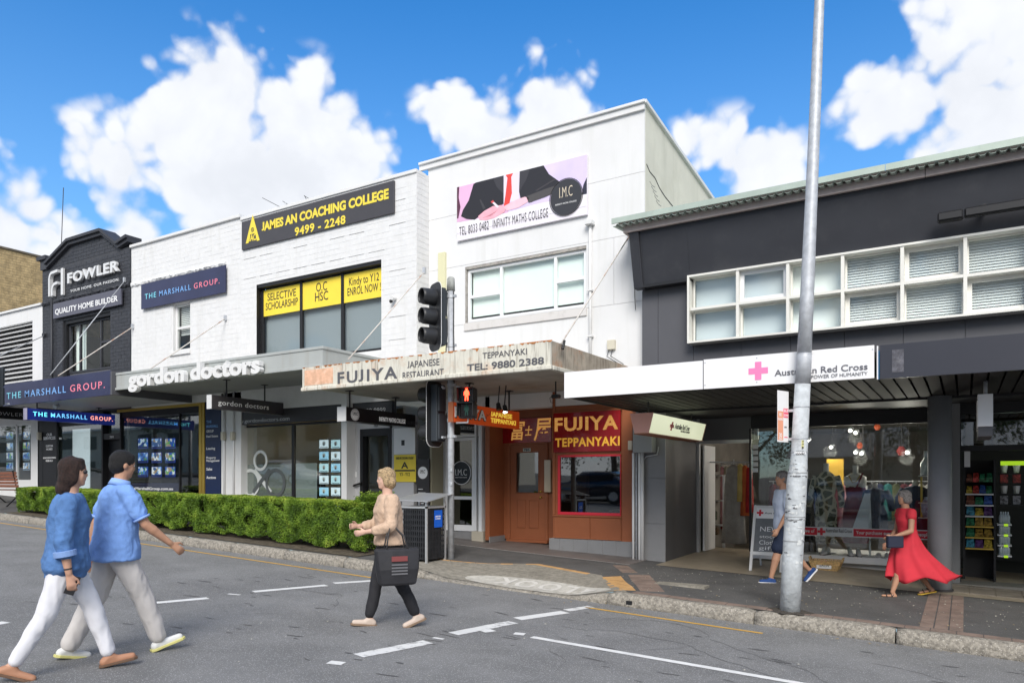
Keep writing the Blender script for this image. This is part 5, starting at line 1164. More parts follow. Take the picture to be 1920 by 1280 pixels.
# long window band: box frame standing proud, every light a part
M_wf = mat('cream_white_frame', (.76,.75,.70), .5, var=.04, vscale=3, dirt=(.58,.56,.48), dscale=4, damt=.3)
bf = part('window_band', MB().box(WL-.03, WRt, 11.39, 11.75, cbz1, cbz1+.03).box(WL-.03, WRt, 11.39, 11.75, cbz0-.03, cbz0).box(WL-.03, WL+.0, 11.39, 11.75, cbz0, cbz1), M_wf, red)
zm_ = az(1295, 581, 11.45)
for i, x in enumerate(wx_[1:-1]): part('mullion', bx(x-.022, x+.022, 11.405, 11.75, cbz0, cbz1), M_wf, bf)
M_slat = mat('blind_slat', (.84,.86,.88), .5)
M_bw = mat('white_blind', (.88,.90,.90), .7)
for i, (a, b) in enumerate(zip(wx_[:-1], wx_[1:])):
    a_, b_ = a+.022, b-.022
    part('transom', bx(a_, b_, 11.407, 11.7, zm_-.02, zm_+.02), M_wf, bf)
    for r_, (c, d) in enumerate(((zm_+.02, cbz1), (cbz0, zm_-.02))):
        sash = (i == 1 and r_ == 0) or (i == 4 and r_ == 0) or (i in (3, 5) and r_ == 1) or (i in (0, 1) and r_ == 1 and False)
        fwid = .055 if sash else .02
        yy = 11.50 if (i == 1 and r_ == 0) else 11.55
        w_ = part('window', MB().box(a_, b_, yy, yy+.05, c, c+fwid*1.3).box(a_, b_, yy, yy+.05, d-fwid, d).box(a_, a_+fwid, yy, yy+.05, c+fwid*1.3, d-fwid).box(b_-fwid, b_, yy, yy+.05, c+fwid*1.3, d-fwid), M_walu if (i == 1 and r_ == 0) else M_wf, red)
        part('pane', bx(a_+fwid, b_-fwid, yy+.02, yy+.024, c+fwid*1.3, d-fwid), G_up, w_)
        if i >= 3:
            bl = MB(); n_ = 13
            for k in range(n_):
                z = c+(d-c)*(k+.5)/n_; bl.add([(a_, yy+.10, z-.020), (b_, yy+.10, z-.020), (b_, yy+.125, z+.016), (a_, yy+.125, z+.016)], [(0,1,2,3)])
            part('venetian_blind', bl, M_slat, red, fix=False, kind='stuff')
        else: part('roller_blind', bx(a_, b_, yy+.14, yy+.145, c+(.0), d), M_bw if i == 2 else mat('grey_blind', (.66,.70,.74), .7), red)
part('window_backing', bx(WL-.1, WRt+.1, 11.86, 11.9, cbz0-.25, cbz1+.5), mat('blind_gap', (.30,.32,.34), .8), red)
# roof edge and fascia beam
part('fascia_beam', bx(XR0-.14, ax(1735, 11.2)-.004, 11.16, 11.21, zfas0, zfas1), mat('pinkish_timber', (.47,.40,.375), .65, var=.08, vscale=3, dirt=(.36,.30,.27), dscale=5, damt=.4), red)
part('fascia_beam', bx(ax(1735, 11.2)+.004, XR1, 11.16, 11.21, zfas0, zfas1), MATS['pinkish_timber'], red)
part('beam_end', bx(XR0-.14, XR0-.1, 11.211, YR+.1, zfas0, zfas1), MATS['pinkish_timber'], red)
zr_ = az(1177, 409, 10.98)
n_ = 200; xs_ = np.linspace(XR0-.26, XR1, n_*6)
rr = []
for x in xs_: 
    ph = (x*9) % 1; h = .028 if ph < .28 else (.028*(1-(ph-.28)/.08) if ph < .36 else (0 if ph < .92 else .028*(ph-.92)/.08))
    rr.append(h)
mb = MB(); n2 = len(xs_)
mb.add([(x, 11.02, zr_-.07+h) for x, h in zip(xs_, rr)]+[(x, 17, zr_+.5+h) for x, h in zip(xs_, rr)]+[(x, 11.02, zr_-.076+h) for x, h in zip(xs_, rr)]+[(x, 17, zr_+.494+h) for x, h in zip(xs_, rr)],
       [(i, i+1, n2+i+1, n2+i) for i in range(n2-1)]+[(2*n2+i, 3*n2+i, 3*n2+i+1, 2*n2+i+1) for i in range(n2-1)]+[(i, 2*n2+i, 2*n2+i+1, i+1) for i in range(n2-1)])
M_rf = mat('sage_roof_metal', (.42,.49,.43), .5, .2, var=.08, vscale=4)
part('roof_sheet', mb, M_rf, red, fix=False)
part('roof_edge_trim', MB().box(XR0-.27, ax(1660, 11)-.003, 10.985, 11.01, zr_-.04, zr_+.045).box(ax(1660, 11)+.003, XR1, 10.985, 11.01, zr_-.04, zr_+.045), M_rf, red)
part('roof_closure', bx(XR0-.2, XR1, 11.10, 11.155, zfas1-.03, zr_+.0), mat('shadow_timber', (.10,.09,.08), .9), red)  # dark strip closing the gap, coloured as the shadow under the roof edge
part('soffit', bx(XR0-.1, XR1, 11.211, YR+.1, zfas0+.06, zfas0+.07), M_black, red)
t0 = at(1758, 411, 11.25); tb_ = thing('sign_light_bar', 'long black light bar mounted across the dark upper wall', 'light fitting', (t0.x, 11.3, t0.z))
part('bar', MB().box(t0.x+.3, 4.2, 11.14, 11.24, t0.z-.06, t0.z+.06), M_black, tb_, bev=.02); part('bar_end', bx(t0.x, t0.x+.29, 11.12, 11.26, t0.z-.07, t0.z+.05), M_black, tb_, bev=.02)
for dx in (.5, 1.6, 2.7): part('bracket', bx(t0.x+dx, t0.x+dx+.04, 11.2, 11.4, t0.z+.02, t0.z+.09), M_black, tb_)
# awning: fascia sheets and slatted dark soffit
YC = 8.87; XC_ = ax(1058, YC); XCe = ax(1639, YC)
zc1_, zc0_ = az(1058, 698, YC), az(1058, 746, YC)
ra = part('awning_deck', bx(XC_+.02, XR1, YC+.04, YR-.031, zc1_-.1, zc1_-.06), M_black, red)
s_ = thing('awning_sign', 'white awning boards with pink cross and Australian Red Cross lettering', 'sign', ((XC_+XCe)/2, YC, zc0_))
xj = ax(1318.5, YC); M_wsh = mat('white_sign_sheet', (.80,.80,.81), .45, dirt=(.66,.66,.66), dscale=2.5, damt=.35)
part('board', bx(XC_, xj-.006, YC, YC+.03, zc0_, zc1_), M_wsh, s_); part('board', bx(xj+.006, XCe, YC, YC+.03, zc0_+.0, zc1_+.01), M_wsh, s_); part('board_joint', bx(xj-.006, xj+.006, YC+.01, YC+.02, zc0_, zc1_), M_txt, s_)
cx0, cx1 = ax(1403.5, YC), ax(1440, YC); cz1, cz0 = az(1421, 678, YC), az(1421, 712, YC); cw3 = (cx1-cx0)/3; ch3 = (cz1-cz0)/3
part('cross', MB().box(cx0+cw3, cx1-cw3, YC-.004, YC, cz0, cz1).box(cx0, cx0+cw3-.0001, YC-.004, YC, cz0+ch3, cz1-ch3).box(cx1-cw3+.0001, cx1, YC-.004, YC, cz0+ch3, cz1-ch3), mat('pink_print', (.86,.22,.45), .5), s_)
words(s_, 'Australian Red Cross', 1452.5, 1627, 680, 692.5, 1625, YC-.001, mat('dark_grey_print', (.13,.13,.15), .5), .012)
words(s_, 'THE POWER OF HUMANITY', 1500, 1627, 696, 703, 1625, YC-.001, MATS['dark_grey_print'], .0)
for px, py in ((1322, 680), (1322, 722), (1419, 671), (1419, 716), (1636, 655), (1522, 663)): p = at(px, py, YC); disc((p.x, YC-.001, p.z), .008, M_galv, s_, 'rivet', n=8)
xb_ = ax(1650, YC-.03); zbb1, zbb0 = az(1650, 647, YC-.03), az(1650, 710, YC-.03)
s_ = thing('awning_sign', 'blank dark awning board beside the white one with a scuffed patch', 'sign', (2, YC, zbb0)); part('board', bx(xb_, XR1, YC-.03, YC+.03, zbb0, zbb1), mat('dark_slate_board', (.034,.036,.048), .4, var=.05, vscale=1.5), s_)
part('scuffed_patch', bx(ax(1673, YC), ax(1695, YC), YC-.033, YC-.031, az(1684, 698, YC), az(1684, 656, YC)), mat('scuff_grey', (.10,.10,.12), .6, var=.4, vscale=22, dirt=(.3,.3,.3), dscale=16, damt=.4), s_)
part('edge_layer', bx(ax(1644, YC)+.0, ax(1646.5, YC), YC, YC+.03, zbb0, zbb1), M_wsh, s_); part('edge_layer', bx(ax(1647, YC), ax(1649, YC), YC, YC+.03, zbb0, zbb1-.05), mat('blue_edge', (.05,.25,.5), .5), s_)
part('awning_end', bx(XC_+.0, XC_+.02, YC+.031, YR, zc0_+.01, zc1_-.1), M_black, red)
M_slatw = mat('dark_soffit_slat', (.014,.013,.012), .6, var=.3, vscale=4)
x = XC_+.03; sl = bx(0, .125, YC+.05, YR-.04, zc0_+.03, zc0_+.05).mesh('soffit_slat', M_slatw)
while x < XR1-.2:
    o = bpy.data.objects.new('soffit_slat', sl); COL.objects.link(o); o.parent = ra; o.location = Vector((x, 0, 0)) + ra.location; o.location = (x, 0, 0); x += .15
part('soffit_back', bx(XR0, XR1, YR-.029, 13.2, zc0_+.0, zc0_+.16), M_black, red)
# piers, column, return walls
px0, px1 = ax(1201, YR-.0), ax(1247.5, YR); zpt = zc0_+.03
pr = part('pier', bx(XR0-.13, px1-.001, YR+.02, YR+.5, gz(px0)+.0, zpt), M_gtile, red)
zs_ = [gz(px0)+.1+.0, gz(px0)+.80, gz(px0)+1.55, gz(px0)+2.3, zpt]
for a, b in zip(zs_[:-1], zs_[1:]): part('tile', bx(XR0-.12, px1, YR, YR+.019, a+.004, b-.002), M_gtile, pr)
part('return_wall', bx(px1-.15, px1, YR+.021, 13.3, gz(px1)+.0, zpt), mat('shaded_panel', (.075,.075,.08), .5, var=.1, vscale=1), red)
YG_ = 13.1
ex0, ex1 = ax(1305, YG_+.2), ax(1408, YG_+.2); g = lambda x, y: top(x, y)
zed = az(1350, 831, YG_+.2)
part('door_frame', MB().box(px1, ex0+.06, YG_+.2, YG_+.3, g(-4, 13), zpt).box(ex0+.06, ex1, YG_+.2, YG_+.28, zed, zed+.06).box(px1+.0, ex1+.1, YG_+.31, YG_+.35, zed+.06, zpt), M_alu, red)
part('header_panel', bx(ex0+.06, ex1+.05, YG_+.22, YG_+.26, zed+.061, zpt), mat('smoky_header', (.13,.135,.14), .4), red)
part('open_door_leaf', bx(ex0+.09, ex0+.12, YG_+.32, YG_+1.0, g(-4, 13)+.03, zed-.02), M_walu, red)
# glass shopfront
q0, q1 = ax(1408, YG_), ax(1748, YG_); zg1_, zg0_ = az(1500, 800, YG_), az(1505, 1038, YG_)
rsf = thing('street_shop', 'wide charity shop window with dressed mannequins and a red and white sticker band', 'shop', (-1.6, YG_, g(-1.6, 13)))
part('window_frame', MB().box(q0-.03, q0, YG_, YG_+.06, zg0_, zg1_).box(q0, 2.4, YG_-.0, YG_+.06, zg1_, zpt).box(q1, q1+.06, YG_, YG_+.08, zg0_, zg1_), M_black, rsf)
gj = ax(1640, YG_)
part('pane', bx(q0, gj-.003, YG_+.02, YG_+.028, zg0_, zg1_), G_clear, rsf); part('pane', bx(gj+.003, q1, YG_+.02, YG_+.028, zg0_, zg1_), G_clear, rsf)
part('end_wall', bx(6.1, XR1, 12.55, 12.75, gz(6)-.6, zpt), M_panel, red)
part('sill', bx(q0, q1+.03, YG_-.08, YG_+.5, zg0_-.11, zg0_), M_white, rsf, bev=.006)
part('stall_riser', bx(q0, q1, YG_+.05, YG_+.12, g(0, 13)-.1, zg0_-.11), mat('worn_white', (.50,.49,.47), .7, dirt=(.3,.28,.25), dscale=3, damt=.5), rsf)
part('display_floor', bx(q0, q1, YG_+.5, YG_+1.4, zg0_-.05, zg0_-.01), M_white, rsf)
# sticker band
zb1, zb0 = az(1506, 988, YG_), az(1506, 1001.5, YG_)
bnd = thing('window_sticker', 'long white and red sticker band across the charity shop window', 'sticker', (-1.5, YG_, zb0))
part('white_band', bx(ax(1506, YG_)-.4, q1, YG_+.012, YG_+.017, zb0-.015, zb1+.015), mat('pale_band', (.66,.70,.71), .5), bnd)
M_rb = mat('red_print', (.62,.03,.05), .5)
for a, b, t_ in ((1480, 1532, 'supportive of'), (1600, 1748, 'Your purchases support vulnerable people')):
    A, B = ax(a, YG_), ax(b, YG_); part('red_block', bx(A, B, YG_+.008, YG_+.011, zb0, zb1), M_rb, bnd); text(t_, (A+.04, YG_+.005, zb0+.04), min(B-A-.08, 1.9), .055, M_wtxt, bnd, off=.01)
cxx, czz = ax(1540, YG_), (zb0+zb1)/2
part('cross', MB().box(cxx-.02, cxx+.02, YG_+.006, YG_+.011, czz-.06, czz+.06).box(cxx-.06, cxx-.0201, YG_+.006, YG_+.011, czz-.02, czz+.02).box(cxx+.0201, cxx+.06, YG_+.006, YG_+.011, czz-.02, czz+.02), M_rb, bnd)
text('Australian Red Cross', (ax(1548, YG_), YG_+.007, zb0+.055), ax(1597, YG_)-ax(1548, YG_), .06, M_gtxt, bnd, off=.005)
# shop interior with a few lit spot lamps
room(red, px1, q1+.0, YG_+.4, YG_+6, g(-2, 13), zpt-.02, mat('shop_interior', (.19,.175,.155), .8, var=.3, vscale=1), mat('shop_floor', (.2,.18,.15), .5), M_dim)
M_spot = mat('spot_glow', (1,.95,.85), .5, emit=(1,.9,.75), es=22)
for i, (px, py) in enumerate(((1594, 807), (1604, 811), (1558, 838), (1604, 848), (1615, 850), (1688, 844), (1701, 848), (1514, 826))):
    p = at(px, py, 14.2+(i % 3)*.7); sp = thing('track_spotlight', 'lit track spotlight in the charity shop, %s' % ['leftmost of the high pair','right one of the high pair','lone one in the middle left','left of the low middle pair','right of the low middle pair','left of the pair near the column','right of the pair near the column','far left one behind the lamp column'][i], 'lamp', p, group='track spotlights inside the charity shop')
    part('lamp_body', MB().tube([p+Vector((0, .01, 0)), p+Vector((.02, .10, .04))], .035, 8), M_galv, sp); part('lamp_glow', MB().tube([p+Vector((0, -.0, 0)), p+Vector((-.002, -.008, -.002))], .020, 8), M_spot, sp)
    if i in (1, 2, 4, 6): glow_light(sp, p+Vector((0, -.15, -.1)), 9, (1,.93,.82))
    part('stem', MB().tube([p+Vector((.02, .06, .03)), (p.x+.02, p.y+.06, zpt)], .005, 5), M_txt, sp)
# paving under the awning
b0, b1 = fp(1504, 1085), fp(1920, 1125)
tl = part('shop_paving', patch([(px1, b0[1]-.15), (XR1, b1[1]), (XR1, 14.4), (px1, 14.4)], .006), M_beige, kind='structure')
strip((ax(1770, 12), b1[1]+.06), (5.5, b1[1]+.06), .9, .30, mat('ribbed_tile', (.22,.19,.155), .6, var=.2, vscale=6), 'paving_tile', tl, off=.012, rows=3)
# column
cp_ = fp(1763, 1104); ccx, ccy = ax(1762, 11.6), 11.6
col_ = thing('awning_column', 'round grey steel column under the awning behind the woman in red', 'column', (ccx, ccy, top(ccx, ccy)))
part('shaft', MB().tube([(ccx, ccy, top(ccx, ccy)-.05), (ccx, ccy, zpt)], .145, 28), mat('column_grey', (.27,.28,.30), .5, var=.06, vscale=3), col_, smooth=True); part('base_flashing', MB().tube([(ccx, ccy, top(ccx, ccy)-.02), (ccx, ccy, top(ccx, ccy)+.03)], .165, 24), M_txt, col_)
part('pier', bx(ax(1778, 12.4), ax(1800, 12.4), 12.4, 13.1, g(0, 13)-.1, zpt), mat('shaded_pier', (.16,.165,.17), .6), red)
# convenience shop opening
c0, c1 = ax(1802, 12.6), 4.6; cz = az(1860, 838, 12.6)
cv = thing('street_shop', 'dark convenience shop opening with snack shelves at the right edge', 'shop', (1.5, 12.6, g(1.5, 12.6)))
part('frame', MB().box(c0-.1, c0, 12.55, 12.7, g(1, 12.6)-.1, zpt).box(c0, c1, 12.55, 12.65, cz-.05, cz+.02).box(c0, c1, 12.55, 12.65, zpt-.18, zpt).box(c1, c1+1.5, 12.55, 12.7, g(3, 12.6)-.1, zpt), M_black, cv)
part('transom_panel', bx(c0+.05, ax(1918, 12.6), 12.6, 12.61, cz+.03, zpt-.19), mat('amber_panel', (.20,.10,.02), .25, var=.4, vscale=3), cv); part('pane', bx(c0, c1, 12.57, 12.575, cz+.03, zpt-.19), G_dark, cv)
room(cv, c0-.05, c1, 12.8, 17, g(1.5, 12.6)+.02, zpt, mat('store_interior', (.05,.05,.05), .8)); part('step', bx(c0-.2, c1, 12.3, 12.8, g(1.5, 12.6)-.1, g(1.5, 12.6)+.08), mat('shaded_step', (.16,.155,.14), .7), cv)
part('grey_panel', bx(ax(1808, 12.65), ax(1819, 12.65), 12.65, 12.68, az(1812, 875, 12.65), az(1812, 842, 12.65)), M_silver, cv)
part('light_tube', bx(ax(1872, 13.5), ax(1915, 13.5), 13.5, 13.55, az(1890, 841, 13.5), az(1890, 836, 13.5)), mat('tube_glow', (.8,1,.8), .5, emit=(.75,1,.8), es=5), cv); glow_light(cv, (2.2, 13.6, 2.5), 14, (.9,1,.9)); part('green_shelf_strip', bx(ax(1876, 13.3), 2.5, 13.3, 13.32, az(1890, 872, 13.3), az(1890, 864, 13.3)), mat('lime_strip', (.35,.55,.02), .5, emit=(.35,.6,.02), es=.4), cv)
# snack shelf
YSH = 13.0; h0, h1 = ax(1810, YSH), ax(1863, YSH)
sh = thing('snack_shelf', 'black snack shelf filled with bright packets inside the convenience shop', 'shelf', ((h0+h1)/2, YSH, g(1, 13)))
shy = [az(1836, y, YSH) for y in (925, 946, 966.5, 986, 1006.5, 1027)]
part('upright', MB().box(h0-.03, h0, YSH, YSH+.35, g(1, 13), shy[0]+.5).box(h1, h1+.03, YSH, YSH+.35, g(1, 13), shy[0]+.5), M_black, sh); part('back_panel', bx(h0, h1, YSH+.33, YSH+.35, g(1, 13), shy[0]+.5), M_dark, sh)
pc = [(.02,.22,.10), (.55,.05,.04), (.03,.12,.45), (.45,.28,.04), (.35,.35,.38), (.20,.06,.03), (.6,.45,.05), (.12,.04,.20), (.05,.3,.45)]
pm = [mat('packet_%d' % i, [v*.8+.02 for v in c], .3, var=.8, vscale=26) for i, c in enumerate(pc)]
for k, z in enumerate(shy):
    part('shelf_board', bx(h0, h1, YSH-.02, YSH+.33, z-.02, z), M_silver if k < 3 else M_goldm, sh)
    nn = 3 if k not in (0,) else 4
    for r2 in range(2 if k == 0 else 1):
        for j in range(nn):
            a = h0+.01+(h1-h0-.02)*j/nn; b = a+(h1-h0)/nn*.92; hh_ = random.uniform(.11, .15); zz = z+r2*.17
            ring = [[(a, YSH+.02, zz+.002), (b, YSH+.02, zz+.002), (b, YSH+.10, zz+.002), (a, YSH+.10, zz+.002)], [(a+.005, YSH-.005, zz+hh_*.5), (b-.005, YSH-.005, zz+hh_*.5), (b-.005, YSH+.13, zz+hh_*.5), (a+.005, YSH+.13, zz+hh_*.5)], [(a+.01, YSH+.05, zz+hh_), (b-.01, YSH+.05, zz+hh_), (b-.01, YSH+.07, zz+hh_), (a+.01, YSH+.07, zz+hh_)]]
            pk = part('snack_packet', MB().rings(ring), random.choice(pm), None); tag(pk, 'snack packet, %s from left on the %s shelf of the snack rack%s' % (['first','second','third','fourth'][j], ['top','second','third','fourth','fifth','lowest'][k], ', upper row' if r2 else ''), 'packet', 'snack packets on the shelf')
# water bottles in rows
M_btl = mat('clear_bottle', (.45,.52,.55), .15, spec=.8)
rk = thing('bottle_rack', 'low rack of clear drink bottles beside the snack shelf', 'rack', (ax(1884, YSH), YSH, g(1, 13))); r0_, r1_ = ax(1870, YSH), ax(1897, YSH)
bm_ = MB().tube([(0, 0, 0), (0, 0, .11), (0, 0, .14), (0, 0, .165), (0, 0, .18)], [.028, .028, .012, .011, .011], 8).mesh('bottle', M_btl, True)
for k, y in enumerate((982, 1001.5, 1021, 1041)):
    z = az(1884, y, YSH); part('shelf_board', bx(r0_, r1_, YSH-.02, YSH+.25, z-.02, z), M_silver, rk); part('price_label', bx(r0_+.08, r0_+.13, YSH-.024, YSH-.021, z-.03, z+.005), mat('lime_strip', (.35,.55,.02), .5), rk)
    for j in range(4):
        o = bpy.data.objects.new('drink_bottle', bm_); COL.objects.link(o); o.location = (r0_+.045+j*(r1_-r0_-.09)/3, YSH+.04, z); tag(o, 'clear drink bottle, %s from the left on the %s tier of the bottle rack' % (['first','second','third','last'][j], ['top','second','third','lowest'][k]), 'bottle', 'drink bottles in the rack')

# hanging signs under this awning
Xg = ax(1225, 9.95)
a1, a0 = atX(1225, 773, Xg), atX(1225, 812, Xg); b1, b0_ = atX(1323.5, 796, Xg), atX(1321, 823, Xg)
y0, y1 = a1.y, b1.y; zt_, zl_ = (a1.z+b1.z)/2, (a0.z+b0_.z)/2
s_ = thing('hanging_sign', 'wedge shaped lightbox with pink end and pale green Australian Red Cross face', 'sign', (Xg-.12, (y0+y1)/2, zt_))
def wedge(ya, yb_, m, name, e=0): return part(name, MB().add([(Xg-.34-e, ya, zt_+e), (Xg+e, ya, zt_+e), (Xg-.07+e, ya, zl_-e), (Xg-.27-e, ya, zl_-e), (Xg-.34-e, yb_, zt_+e), (Xg+e, yb_, zt_+e), (Xg-.07+e, yb_, zl_-e), (Xg-.27-e, yb_, zl_-e)], [(0,1,2,3),(7,6,5,4),(0,4,5,1),(1,5,6,2),(2,6,7,3),(3,7,4,0)]), m, s_)
wedge(y0, y1, mat('lit_pale_green', (.66,.68,.50), .4, emit=(.62,.66,.46), es=.4), 'light_face'); wedge(y0-.02, y0-.001, mat('pink_end', (.80,.42,.34), .5), 'end_cap', .006); wedge(y1+.001, y1+.02, M_brown, 'end_cap', .006)
part('bottom_tray', bx(Xg-.29, Xg-.05, y0-.01, y1+.01, zl_-.02, zl_-.007), M_brown, s_)
nx = Vector((.97, 0, -.07*0)); up_ = Vector((.07, 0, zt_-zl_)).normalized()
mid_ = Vector((Xg-.035+.004, 0, (zt_+zl_)/2))
yc0, yc1 = atX(1260, 790, Xg).y, atX(1267, 790, Xg).y
def tilt(yy, h): return Vector((Xg-.07+.07*h/(zt_-zl_)+.004, yy, zl_+h))
H_ = zt_-zl_
part('cross', MB().bar(tilt((yc0+yc1)/2, H_*.28), tilt((yc0+yc1)/2, H_*.75), .05, .006, up=(1,0,0)).bar(tilt((yc0+yc1)/2-.08, H_*.52)+Vector((.001,0,0)), tilt((yc0+yc1)/2+.08, H_*.52)+Vector((.001,0,0)), .006, .05), M_rb, s_)
part('lettering', text_mb('Australian Red Cross', tilt(yc1+.05, H_*.42), atX(1296, 800, Xg).y-yc1-.05, .085, xd=(0,1,0), up=up_, depth=.003, off=.01), M_txt, s_, fix=False)
part('lettering', text_mb('THE POWER OF HUMANITY', tilt(yc1+.35, H_*.28), (atX(1296, 800, Xg).y-yc1)*.6, .03, xd=(0,1,0), up=up_, depth=.003), M_txt, s_, fix=False)
for yy in (y0+.25, y1-.25): part('hanger', MB().tube([(Xg-.17, yy, zt_), (Xg-.17, yy, zc0_+.04)], .014, 6), M_txt, s_)
ws = at(1849, 740, 9.8); w0_, w1_ = ax(1833, 9.8), ax(1862, 9.8)
s_ = thing('hanging_sign', 'blank white hanging lightbox with dark foot at the right', 'sign', (ws.x, 9.8, ws.z)); part('box', bx(w0_, w1_, 9.8, 10.9, az(1849, 799, 9.8), az(1849, 738, 9.8)), M_wsh, s_, bev=.004)
part('dark_foot', bx(w0_+.004, w1_-.004, 9.83, 10.85, az(1849, 817, 9.8), az(1849, 799, 9.8)-.001), M_panel, s_); part('hanger', MB().tube([(ws.x, 10.1, ws.z), (ws.x, 10.1, zc0_+.04)], .02, 8), M_galv, s_, smooth=True)
for dx in (-.085, .085):
    for dz in (-.05, -.38): disc((ws.x+dx, 9.798, ws.z+dz), .006, M_txt, s_, 'rivet', n=8)
# meter box, conduits between restaurant and charity shop
mt = thing('meter_box', 'grey electrical meter box on conduits between restaurant and charity shop', 'meter box', at(1205, 822, YR-.2))
a, b = ax(1187, YR-.2), ax(1223, YR-.2); z1_, z0_ = az(1205, 797, YR-.2), az(1205, 848, YR-.2)
part('box', bx(a, b, YR-.22, YR-.03, z0_, z1_), mat('box_grey', (.27,.28,.29), .5), mt, bev=.006); part('lock', disc((b-.04, YR-.224, z1_-.12), .012, M_txt, mt, 'keyhole', n=8).data, M_txt, mt) if False else disc((b-.04, YR-.224, z1_-.12), .012, M_txt, mt, 'keyhole', n=8)
for px, m_, r in ((1187, M_wtxt, .022), (1192.5, M_galv, .016), (1198.5, M_wtxt, .022), (1204, M_silver, .03)):
    xx = ax(px, YR-.1); part('conduit', MB().tube([(xx, YR-.09, top(xx, YR)-.02), (xx, YR-.09, z0_+.02 if px > 1190 else z0_+.0)], r, 8), m_, mt, smooth=True)
for px in (1201, 1206, 1211): xx = ax(px, YR-.1); part('conduit', MB().tube([(xx, YR-.09, z1_), (xx-.02, YR-.07, zc0_+.02)], .02, 8), M_galv, mt, smooth=True)
xx = ax(1206, YR-.05); part('conduit', MB().tube([(xx, YR-.04, z0_-.9), (xx, YR-.04, z0_-.12), (xx+.05, YR-.04, z0_-.06), (xx+.24, YR-.04, z0_-.03), (xx+.26, YR-.04, z0_+.1)], .012, 6), M_galv, mt, smooth=True)
part('switch', bx(ax(1178, YW-.1), ax(1186, YW-.1), YW-.12, YW-.03, az(1182, 843, YW-.1), az(1182, 826, YW-.1)), MATS['beige_plastic'], mt, bev=.004)

# big red signs of the restaurant (on the bay and over the door)
YX = YW-.045
s_, a, b, c, d = board('sign_board', 'glossy red sign with golden FUJIYA over TEPPANYAKI above the restaurant window', 'sign', 1037.5, 1163, 768, 845, 1163, YX, M_red, .042)
part('sign_frame', MB().box(a-.02, b+.02, YX-.008, YX+.04, d+.0005, d+.02).box(a-.02, a-.0005, YX-.008, YX+.04, c, d), M_brown, s_)
fword('FUJIYA', 1040, 1159, 777, 803, 1160, YX-.003, M_gold, s_, .03, sp=1.12); fword('TEPPANYAKI', 1041, 1162, 817, 834, 1160, YX-.003, mat('orange_lettering', (.85,.45,.05), .35, emit=(.9,.45,.05), es=.12), s_, .03, sp=1.1)
YD2 = YD-.05
s_, a, b, c, d = board('sign_board', 'glossy red sign with flowing golden Japanese characters above the door', 'sign', 941, 1034, 783, 829, 1000, YD2, M_red, .04)
try:
    for ch, l, r, t_, bt in (('富', 957, 981, 787, 825), ('士', 984, 997, 798, 816), ('屋', 1001, 1031, 784, 826)):
        X0, X1 = ax(l, YD2), ax(r, YD2); z1_, z0_ = az((l+r)/2, t_, YD2), az((l+r)/2, bt, YD2)
        text(ch, (X0, YD2-.006, z0_), X1-X0, z1_-z0_, M_gold, s_, mode='ink', off=.012, shear=.12)
except Exception as e: print('kanji', e)
# twin floodlights under the restaurant awning
for px, py in ((934, 756), (946, 760)):
    p = at(px, py, 10.6); fl = thing('floodlight', 'small black floodlight, %s of the pair above the orange sign' % ('left' if px < 940 else 'right'), 'lamp', p)
    part('lamp_body', MB().tube([p, p+Vector((.03, -.02, -.11))], [.035, .05], 12), M_blackp, fl); part('bracket', MB().tube([p, (p.x+.03, p.y, zf0+.05)], .01, 6), M_blackp, fl)
    if px > 940: part('lamp_glow', MB().tube([p+Vector((.03, -.02, -.111)), p+Vector((.031, -.0205, -.113))], .042, 12), mat('lamp_white', (1,1,1), .5, emit=(1,.98,.95), es=3), fl)
p = at(1042, 743, 10.6); fl = thing('floodlight', 'black floodlight with looped cable under the rusty awning', 'lamp', p); part('lamp_body', bx(p.x-.06, p.x+.07, p.y-.05, p.y+.05, p.z-.03, p.z+.03), M_blackp, fl, bev=.01); part('bracket', MB().tube([p, (p.x, p.y, zf0+.05)], .012, 6), M_blackp, fl)
part('cable', MB().tube([p+Vector((-.06, 0, .02)), p+Vector((-.11, 0, -.02)), p+Vector((-.09, 0, -.09)), p+Vector((-.05, 0, -.1))], .005, 5), M_cable, fl)

# ================================================================ billboard of the suited man
YP = YW-.06
X0, X1 = ax(857, YP), ax(1100.5, YP); bz1, bz0 = az(1100, 290, YP), az(1100, 402, YP)
bb = thing('billboard', 'wide billboard photo of a suited man writing with round I.M.C badge', 'billboard', ((X0+X1)/2, YP, bz0))
WB, HB = X1-X0, bz1-bz0
part('board', bx(X0, X1, YP, YP+.05, bz0, bz1), mat('board_white', (.78,.74,.80), .45), bb, bev=.003)
def bp(pts, col, nm, k, **kw):
    poly([((p[0])*WB, (p[1] if k < 3 else .13+.87*p[1])*HB) for p in pts], (X0, YP-.0012*(k+1), bz0), mat('print_'+nm, col, .45, **kw), bb, 'print_'+nm, depth=.0011)
bp([(0,.35),(.42,.3),(.42,1),(0,1)], (.70,.42,.62), 'pink_ground', 0, var=.15, vscale=.8); bp([(.42,.3),(1,.28),(1,1),(.42,1)], (.70,.60,.84), 'lilac_ground', 0, var=.12, vscale=.8)
bp([(0,.42),(.012,.42),(.03,.62),(.015,.8),(.02,1),(0,1)], (.10,.03,.06), 'dark_edge', 1)
bp([(.96,.28),(1,.22),(1,.62),(.975,.5)], (.03,.03,.05), 'dark_corner', 1)
bp([(.0,.14),(1,.14),(1,.34),(.62,.36),(.4,.32),(.0,.34)], (.80,.77,.82), 'table_white', 2)
bp([(.14,.98),(.16,1),(.385,1),(.385,.42),(.34,.38),(.19,.28),(.15,.22),(.08,.28),(.035,.36),(.05,.48),(.10,.66)], (.022,.021,.026), 'suit_left', 3)
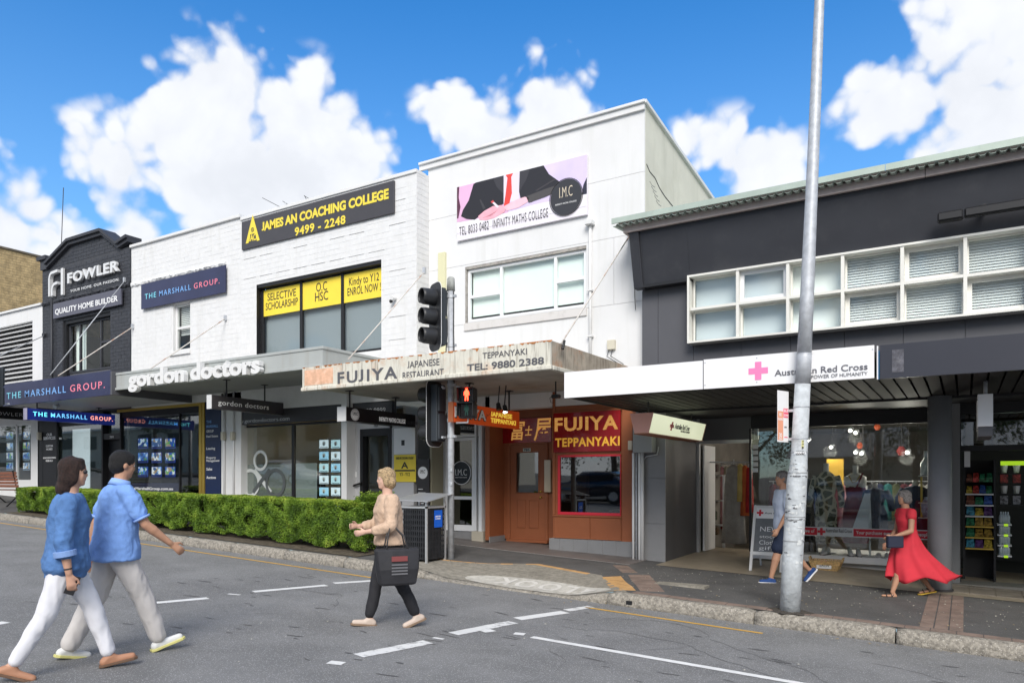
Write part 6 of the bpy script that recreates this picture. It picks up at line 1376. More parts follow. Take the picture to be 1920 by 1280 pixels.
bp([(.51,1),(.69,1),(.73,.8),(.80,.62),(.82,.56),(.80,.47),(.72,.42),(.60,.32),(.52,.40),(.505,.6)], (.024,.023,.028), 'suit_right', 3)
bp([(.30,1),(.385,1),(.385,.62),(.33,.80)], (.045,.043,.05), 'lapel', 4); bp([(.51,1),(.59,1),(.56,.80),(.51,.6)], (.045,.043,.05), 'lapel_two', 4); bp([(.22,.40),(.24,.41),(.20,.62),(.19,.62)], (.05,.048,.052), 'sleeve_fold', 4); bp([(.64,.52),(.78,.66),(.77,.68),(.63,.54)], (.055,.05,.055), 'sleeve_fold_two', 4)
bp([(.385,1),(.51,1),(.505,.42),(.385,.42)], (.74,.68,.80), 'shirt', 3)
bp([(.40,1),(.46,1),(.445,.93),(.45,.6),(.43,.40),(.385,.36),(.40,.6),(.415,.93)], (.72,.06,.05), 'tie', 4)
bp([(.56,.46),(.70,.52),(.82,.55),(.80,.42),(.70,.36),(.58,.32)], (.075,.07,.07), 'cuff', 5)
bp([(.19,.20),(.24,.16),(.31,.17),(.39,.24),(.40,.30),(.37,.40),(.30,.42),(.23,.36),(.18,.28)], (.86,.42,.50), 'hand', 6, var=.1, vscale=6)
bp([(.38,.36),(.48,.44),(.55,.46),(.58,.42),(.57,.34),(.50,.27),(.41,.26)], (.84,.52,.60), 'hand_two', 5, var=.1, vscale=6)
[bp([(.22+.03*i,.22+.012*i),(.30+.012*i,.235+.03*i),(.30+.012*i,.243+.03*i),(.22+.03*i,.227+.012*i)], (.62,.24,.30), 'finger_line', 8) for i in range(4)]
bp([(.285,.52),(.30,.53),(.35,.38),(.335,.36)], (.75,.70,.75), 'pen', 7); bp([(.283,.52),(.302,.54),(.31,.50),(.292,.485)], (.7,.08,.08), 'pen_cap', 8)
text('TEL 8033 0482', (X0+.06, YP-.012, bz0+.10), WB*.245, .17, M_txt, bb, off=-.012, sp=1.1); text('INFINITY MATHS COLLEGE', (X0+WB*.30, YP-.012, bz0+.10), WB*.425, .17, M_txt, bb, off=-.012, sp=1.1)
bcc = (X0+WB*.855, YP-.012, bz0+HB*.42-.06)
disc(bcc, .335, M_txt, bb, 'badge_ring', r2=.325); disc(bcc, .315, mat('badge_face', (.04,.04,.045), .4), bb, 'badge', depth=.003); text('I.M.C', (bcc[0]-.13, bcc[1]-.005, bcc[2]+.0), .26, .2, mat('badge_cream', (.72,.62,.48), .5), bb, off=-.012); text('INFINITY MATHS COLLEGE', (bcc[0]-.21, bcc[1]-.005, bcc[2]-.12), .42, .028, M_wtxt, bb)
# ================================================================ street furniture
# --- traffic signal heads (local coords: lens faces -Y, x right)
def signal_head(label, loc, rz, group='traffic signal heads'):
    t = thing('traffic_signal', label, 'traffic light', loc, rz, group, local=True)
    W2, H2, r = .21, .54, .13
    pl_ = []
    for cx_, cz_, a0 in ((W2-r, H2-r, 0), (-W2+r, H2-r, 90), (-W2+r, -H2+r, 180), (W2-r, -H2+r, 270)):
        for k in range(6): a = R(a0+k*18); pl_.append((cx_+r*math.cos(a), cz_+r*math.sin(a)))
    part('backboard', MB().prism(pl_, 0, .012), M_blackp, t, loc=(0,0,0)); 
    part('backboard_rim', MB().prism([(x*1.03, z*1.015) for x, z in pl_], .0125, .018), M_wtxt, t, loc=(0,0,0))
    part('backboard_rear', MB().prism(pl_, .0185, .022), M_blackp, t, loc=(0,0,0))
    part('housing', MB().box(-.115, .115, .02, .15, -.46, .46).box(-.10, .10, .151, .18, -.43, -.02).box(-.10, .10, .151, .18, .02, .43), mat('signal_grey', (.035,.042,.05), .5), t, bev=.012, loc=(0,0,0))
    for k, z in enumerate((.31, 0, -.31)):
        n = 22; ring = []
        for (yy, rr_) in ((-.005, .135), (-.10, .132), (-.19, .128), (-.24, .125)):
            cut = 0 if yy > -.12 else (.0 if yy > -.22 else .0)
            ring.append([(math.cos(2*math.pi*i/n)*rr_, yy+(.05 if (math.sin(2*math.pi*i/n) < -.8 and yy < -.2) else 0), z+math.sin(2*math.pi*i/n)*rr_) for i in range(n)])
        inner = [[(x*.955, y, (zz-z)*.955+z) for x, y, zz in rg] for rg in ring[::-1]]
        v = part('visor', MB().rings(ring+inner, cap=False), M_blackp, t, smooth=True, loc=(0,0,0))
        part('lens', MB().rings([[(math.cos(2*math.pi*i/n)*q, yy, z+math.sin(2*math.pi*i/n)*q) for i in range(n)] for q, yy in ((.125, -.004), (.09, -.02), (.04, -.028))]), mat('dark_lens_%d' % k, [(.05,.004,.004), (.05,.03,.004), (.006,.03,.012)][k], .2), t, smooth=True, loc=(0,0,0))
    part('mount_arm', MB().tube([(0, .15, .40), (.0, .23, .40), (.12, .26, .40)], .018, 8).tube([(0, .15, -.40), (0, .23, -.40), (.12, .26, -.40)], .018, 8), M_galv, t, loc=(0,0,0))
    return t
tp = Vector((*fp(845.5, 1067), 0)); tp.z = top(tp.x, tp.y)
tpz = az(846, 545, tp.y)
pole = thing('signal_pole', 'slim grey traffic signal pole beside the litter bin', 'pole', tp)
part('shaft', MB().tube([tp+Vector((0, 0, -.05)), (tp.x, tp.y, tpz)], .053, 20), M_galv, pole, smooth=True)
part('pole_cap', MB().tube([(tp.x, tp.y, tpz), (tp.x, tp.y, tpz+.19), (tp.x, tp.y, tpz+.215)], [.068, .060, .045], 20), mat('weathered_cap', (.35,.36,.34), .8, var=.25, vscale=14), pole, smooth=True)
for py in (556, 648, 722, 788, 818): z = az(846, py, tp.y); part('clamp', MB().tube([(tp.x, tp.y, z-.025), (tp.x, tp.y, z+.025)], .062, 20).box(tp.x+.04, tp.x+.10, tp.y-.02, tp.y+.02, z-.02, z+.02), M_galv, pole)
for sg in (-1, 1): part('cable', MB().tube([(tp.x+.062*sg, tp.y-.01, tpz-.02), (tp.x+.07*sg, tp.y-.02, tpz-.35), (tp.x+.06*sg, tp.y-.01, tpz-.6), (tp.x+.085*sg, tp.y-.03, tpz-1.1), (tp.x+.06*sg, tp.y, tpz-1.5)], .009, 6), M_cable, pole, smooth=True)
for py, a_ in ((880, .4), (906, 1.2)): p = at(846, py, tp.y-.055); part('sticker', bx(p.x-.03, p.x+.02, p.y-.0015, p.y+.004, p.z-.03, p.z+.03), mat('worn_sticker', (.42,.44,.46), .7, var=.3, vscale=40), pole)
c1 = at(815, 594, tp.y-.16); signal_head('black three lamp signal head facing the road on top of the slim pole', (c1.x-.0, c1.y, c1.z), R(-27))
c2 = at(812, 775, tp.y); signal_head('black three lamp signal head turned to the left, low on the slim pole', (c2.x+.03, c2.y-.02, c2.z), R(-90))
c3 = Vector((ax(-14, 8.7), 8.7, 0)); z3 = (az(-14, 690, 8.7)+az(-14, 760, 8.7))/2
c4 = at(-9, 722, 8.6); signal_head('black signal head cut off by the left edge', (c4.x, 8.6, c4.z-.03), R(-18))
pl2 = thing('signal_pole', 'traffic signal pole just beyond the left edge', 'pole', (c4.x-.75, 8.85, top(c4.x, 8.85))); part('shaft', MB().tube([(c4.x-.75, 8.85, top(c4.x, 8.85)), (c4.x-.75, 8.85, c4.z+.7)], .053, 14), M_galv, pl2, smooth=True)
# pedestrian lantern
pc_ = at(875, 755, tp.y-.12); ph = thing('pedestrian_signal', 'pedestrian light showing a red standing figure above a dark green lamp', 'traffic light', pc_, R(20), local=True)
part('housing', MB().box(-.135, .135, 0, .16, -.235, .0).box(-.135, .135, 0, .16, .005, .24), M_blackp, ph, bev=.015, loc=(0,0,0))
for z0 in (.01, -.225): part('hood', MB().box(-.13, .13, -.13, 0, z0+.215, z0+.223).box(-.13, -.122, -.12, 0, z0+.02, z0+.214).box(.122, .13, -.12, 0, z0+.02, z0+.214), M_blackp, ph, loc=(0,0,0))
part('lens', bx(-.11, .11, -.006, -.001, .02, .22), mat('lens_black', (.006,.004,.004), .2), ph, loc=(0,0,0)); part('lens', bx(-.11, .11, -.006, -.001, -.215, -.015), mat('lens_black', (.006,.004,.004), .2), ph, loc=(0,0,0))
man = [(-.012,.085),(-.022,.10),(-.012,.115),(.012,.115),(.022,.10),(.012,.085),(.035,.075),(.045,.03),(.042,-.005),(.03,-.01),(.028,.03),(.022,.0),(.03,-.05),(.028,-.095),(.012,-.095),(.006,-.03),(-.004,-.03),(-.012,-.095),(-.03,-.095),(-.024,-.04),(-.022,.0),(-.03,.03),(-.034,-.01),(-.045,-.005),(-.045,.04),(-.033,.075)]
part('red_figure', MB().prism([(x*.95, z*.9+.12) for x, z in man], -.012, -.007), mat('lit_red', (1,.05,.02), .5, emit=(1,.05,.02), es=4), ph, loc=(0,0,0)); part('green_figure', MB().prism([(x*.9, z*.85-.115) for x, z in man], -.012, -.007), mat('dull_green', (.004,.04,.03), .4, emit=(0,.25,.16), es=.015), ph, loc=(0,0,0))
part('mount_arm', MB().tube([(-.10, .10, .25), (-.2, .13, .28)], .015, 6).tube([(0, .08, -.235), (0, .08, -.30), (-.2, .12, -.30)], .015, 6).tube([(0, .06, .24), (0, .06, .28)], .012, 6), M_galv, ph, loc=(0,0,0))
# push button with speaker cabinet hidden behind pole: small dark box on far side
pb = at(858, 920, tp.y+.1); part('button_box', bx(tp.x+.055, tp.x+.13, tp.y-.02, tp.y+.07, pb.z-.02, pb.z+.15), M_blackp, pole, bev=.01) if False else None

# --- leaning lamp column
lb_ = Vector((*fp(1481, 1146), 0)); lb_.z = top(lb_.x, lb_.y)
prof = [(1150, 1481, 18.6), (1050, 1486, 18.5), (960, 1491, 18.3), (905, 1494, 18.2), (885, 1496, 17.2), (870, 1497.5, 15.5), (850, 1498.5, 14.8), (720, 1505, 13.8), (666, 1508, 13.4), (664, 1508, 12.8), (560, 1513, 12.3), (400, 1520, 11.0), (300, 1524.5, 10.4), (150, 1530.5, 9.6), (0, 1536.5, 8.6), (-300, 1549, 7.5), (-700, 1566, 6.5)]
lc = thing('lamp_column', 'tall leaning galvanised lamp column with peeling grey wrap at the kerb', 'lamp post', lb_)
pts = [at(x, y, lb_.y) for y, x, r in prof]; kk = (lb_.y/(CA+(1490-CX)/F*SA))/F
M_wrap = mat('peeling_wrap', (.50,.53,.55), .7, var=.18, vscale=9, dirt=(.24,.25,.26), dscale=5, damt=.75, bump=.6, bscale=30)
def colseg(a, b, m, nm): return part(nm, MB().tube(pts[a:b], [prof[i][2]*kk for i in range(a, b)], 32), m, lc, smooth=True)
colseg(0, 8, M_wrap, 'lower_shaft'); colseg(7, 10, M_galv, 'shaft'); colseg(9, len(pts), M_galv, 'shaft')
P0 = MB().tube([pts[0]+Vector((0, 0, -.12)), pts[0]+Vector((0, 0, .0))], .155, 24)
def on_pole(py):
    for i in range(len(prof)-1):
        if prof[i][0] >= py >= prof[i+1][0]:
            f = (prof[i][0]-py)/(prof[i][0]-prof[i+1][0]); return pts[i].lerp(pts[i+1], f), (prof[i][2]*(1-f)+prof[i+1][2]*f)*kk
for py in (664, 763, 822, 847, 886, 968, 973, 1013):
    c, r = on_pole(py); part('band', MB().tube([c-Vector((0, 0, .006)), c+Vector((0, 0, .006))], r+.004, 28), M_galv if py < 860 else mat('band_grey', (.30,.31,.32), .7), lc, smooth=False)
# torn poster remains: thin scraps wrapped on the shaft
M_sc = mat('paper_scrap', (.60,.62,.62), .9, var=.15, vscale=30); M_sd = mat('dark_scrap', (.13,.13,.14), .9, var=.4, vscale=30)
view_a = math.atan2(-lb_.y, -lb_.x)
def scrap(py, da, wd, h, m, nm='poster_scrap', off=.003, ragged=True):
    c, r = on_pole(py); n = max(4, int(wd/.06)); mb = MB(); vs = []
    for i in range(n+1):
        a = view_a+da-wd/2+wd*i/n; j1, j2 = (random.uniform(-.3, .3)*h, random.uniform(-.3, .3)*h) if ragged else (0, 0)
        for z in (h/2+j1, -h/2+j2): vs.append((c.x+math.cos(a)*(r+off), c.y+math.sin(a)*(r+off), c.z+z))
    mb.add(vs, [(2*i, 2*i+2, 2*i+3, 2*i+1) for i in range(n)]); return part(nm, mb, m, lc, fix=False)
for _ in range(90):
    py = random.choice([random.uniform(890, 1060), random.uniform(925, 980), random.uniform(860, 900)])
    dk = random.random() < .45
    scrap(py, random.uniform(-1.3, 1.3), random.uniform(.08, .5), random.uniform(.004, .018 if dk else .04), M_sd if dk else M_sc, off=random.uniform(.002, .006))
scrap(849, .1, .9, .045, M_txt, 'id_plate', ragged=False); scrap(833, .35, .28, .09, mat('yellow_tag', (.72,.68,.30), .6), 'number_tag', ragged=False)
c, r = on_pole(849)
def pole_text(body, py, h, m, da=0, wtot=.1):
    c, r = on_pole(py); a = view_a+da; n_ = Vector((math.cos(a), math.sin(a), 0)); xd = Vector((0, 0, 1)).cross(n_); o = Vector(c)+n_*(r+.010)-xd*wtot/2-Vector((0, 0, h/2))
    return part('lettering', text_mb(body, o, wtot, h, xd=xd, depth=.002, off=.02), m, lc, fix=False)
pole_text('P00015', 849, .028, M_wtxt, .1, .12); 
for k, ch in enumerate('691'): pole_text(ch, 827+k*6, .022, M_txt, .35, .016)
soil = MB(); nn = 26
soil.add([(lb_.x+math.cos(a)*(.22+.05*math.sin(5*a)), lb_.y+math.sin(a)*(.2+.04*math.cos(7*a)), top(lb_.x, lb_.y)+.006-GR*math.cos(a)*.22) for a in np.linspace(0, 2*math.pi, nn)[:-1]]+[(lb_.x, lb_.y, lb_.z+.03)], [(i, (i+1) % (nn-1), nn-1) for i in range(nn-1)])
part('soil_collar', soil, mat('dark_soil', (.07,.06,.05), .95, var=.4, vscale=30, bump=1, bscale=60), lc)
# lamp arm out of frame
top_ = pts[-1]; part('outreach_arm', MB().tube([top_, top_+Vector((0, -.6, .25)), top_+Vector((0, -1.8, .4))], .035, 10), M_galv, lc, smooth=True); part('lantern', bx(top_.x-.12, top_.x+.12, top_.y-2.4, top_.y-1.7, top_.z+.36, top_.z+.46), M_galv, lc, bev=.02)
# parking sign on the column
sx0, sy0 = at(1467, 786, lb_.y-.02), 0
Pl, Pr = at(1457, 790, lb_.y+.0), at(1478, 780, lb_.y+.0)
ps_ = thing('parking_sign', 'tall white and orange bus zone sign clamped to the leaning column', 'sign', (Pr.x, lb_.y, Pr.z))
an = R(66); xd = Vector((math.cos(an), math.sin(an)*-1, 0)); xd = Vector((.62, .785, 0)).normalized()
# board seen obliquely: runs from near-left to the pole
o_ = Vector(Pr)-xd*.0
zA, zB = az(1478, 734, lb_.y), az(1478, 829, lb_.y)
n_ = xd.cross(Vector((0, 0, 1)))
# solve its width so that the free edge lands on the photo's left edge
best = None
for wv in np.arange(.1, .6, .005):
    for th in np.arange(0, 3.14, .03):
        xd_ = Vector((math.cos(th), math.sin(th), 0)); q = Vector((Pr.x, lb_.y, 0))-xd_*wv
        u = (q.x*CA+q.y*SA)/(-q.x*SA+q.y*CA); px_ = CX+F*u; tt = -q.x*SA+q.y*CA; h_ = (zA-zB)*F/tt
        e = (px_-1457)**2+((h_-99.5))**2*.6+(wv-.225)**2*9e4
        if best is None or e < best[0]: best = (e, wv, xd_)
_, wv, xd = best; n_ = xd.cross(Vector((0, 0, 1))); o_ = Vector((Pr.x, lb_.y, 0))-xd*wv
def sbox(u0, u1, z0, z1, d0, d1, m, nm):
    mb = MB(); vs = [Vector((o_.x, o_.y, 0))+xd*u+n_*d+Vector((0, 0, z)) for z in (z0, z1) for (u, d) in ((u0, d0), (u1, d0), (u1, d1), (u0, d1))]
    return part(nm, mb.add(vs, [(0,3,2,1),(4,5,6,7),(0,1,5,4),(1,2,6,5),(2,3,7,6),(3,0,4,7)]), m, ps_)
Hs = zA-zB
sbox(0, wv, zB, zA, 0, .004, mat('sign_white', (.78,.77,.77), .4), 'plate'); sbox(.004, wv*.5, zB+.02, zB+Hs*.60, .004, .0055, mat('faded_orange_print', (.76,.33,.20), .5), 'orange_print'); sbox(wv*.53, wv-.006, zB+Hs*.48, zB+Hs*.66, .004, .0055, mat('pink_red_print', (.80,.08,.16), .5), 'red_print')
def stx(body, u, z, w_, h, m): part('lettering', text_mb(body, Vector((o_.x, o_.y, 0))+xd*u+n_*.006+Vector((0, 0, z)), w_, h, xd=xd, depth=.001, off=.01), m, ps_, fix=False)
stx('BUS', wv*.57, zB+Hs*.585, wv*.38, .035, M_wtxt); stx('ZONE', wv*.56, zB+Hs*.50, wv*.40, .03, M_wtxt); stx('NO', wv*.14, zB+Hs*.5, wv*.2, .04, M_wtxt); stx('PARKING', wv*.03, zB+Hs*.42, wv*.44, .028, M_wtxt); stx('30', wv*.12, zB+Hs*.09, wv*.26, .05, M_wtxt); stx('8AM', wv*.6, zB+Hs*.28, wv*.2, .018, M_txt)
#stx('Ku-ring-gai', wv*.35, zB+Hs*.87, wv*.5, .018, M_gtxt)
sbox(wv*.6, wv*.9, zB+.05, zB+.06, .004, .0055, MATS['pink_red_print'], 'arrow'); sbox(wv*.1, wv*.4, zB+.03, zB+.04, .006, .0065, M_wtxt, 'arrow')
for zz in (zB+Hs*.62, zB+Hs*.06): part('clamp', MB().bar((Pr.x-.02, lb_.y, zz), (lb_.x+.05, lb_.y-.02, zz), .03), M_alu, ps_)

# --- litter bin
YBn = 9.0; bxr, bxl = ax(800, YBn), ax(800, YBn)-.54; ybk = 9.5; gzb = top(bxr, 9.2)
bn = thing('litter_bin', 'dark perforated litter bin with tilted metal lid beside the signal pole', 'bin', ((bxl+bxr)/2, (YBn+ybk)/2, gzb))
zb_t = az(800, 953, YBn); 
for a in (bxl, bxr-.03):
    for b in (YBn, ybk-.03): part('corner_post', bx(a, a+.03, b, b+.03, gzb-.02, zb_t+.10), M_alu, bn)
part('liner', bx(bxl+.05, bxr-.05, YBn+.05, ybk-.05, gzb+.04, zb_t-.03), M_black, bn)
mb = MB(); mb2 = MB()
for i in range(12):
    x = bxl+.04+(bxr-bxl-.08)*i/11.; mb.box(x-.011, x+.011, YBn+.008, YBn+.013, gzb+.05, zb_t)
    y = YBn+.04+(ybk-YBn-.08)*i/11.; mb2.box(bxr-.013, bxr-.008, y-.011, y+.011, gzb+.05, zb_t)
for z in np.arange(gzb+.05, zb_t, .085): mb.box(bxl+.03, bxr-.03, YBn+.014, YBn+.019, z, z+.03); mb2.box(bxr-.019, bxr-.014, YBn+.03, ybk-.03, z, z+.03)
part('perforated_panel', mb, M_blackp, bn); part('perforated_panel', mb2, M_blackp, bn)
part('top_frame', MB().box(bxl, bxr, YBn, YBn+.03, zb_t+.001, zb_t+.03).box(bxl, bxr, ybk-.03, ybk, zb_t+.001, zb_t+.03).box(bxl, bxl+.03, YBn+.03, ybk-.03, zb_t+.001, zb_t+.03).box(bxr-.03, bxr, YBn+.03, ybk-.03, zb_t+.001, zb_t+.03), M_alu, bn)
zt2 = zb_t+.10
part('lid', MB().add([(bxl-.08, YBn-.06, zt2+.03), (bxr+.06, YBn-.06, zt2-.0), (bxr+.06, ybk+.12, zt2+.11), (bxl-.08, ybk+.12, zt2+.12), (bxl-.08, YBn-.06, zt2+.04), (bxr+.06, YBn-.06, zt2+.012), (bxr+.06, ybk+.12, zt2+.122), (bxl-.08, ybk+.12, zt2+.13)], [(0,3,2,1),(4,5,6,7),(0,1,5,4),(1,2,6,5),(2,3,7,6),(3,0,4,7)]), M_alu, bn)
sy0, sy1 = atX(814, 960, bxr).y, atX(829, 960, bxr).y; sz1, sz0 = atX(820, 956, bxr).z, atX(820, 988, bxr).z
part('blue_sticker', bx(bxr+.001, bxr+.003, sy0, sy1, sz0, sz1), mat('bright_blue', (.01,.12,.62), .4), bn)
for i, t_ in enumerate(("DON'T BE", 'A TOSSER')): text(t_, (bxr+.004, sy0+.03, sz0+.16-i*.035), (sy1-sy0)*.62, .022, M_wtxt, bn, xd=(0,1,0), off=.02)

# --- bench at the far left
bnx = ax(32, 9.75); bnb = thing('park_bench', 'brown slatted street bench cut off by the left edge beside the hedge', 'bench', (bnx-.9, 9.9, top(bnx, 9.9)))
gb = top(bnx, 9.8); 
for k in range(5): part('back_slat', bx(bnx-1.8, bnx, 9.72+.012*(k), 9.745+.012*(k), gb+.50+.085*(4-k)+.0, gb+.50+.085*(4-k)+.07), M_wood, bnb, bev=.006)
for k in range(5): part('seat_slat', bx(bnx-1.8, bnx, 9.84+k*.085, 9.91+k*.085, gb+.42, gb+.445), M_wood, bnb, bev=.006)
for x in (bnx-.12, bnx-1.65): part('leg', MB().bar((x, 9.55, gb), (x, 9.95, gb+.42), .03).bar((x, 10.3, gb), (x, 9.85, gb+.42), .03).bar((x, 9.82, gb+.36), (x, 9.70, gb+.95), .025), M_black, bnb)

# --- A-frame sign, basket, small box
af = fp(1405, 1068); ax0, ax1 = ax(1408, 11.75), ax(1470, 11.75)
ag = top(-3, 11.8); azt = az(1410, 947, 11.9)
fr_ = thing('a_frame_sign', 'white framed sandwich board with chalk writing behind the man in shorts', 'sign', ((ax0+ax1)/2, 12, ag))
YA1, YA0 = 11.95, 11.62
def slope_box(u0, u1, f0, f1, d, m, nm, thk=.012):
    # point at fraction f of the board height; leans back with height
    q = lambda u, f, dd: (u, YA0+(YA1-YA0)*f+dd, ag+(azt-ag)*f)
    vs = [q(u0, f0, d), q(u1, f0, d), q(u1, f0, d+thk), q(u0, f0, d+thk), q(u0, f1, d), q(u1, f1, d), q(u1, f1, d+thk), q(u0, f1, d+thk)]
    return part(nm, MB().add(vs, [(0,3,2,1),(4,5,6,7),(0,1,5,4),(1,2,6,5),(2,3,7,6),(3,0,4,7)]), m, fr_)
slope_box(ax0, ax0+.04, 0, 1, 0, M_white, 'frame_leg', .03); slope_box(ax1-.04, ax1, 0, 1, 0, M_white, 'frame_leg', .03)
slope_box(ax0+.04, ax1-.04, .24, .29, 0, M_white, 'frame_rail', .03); slope_box(ax0+.04, ax1-.04, .96, 1, 0, M_white, 'frame_rail', .03)
slope_box(ax0+.04, ax1-.04, .29, .8, .012, mat('chalk_board', (.16,.17,.18), .6, var=.15, vscale=6), 'chalk_panel'); slope_box(ax0+.04, ax1-.04, .8, .96, .012, M_wtxt, 'header_panel')
q = lambda u, f: Vector((u, YA0+(YA1-YA0)*f-.004+.012, ag+(azt-ag)*f)); upv = (q(0, 1)-q(0, 0)).normalized()
for t_, f, w_, h, m in (('Aust Red', .87, .22, .03, M_txt), ('NEW', .60, .3, .08, M_wtxt), ('stock', .50, .25, .05, M_wtxt), ('Clothing', .40, .36, .07, M_wtxt), ('gifts', .32, .3, .06, M_wtxt)):
    part('lettering', text_mb(t_, q(ax0+.12 if f < .8 else ax0+.17, f), w_, h, up=upv, depth=.002), m, fr_, fix=False)
cq = q(ax0+.1, .885)
part('cross', MB().bar(cq-upv*.05, cq+upv*.05, .03, .004, up=(0,1,0)).bar(cq-Vector((.05,.001,0)), cq+Vector((.05,-.001,0)), .004, .03), M_rb, fr_)
for x in (ax0, ax1-.03): part('rear_leg', MB().bar((x+.015, YA1+.02, azt), (x+.015, 12.35, ag), .025), M_white, fr_)
# wicker basket
bk0, bk1 = ax(1519, 12.55), ax(1577, 12.55); gk = top(-1.5, 12.5); zbt = az(1548, 1052, 12.5); zbb = gk+.01
bk = thing('wicker_basket', 'tapered wicker basket with a white paper note under the shop window', 'basket', ((bk0+bk1)/2, 12.6, gk))
M_wk = mat('wicker', (.62,.42,.19), .8, var=.35, vscale=30)
mx_, my_ = (bk0+bk1)/2, 12.65; hw, hd = (bk1-bk0)/2, .2
nr_ = 7; Hk = zbt-zbb
for k in range(nr_):
    f = k/(nr_-1); w2, d2 = hw*(.74+.26*f), hd*(.74+.26*f); z = zbb+Hk*f*.92+.012
    ring = [(mx_-w2, my_-d2, z), (mx_+w2, my_-d2, z), (mx_+w2, my_+d2, z), (mx_-w2, my_+d2, z), (mx_-w2, my_-d2, z)]
    for p_, q_ in zip(ring[:-1], ring[1:]): part('wicker_band', MB().bar(p_, q_, .02, Hk/nr_*.8), M_wk, bk, bev=.005)
for i in range(16):
    f = i/15; xb, xt = mx_+hw*.74*(2*f-1), mx_+hw*(2*f-1)
    for sg in (-1, 1): part('wicker_stake', MB().tube([(xb, my_+sg*hd*.72, zbb), (xt, my_+sg*(hd*1.0+.005), zbb+Hk)], .007, 5), M_wk, bk)
for sg in (-1, 1): part('handle', MB().tube([(mx_+sg*hw, my_-.08, zbt-.02), (mx_+sg*(hw+.02), my_-.06, zbt+.05), (mx_+sg*(hw+.02), my_+.06, zbt+.05), (mx_+sg*hw, my_+.08, zbt-.02)], .012, 8), M_wk, bk, smooth=True)
part('basket_floor', bx(mx_-hw*.72, mx_+hw*.72, my_-hd*.7, my_+hd*.7, zbb, zbb+.02), M_wk, bk)
pp = part('paper_note', bx(mx_-.12, mx_+.1, my_-hd*.93, my_-hd*.93+.003, zbb+.04, zbb+Hk*.72), M_wtxt, bk); pp.rotation_euler = (0, 0, 0)
text('$10', (mx_-.06, my_-hd*.93-.003, zbb+.13), .09, .035, M_pk, bk); text('EACH', (mx_-.07, my_-hd*.93-.003, zbb+.07), .13, .035, M_txt, bk)
sb_ = thing('notice_card', 'small white and pink price card behind the leaning column foot', 'card', at(1506, 1065, 12.6)); part('card', bx(ax(1503, 12.6), ax(1511, 12.6), 12.6, 12.61, az(1506, 1068, 12.6), az(1506, 1051, 12.6)), M_wtxt, sb_); part('print', bx(ax(1504.5, 12.6), ax(1510, 12.6), 12.596, 12.5995, az(1506, 1062, 12.6), az(1506, 1055, 12.6)), M_pk, sb_)

# --- charity shop displays
def ell(c, rx, ry, n=20, ph=0): return [(c[0]+rx*math.cos(2*math.pi*k/n), c[1]+ry*math.sin(2*math.pi*k/n), c[2]) for k in range(n)]
def loft(rows, n=20, fold=0, fn=6, seed=0):          # rows: (x,y,z,rx,ry)
    mb = MB(); rr = []
    for (x, y, z, rx, ry) in rows:
        ring = []
        for k in range(n):
            a = 2*math.pi*k/n; f = 1+fold*math.sin(fn*a+seed+z*2)*(1 if z < rows[-1][2]-.35 else .3); ring.append((x+rx*f*math.cos(a), y+ry*f*math.sin(a), z))
        rr.append(ring)
    return mb.rings(rr)
M_mann = mat('mannequin_white', (.62,.62,.60), .4)
def mannequin(px, pyt, pyb, Y, label, dress, cat='mannequin', rows=None, sleeves=True, base=True):
    c = at(px, pyb, Y); t_ = at(px, pyt, Y); H = t_.z-c.z; x = c.x
    m_ = thing('mannequin', label, cat, (x, Y, c.z))
    part('neck', MB().tube([(x, Y, c.z+H*.86), (x, Y, c.z+H*.95), (x, Y, c.z+H*1.0)], [.05, .042, .045], 12), M_mann, m_, smooth=True)
    part('garment', loft([(x, Y, c.z+H*f, rx, ry) for f, rx, ry in rows], fold=.05, n=36, fn=7), dress, m_, smooth=True)
    if sleeves:
        for sg in (-1, 1): part('sleeve', MB().tube([(x+sg*.16, Y, c.z+H*.84), (x+sg*.235, Y-.02, c.z+H*.66), (x+sg*.255, Y-.06, c.z+H*.46)], [.06, .055, .045], 12), dress, m_, smooth=True)
    return m_, x, c.z, H
def pattern_mat(nm, a, b, scale):
    m = mat(nm, a, .7); t = m.node_tree; q = NT(t); bs = [x for x in t.nodes if x.type == 'BSDF_PRINCIPLED'][0]
    v = q.n('ShaderNodeTexVoronoi', feature='DISTANCE_TO_EDGE', i_Vector=q.n('ShaderNodeNewGeometry').outputs['Position'], i_Scale=scale, i_Randomness=1.0)
    t.links.new(q.mix(q.mr(v.outputs['Distance'], .10, .14), a, b), bs.inputs['Base Color']); return m
m_, x, z0, H = mannequin(1549, 868, 1020, 13.55, 'mannequin in long cream and olive patterned dress in the shop window', pattern_mat('patterned_dress', (.50,.48,.38), (.08,.09,.055), 8), rows=[(.02, .17, .15), (.25, .165, .14), (.5, .17, .13), (.6, .13, .10), (.72, .17, .11), (.82, .18, .10), (.875, .10, .07), (.9, .05, .05)])
part('stand', MB().tube([(x, 13.55, z0-.1), (x, 13.55, z0+.2)], .015, 8).box(x-.15, x+.15, 13.4, 13.7, zg0_-.01, zg0_+.0), M_galv, m_)
m_, x, z0, H = mannequin(1604, 872, 1020, 13.6, 'mannequin in burgundy strapped overalls with a white top in the window', mat('burgundy_cloth', (.17,.018,.035), .8), rows=[(.02, .2, .14), (.3, .2, .14), (.5, .18, .13), (.6, .135, .10), (.70, .16, .11), (.76, .14, .1)], sleeves=False)
part('top', loft([(x, 13.6, z0+H*f, rx, ry) for f, rx, ry in ((.66, .14, .10), (.78, .17, .11), (.85, .17, .09), (.9, .07, .06))]), M_mann, m_, smooth=True)
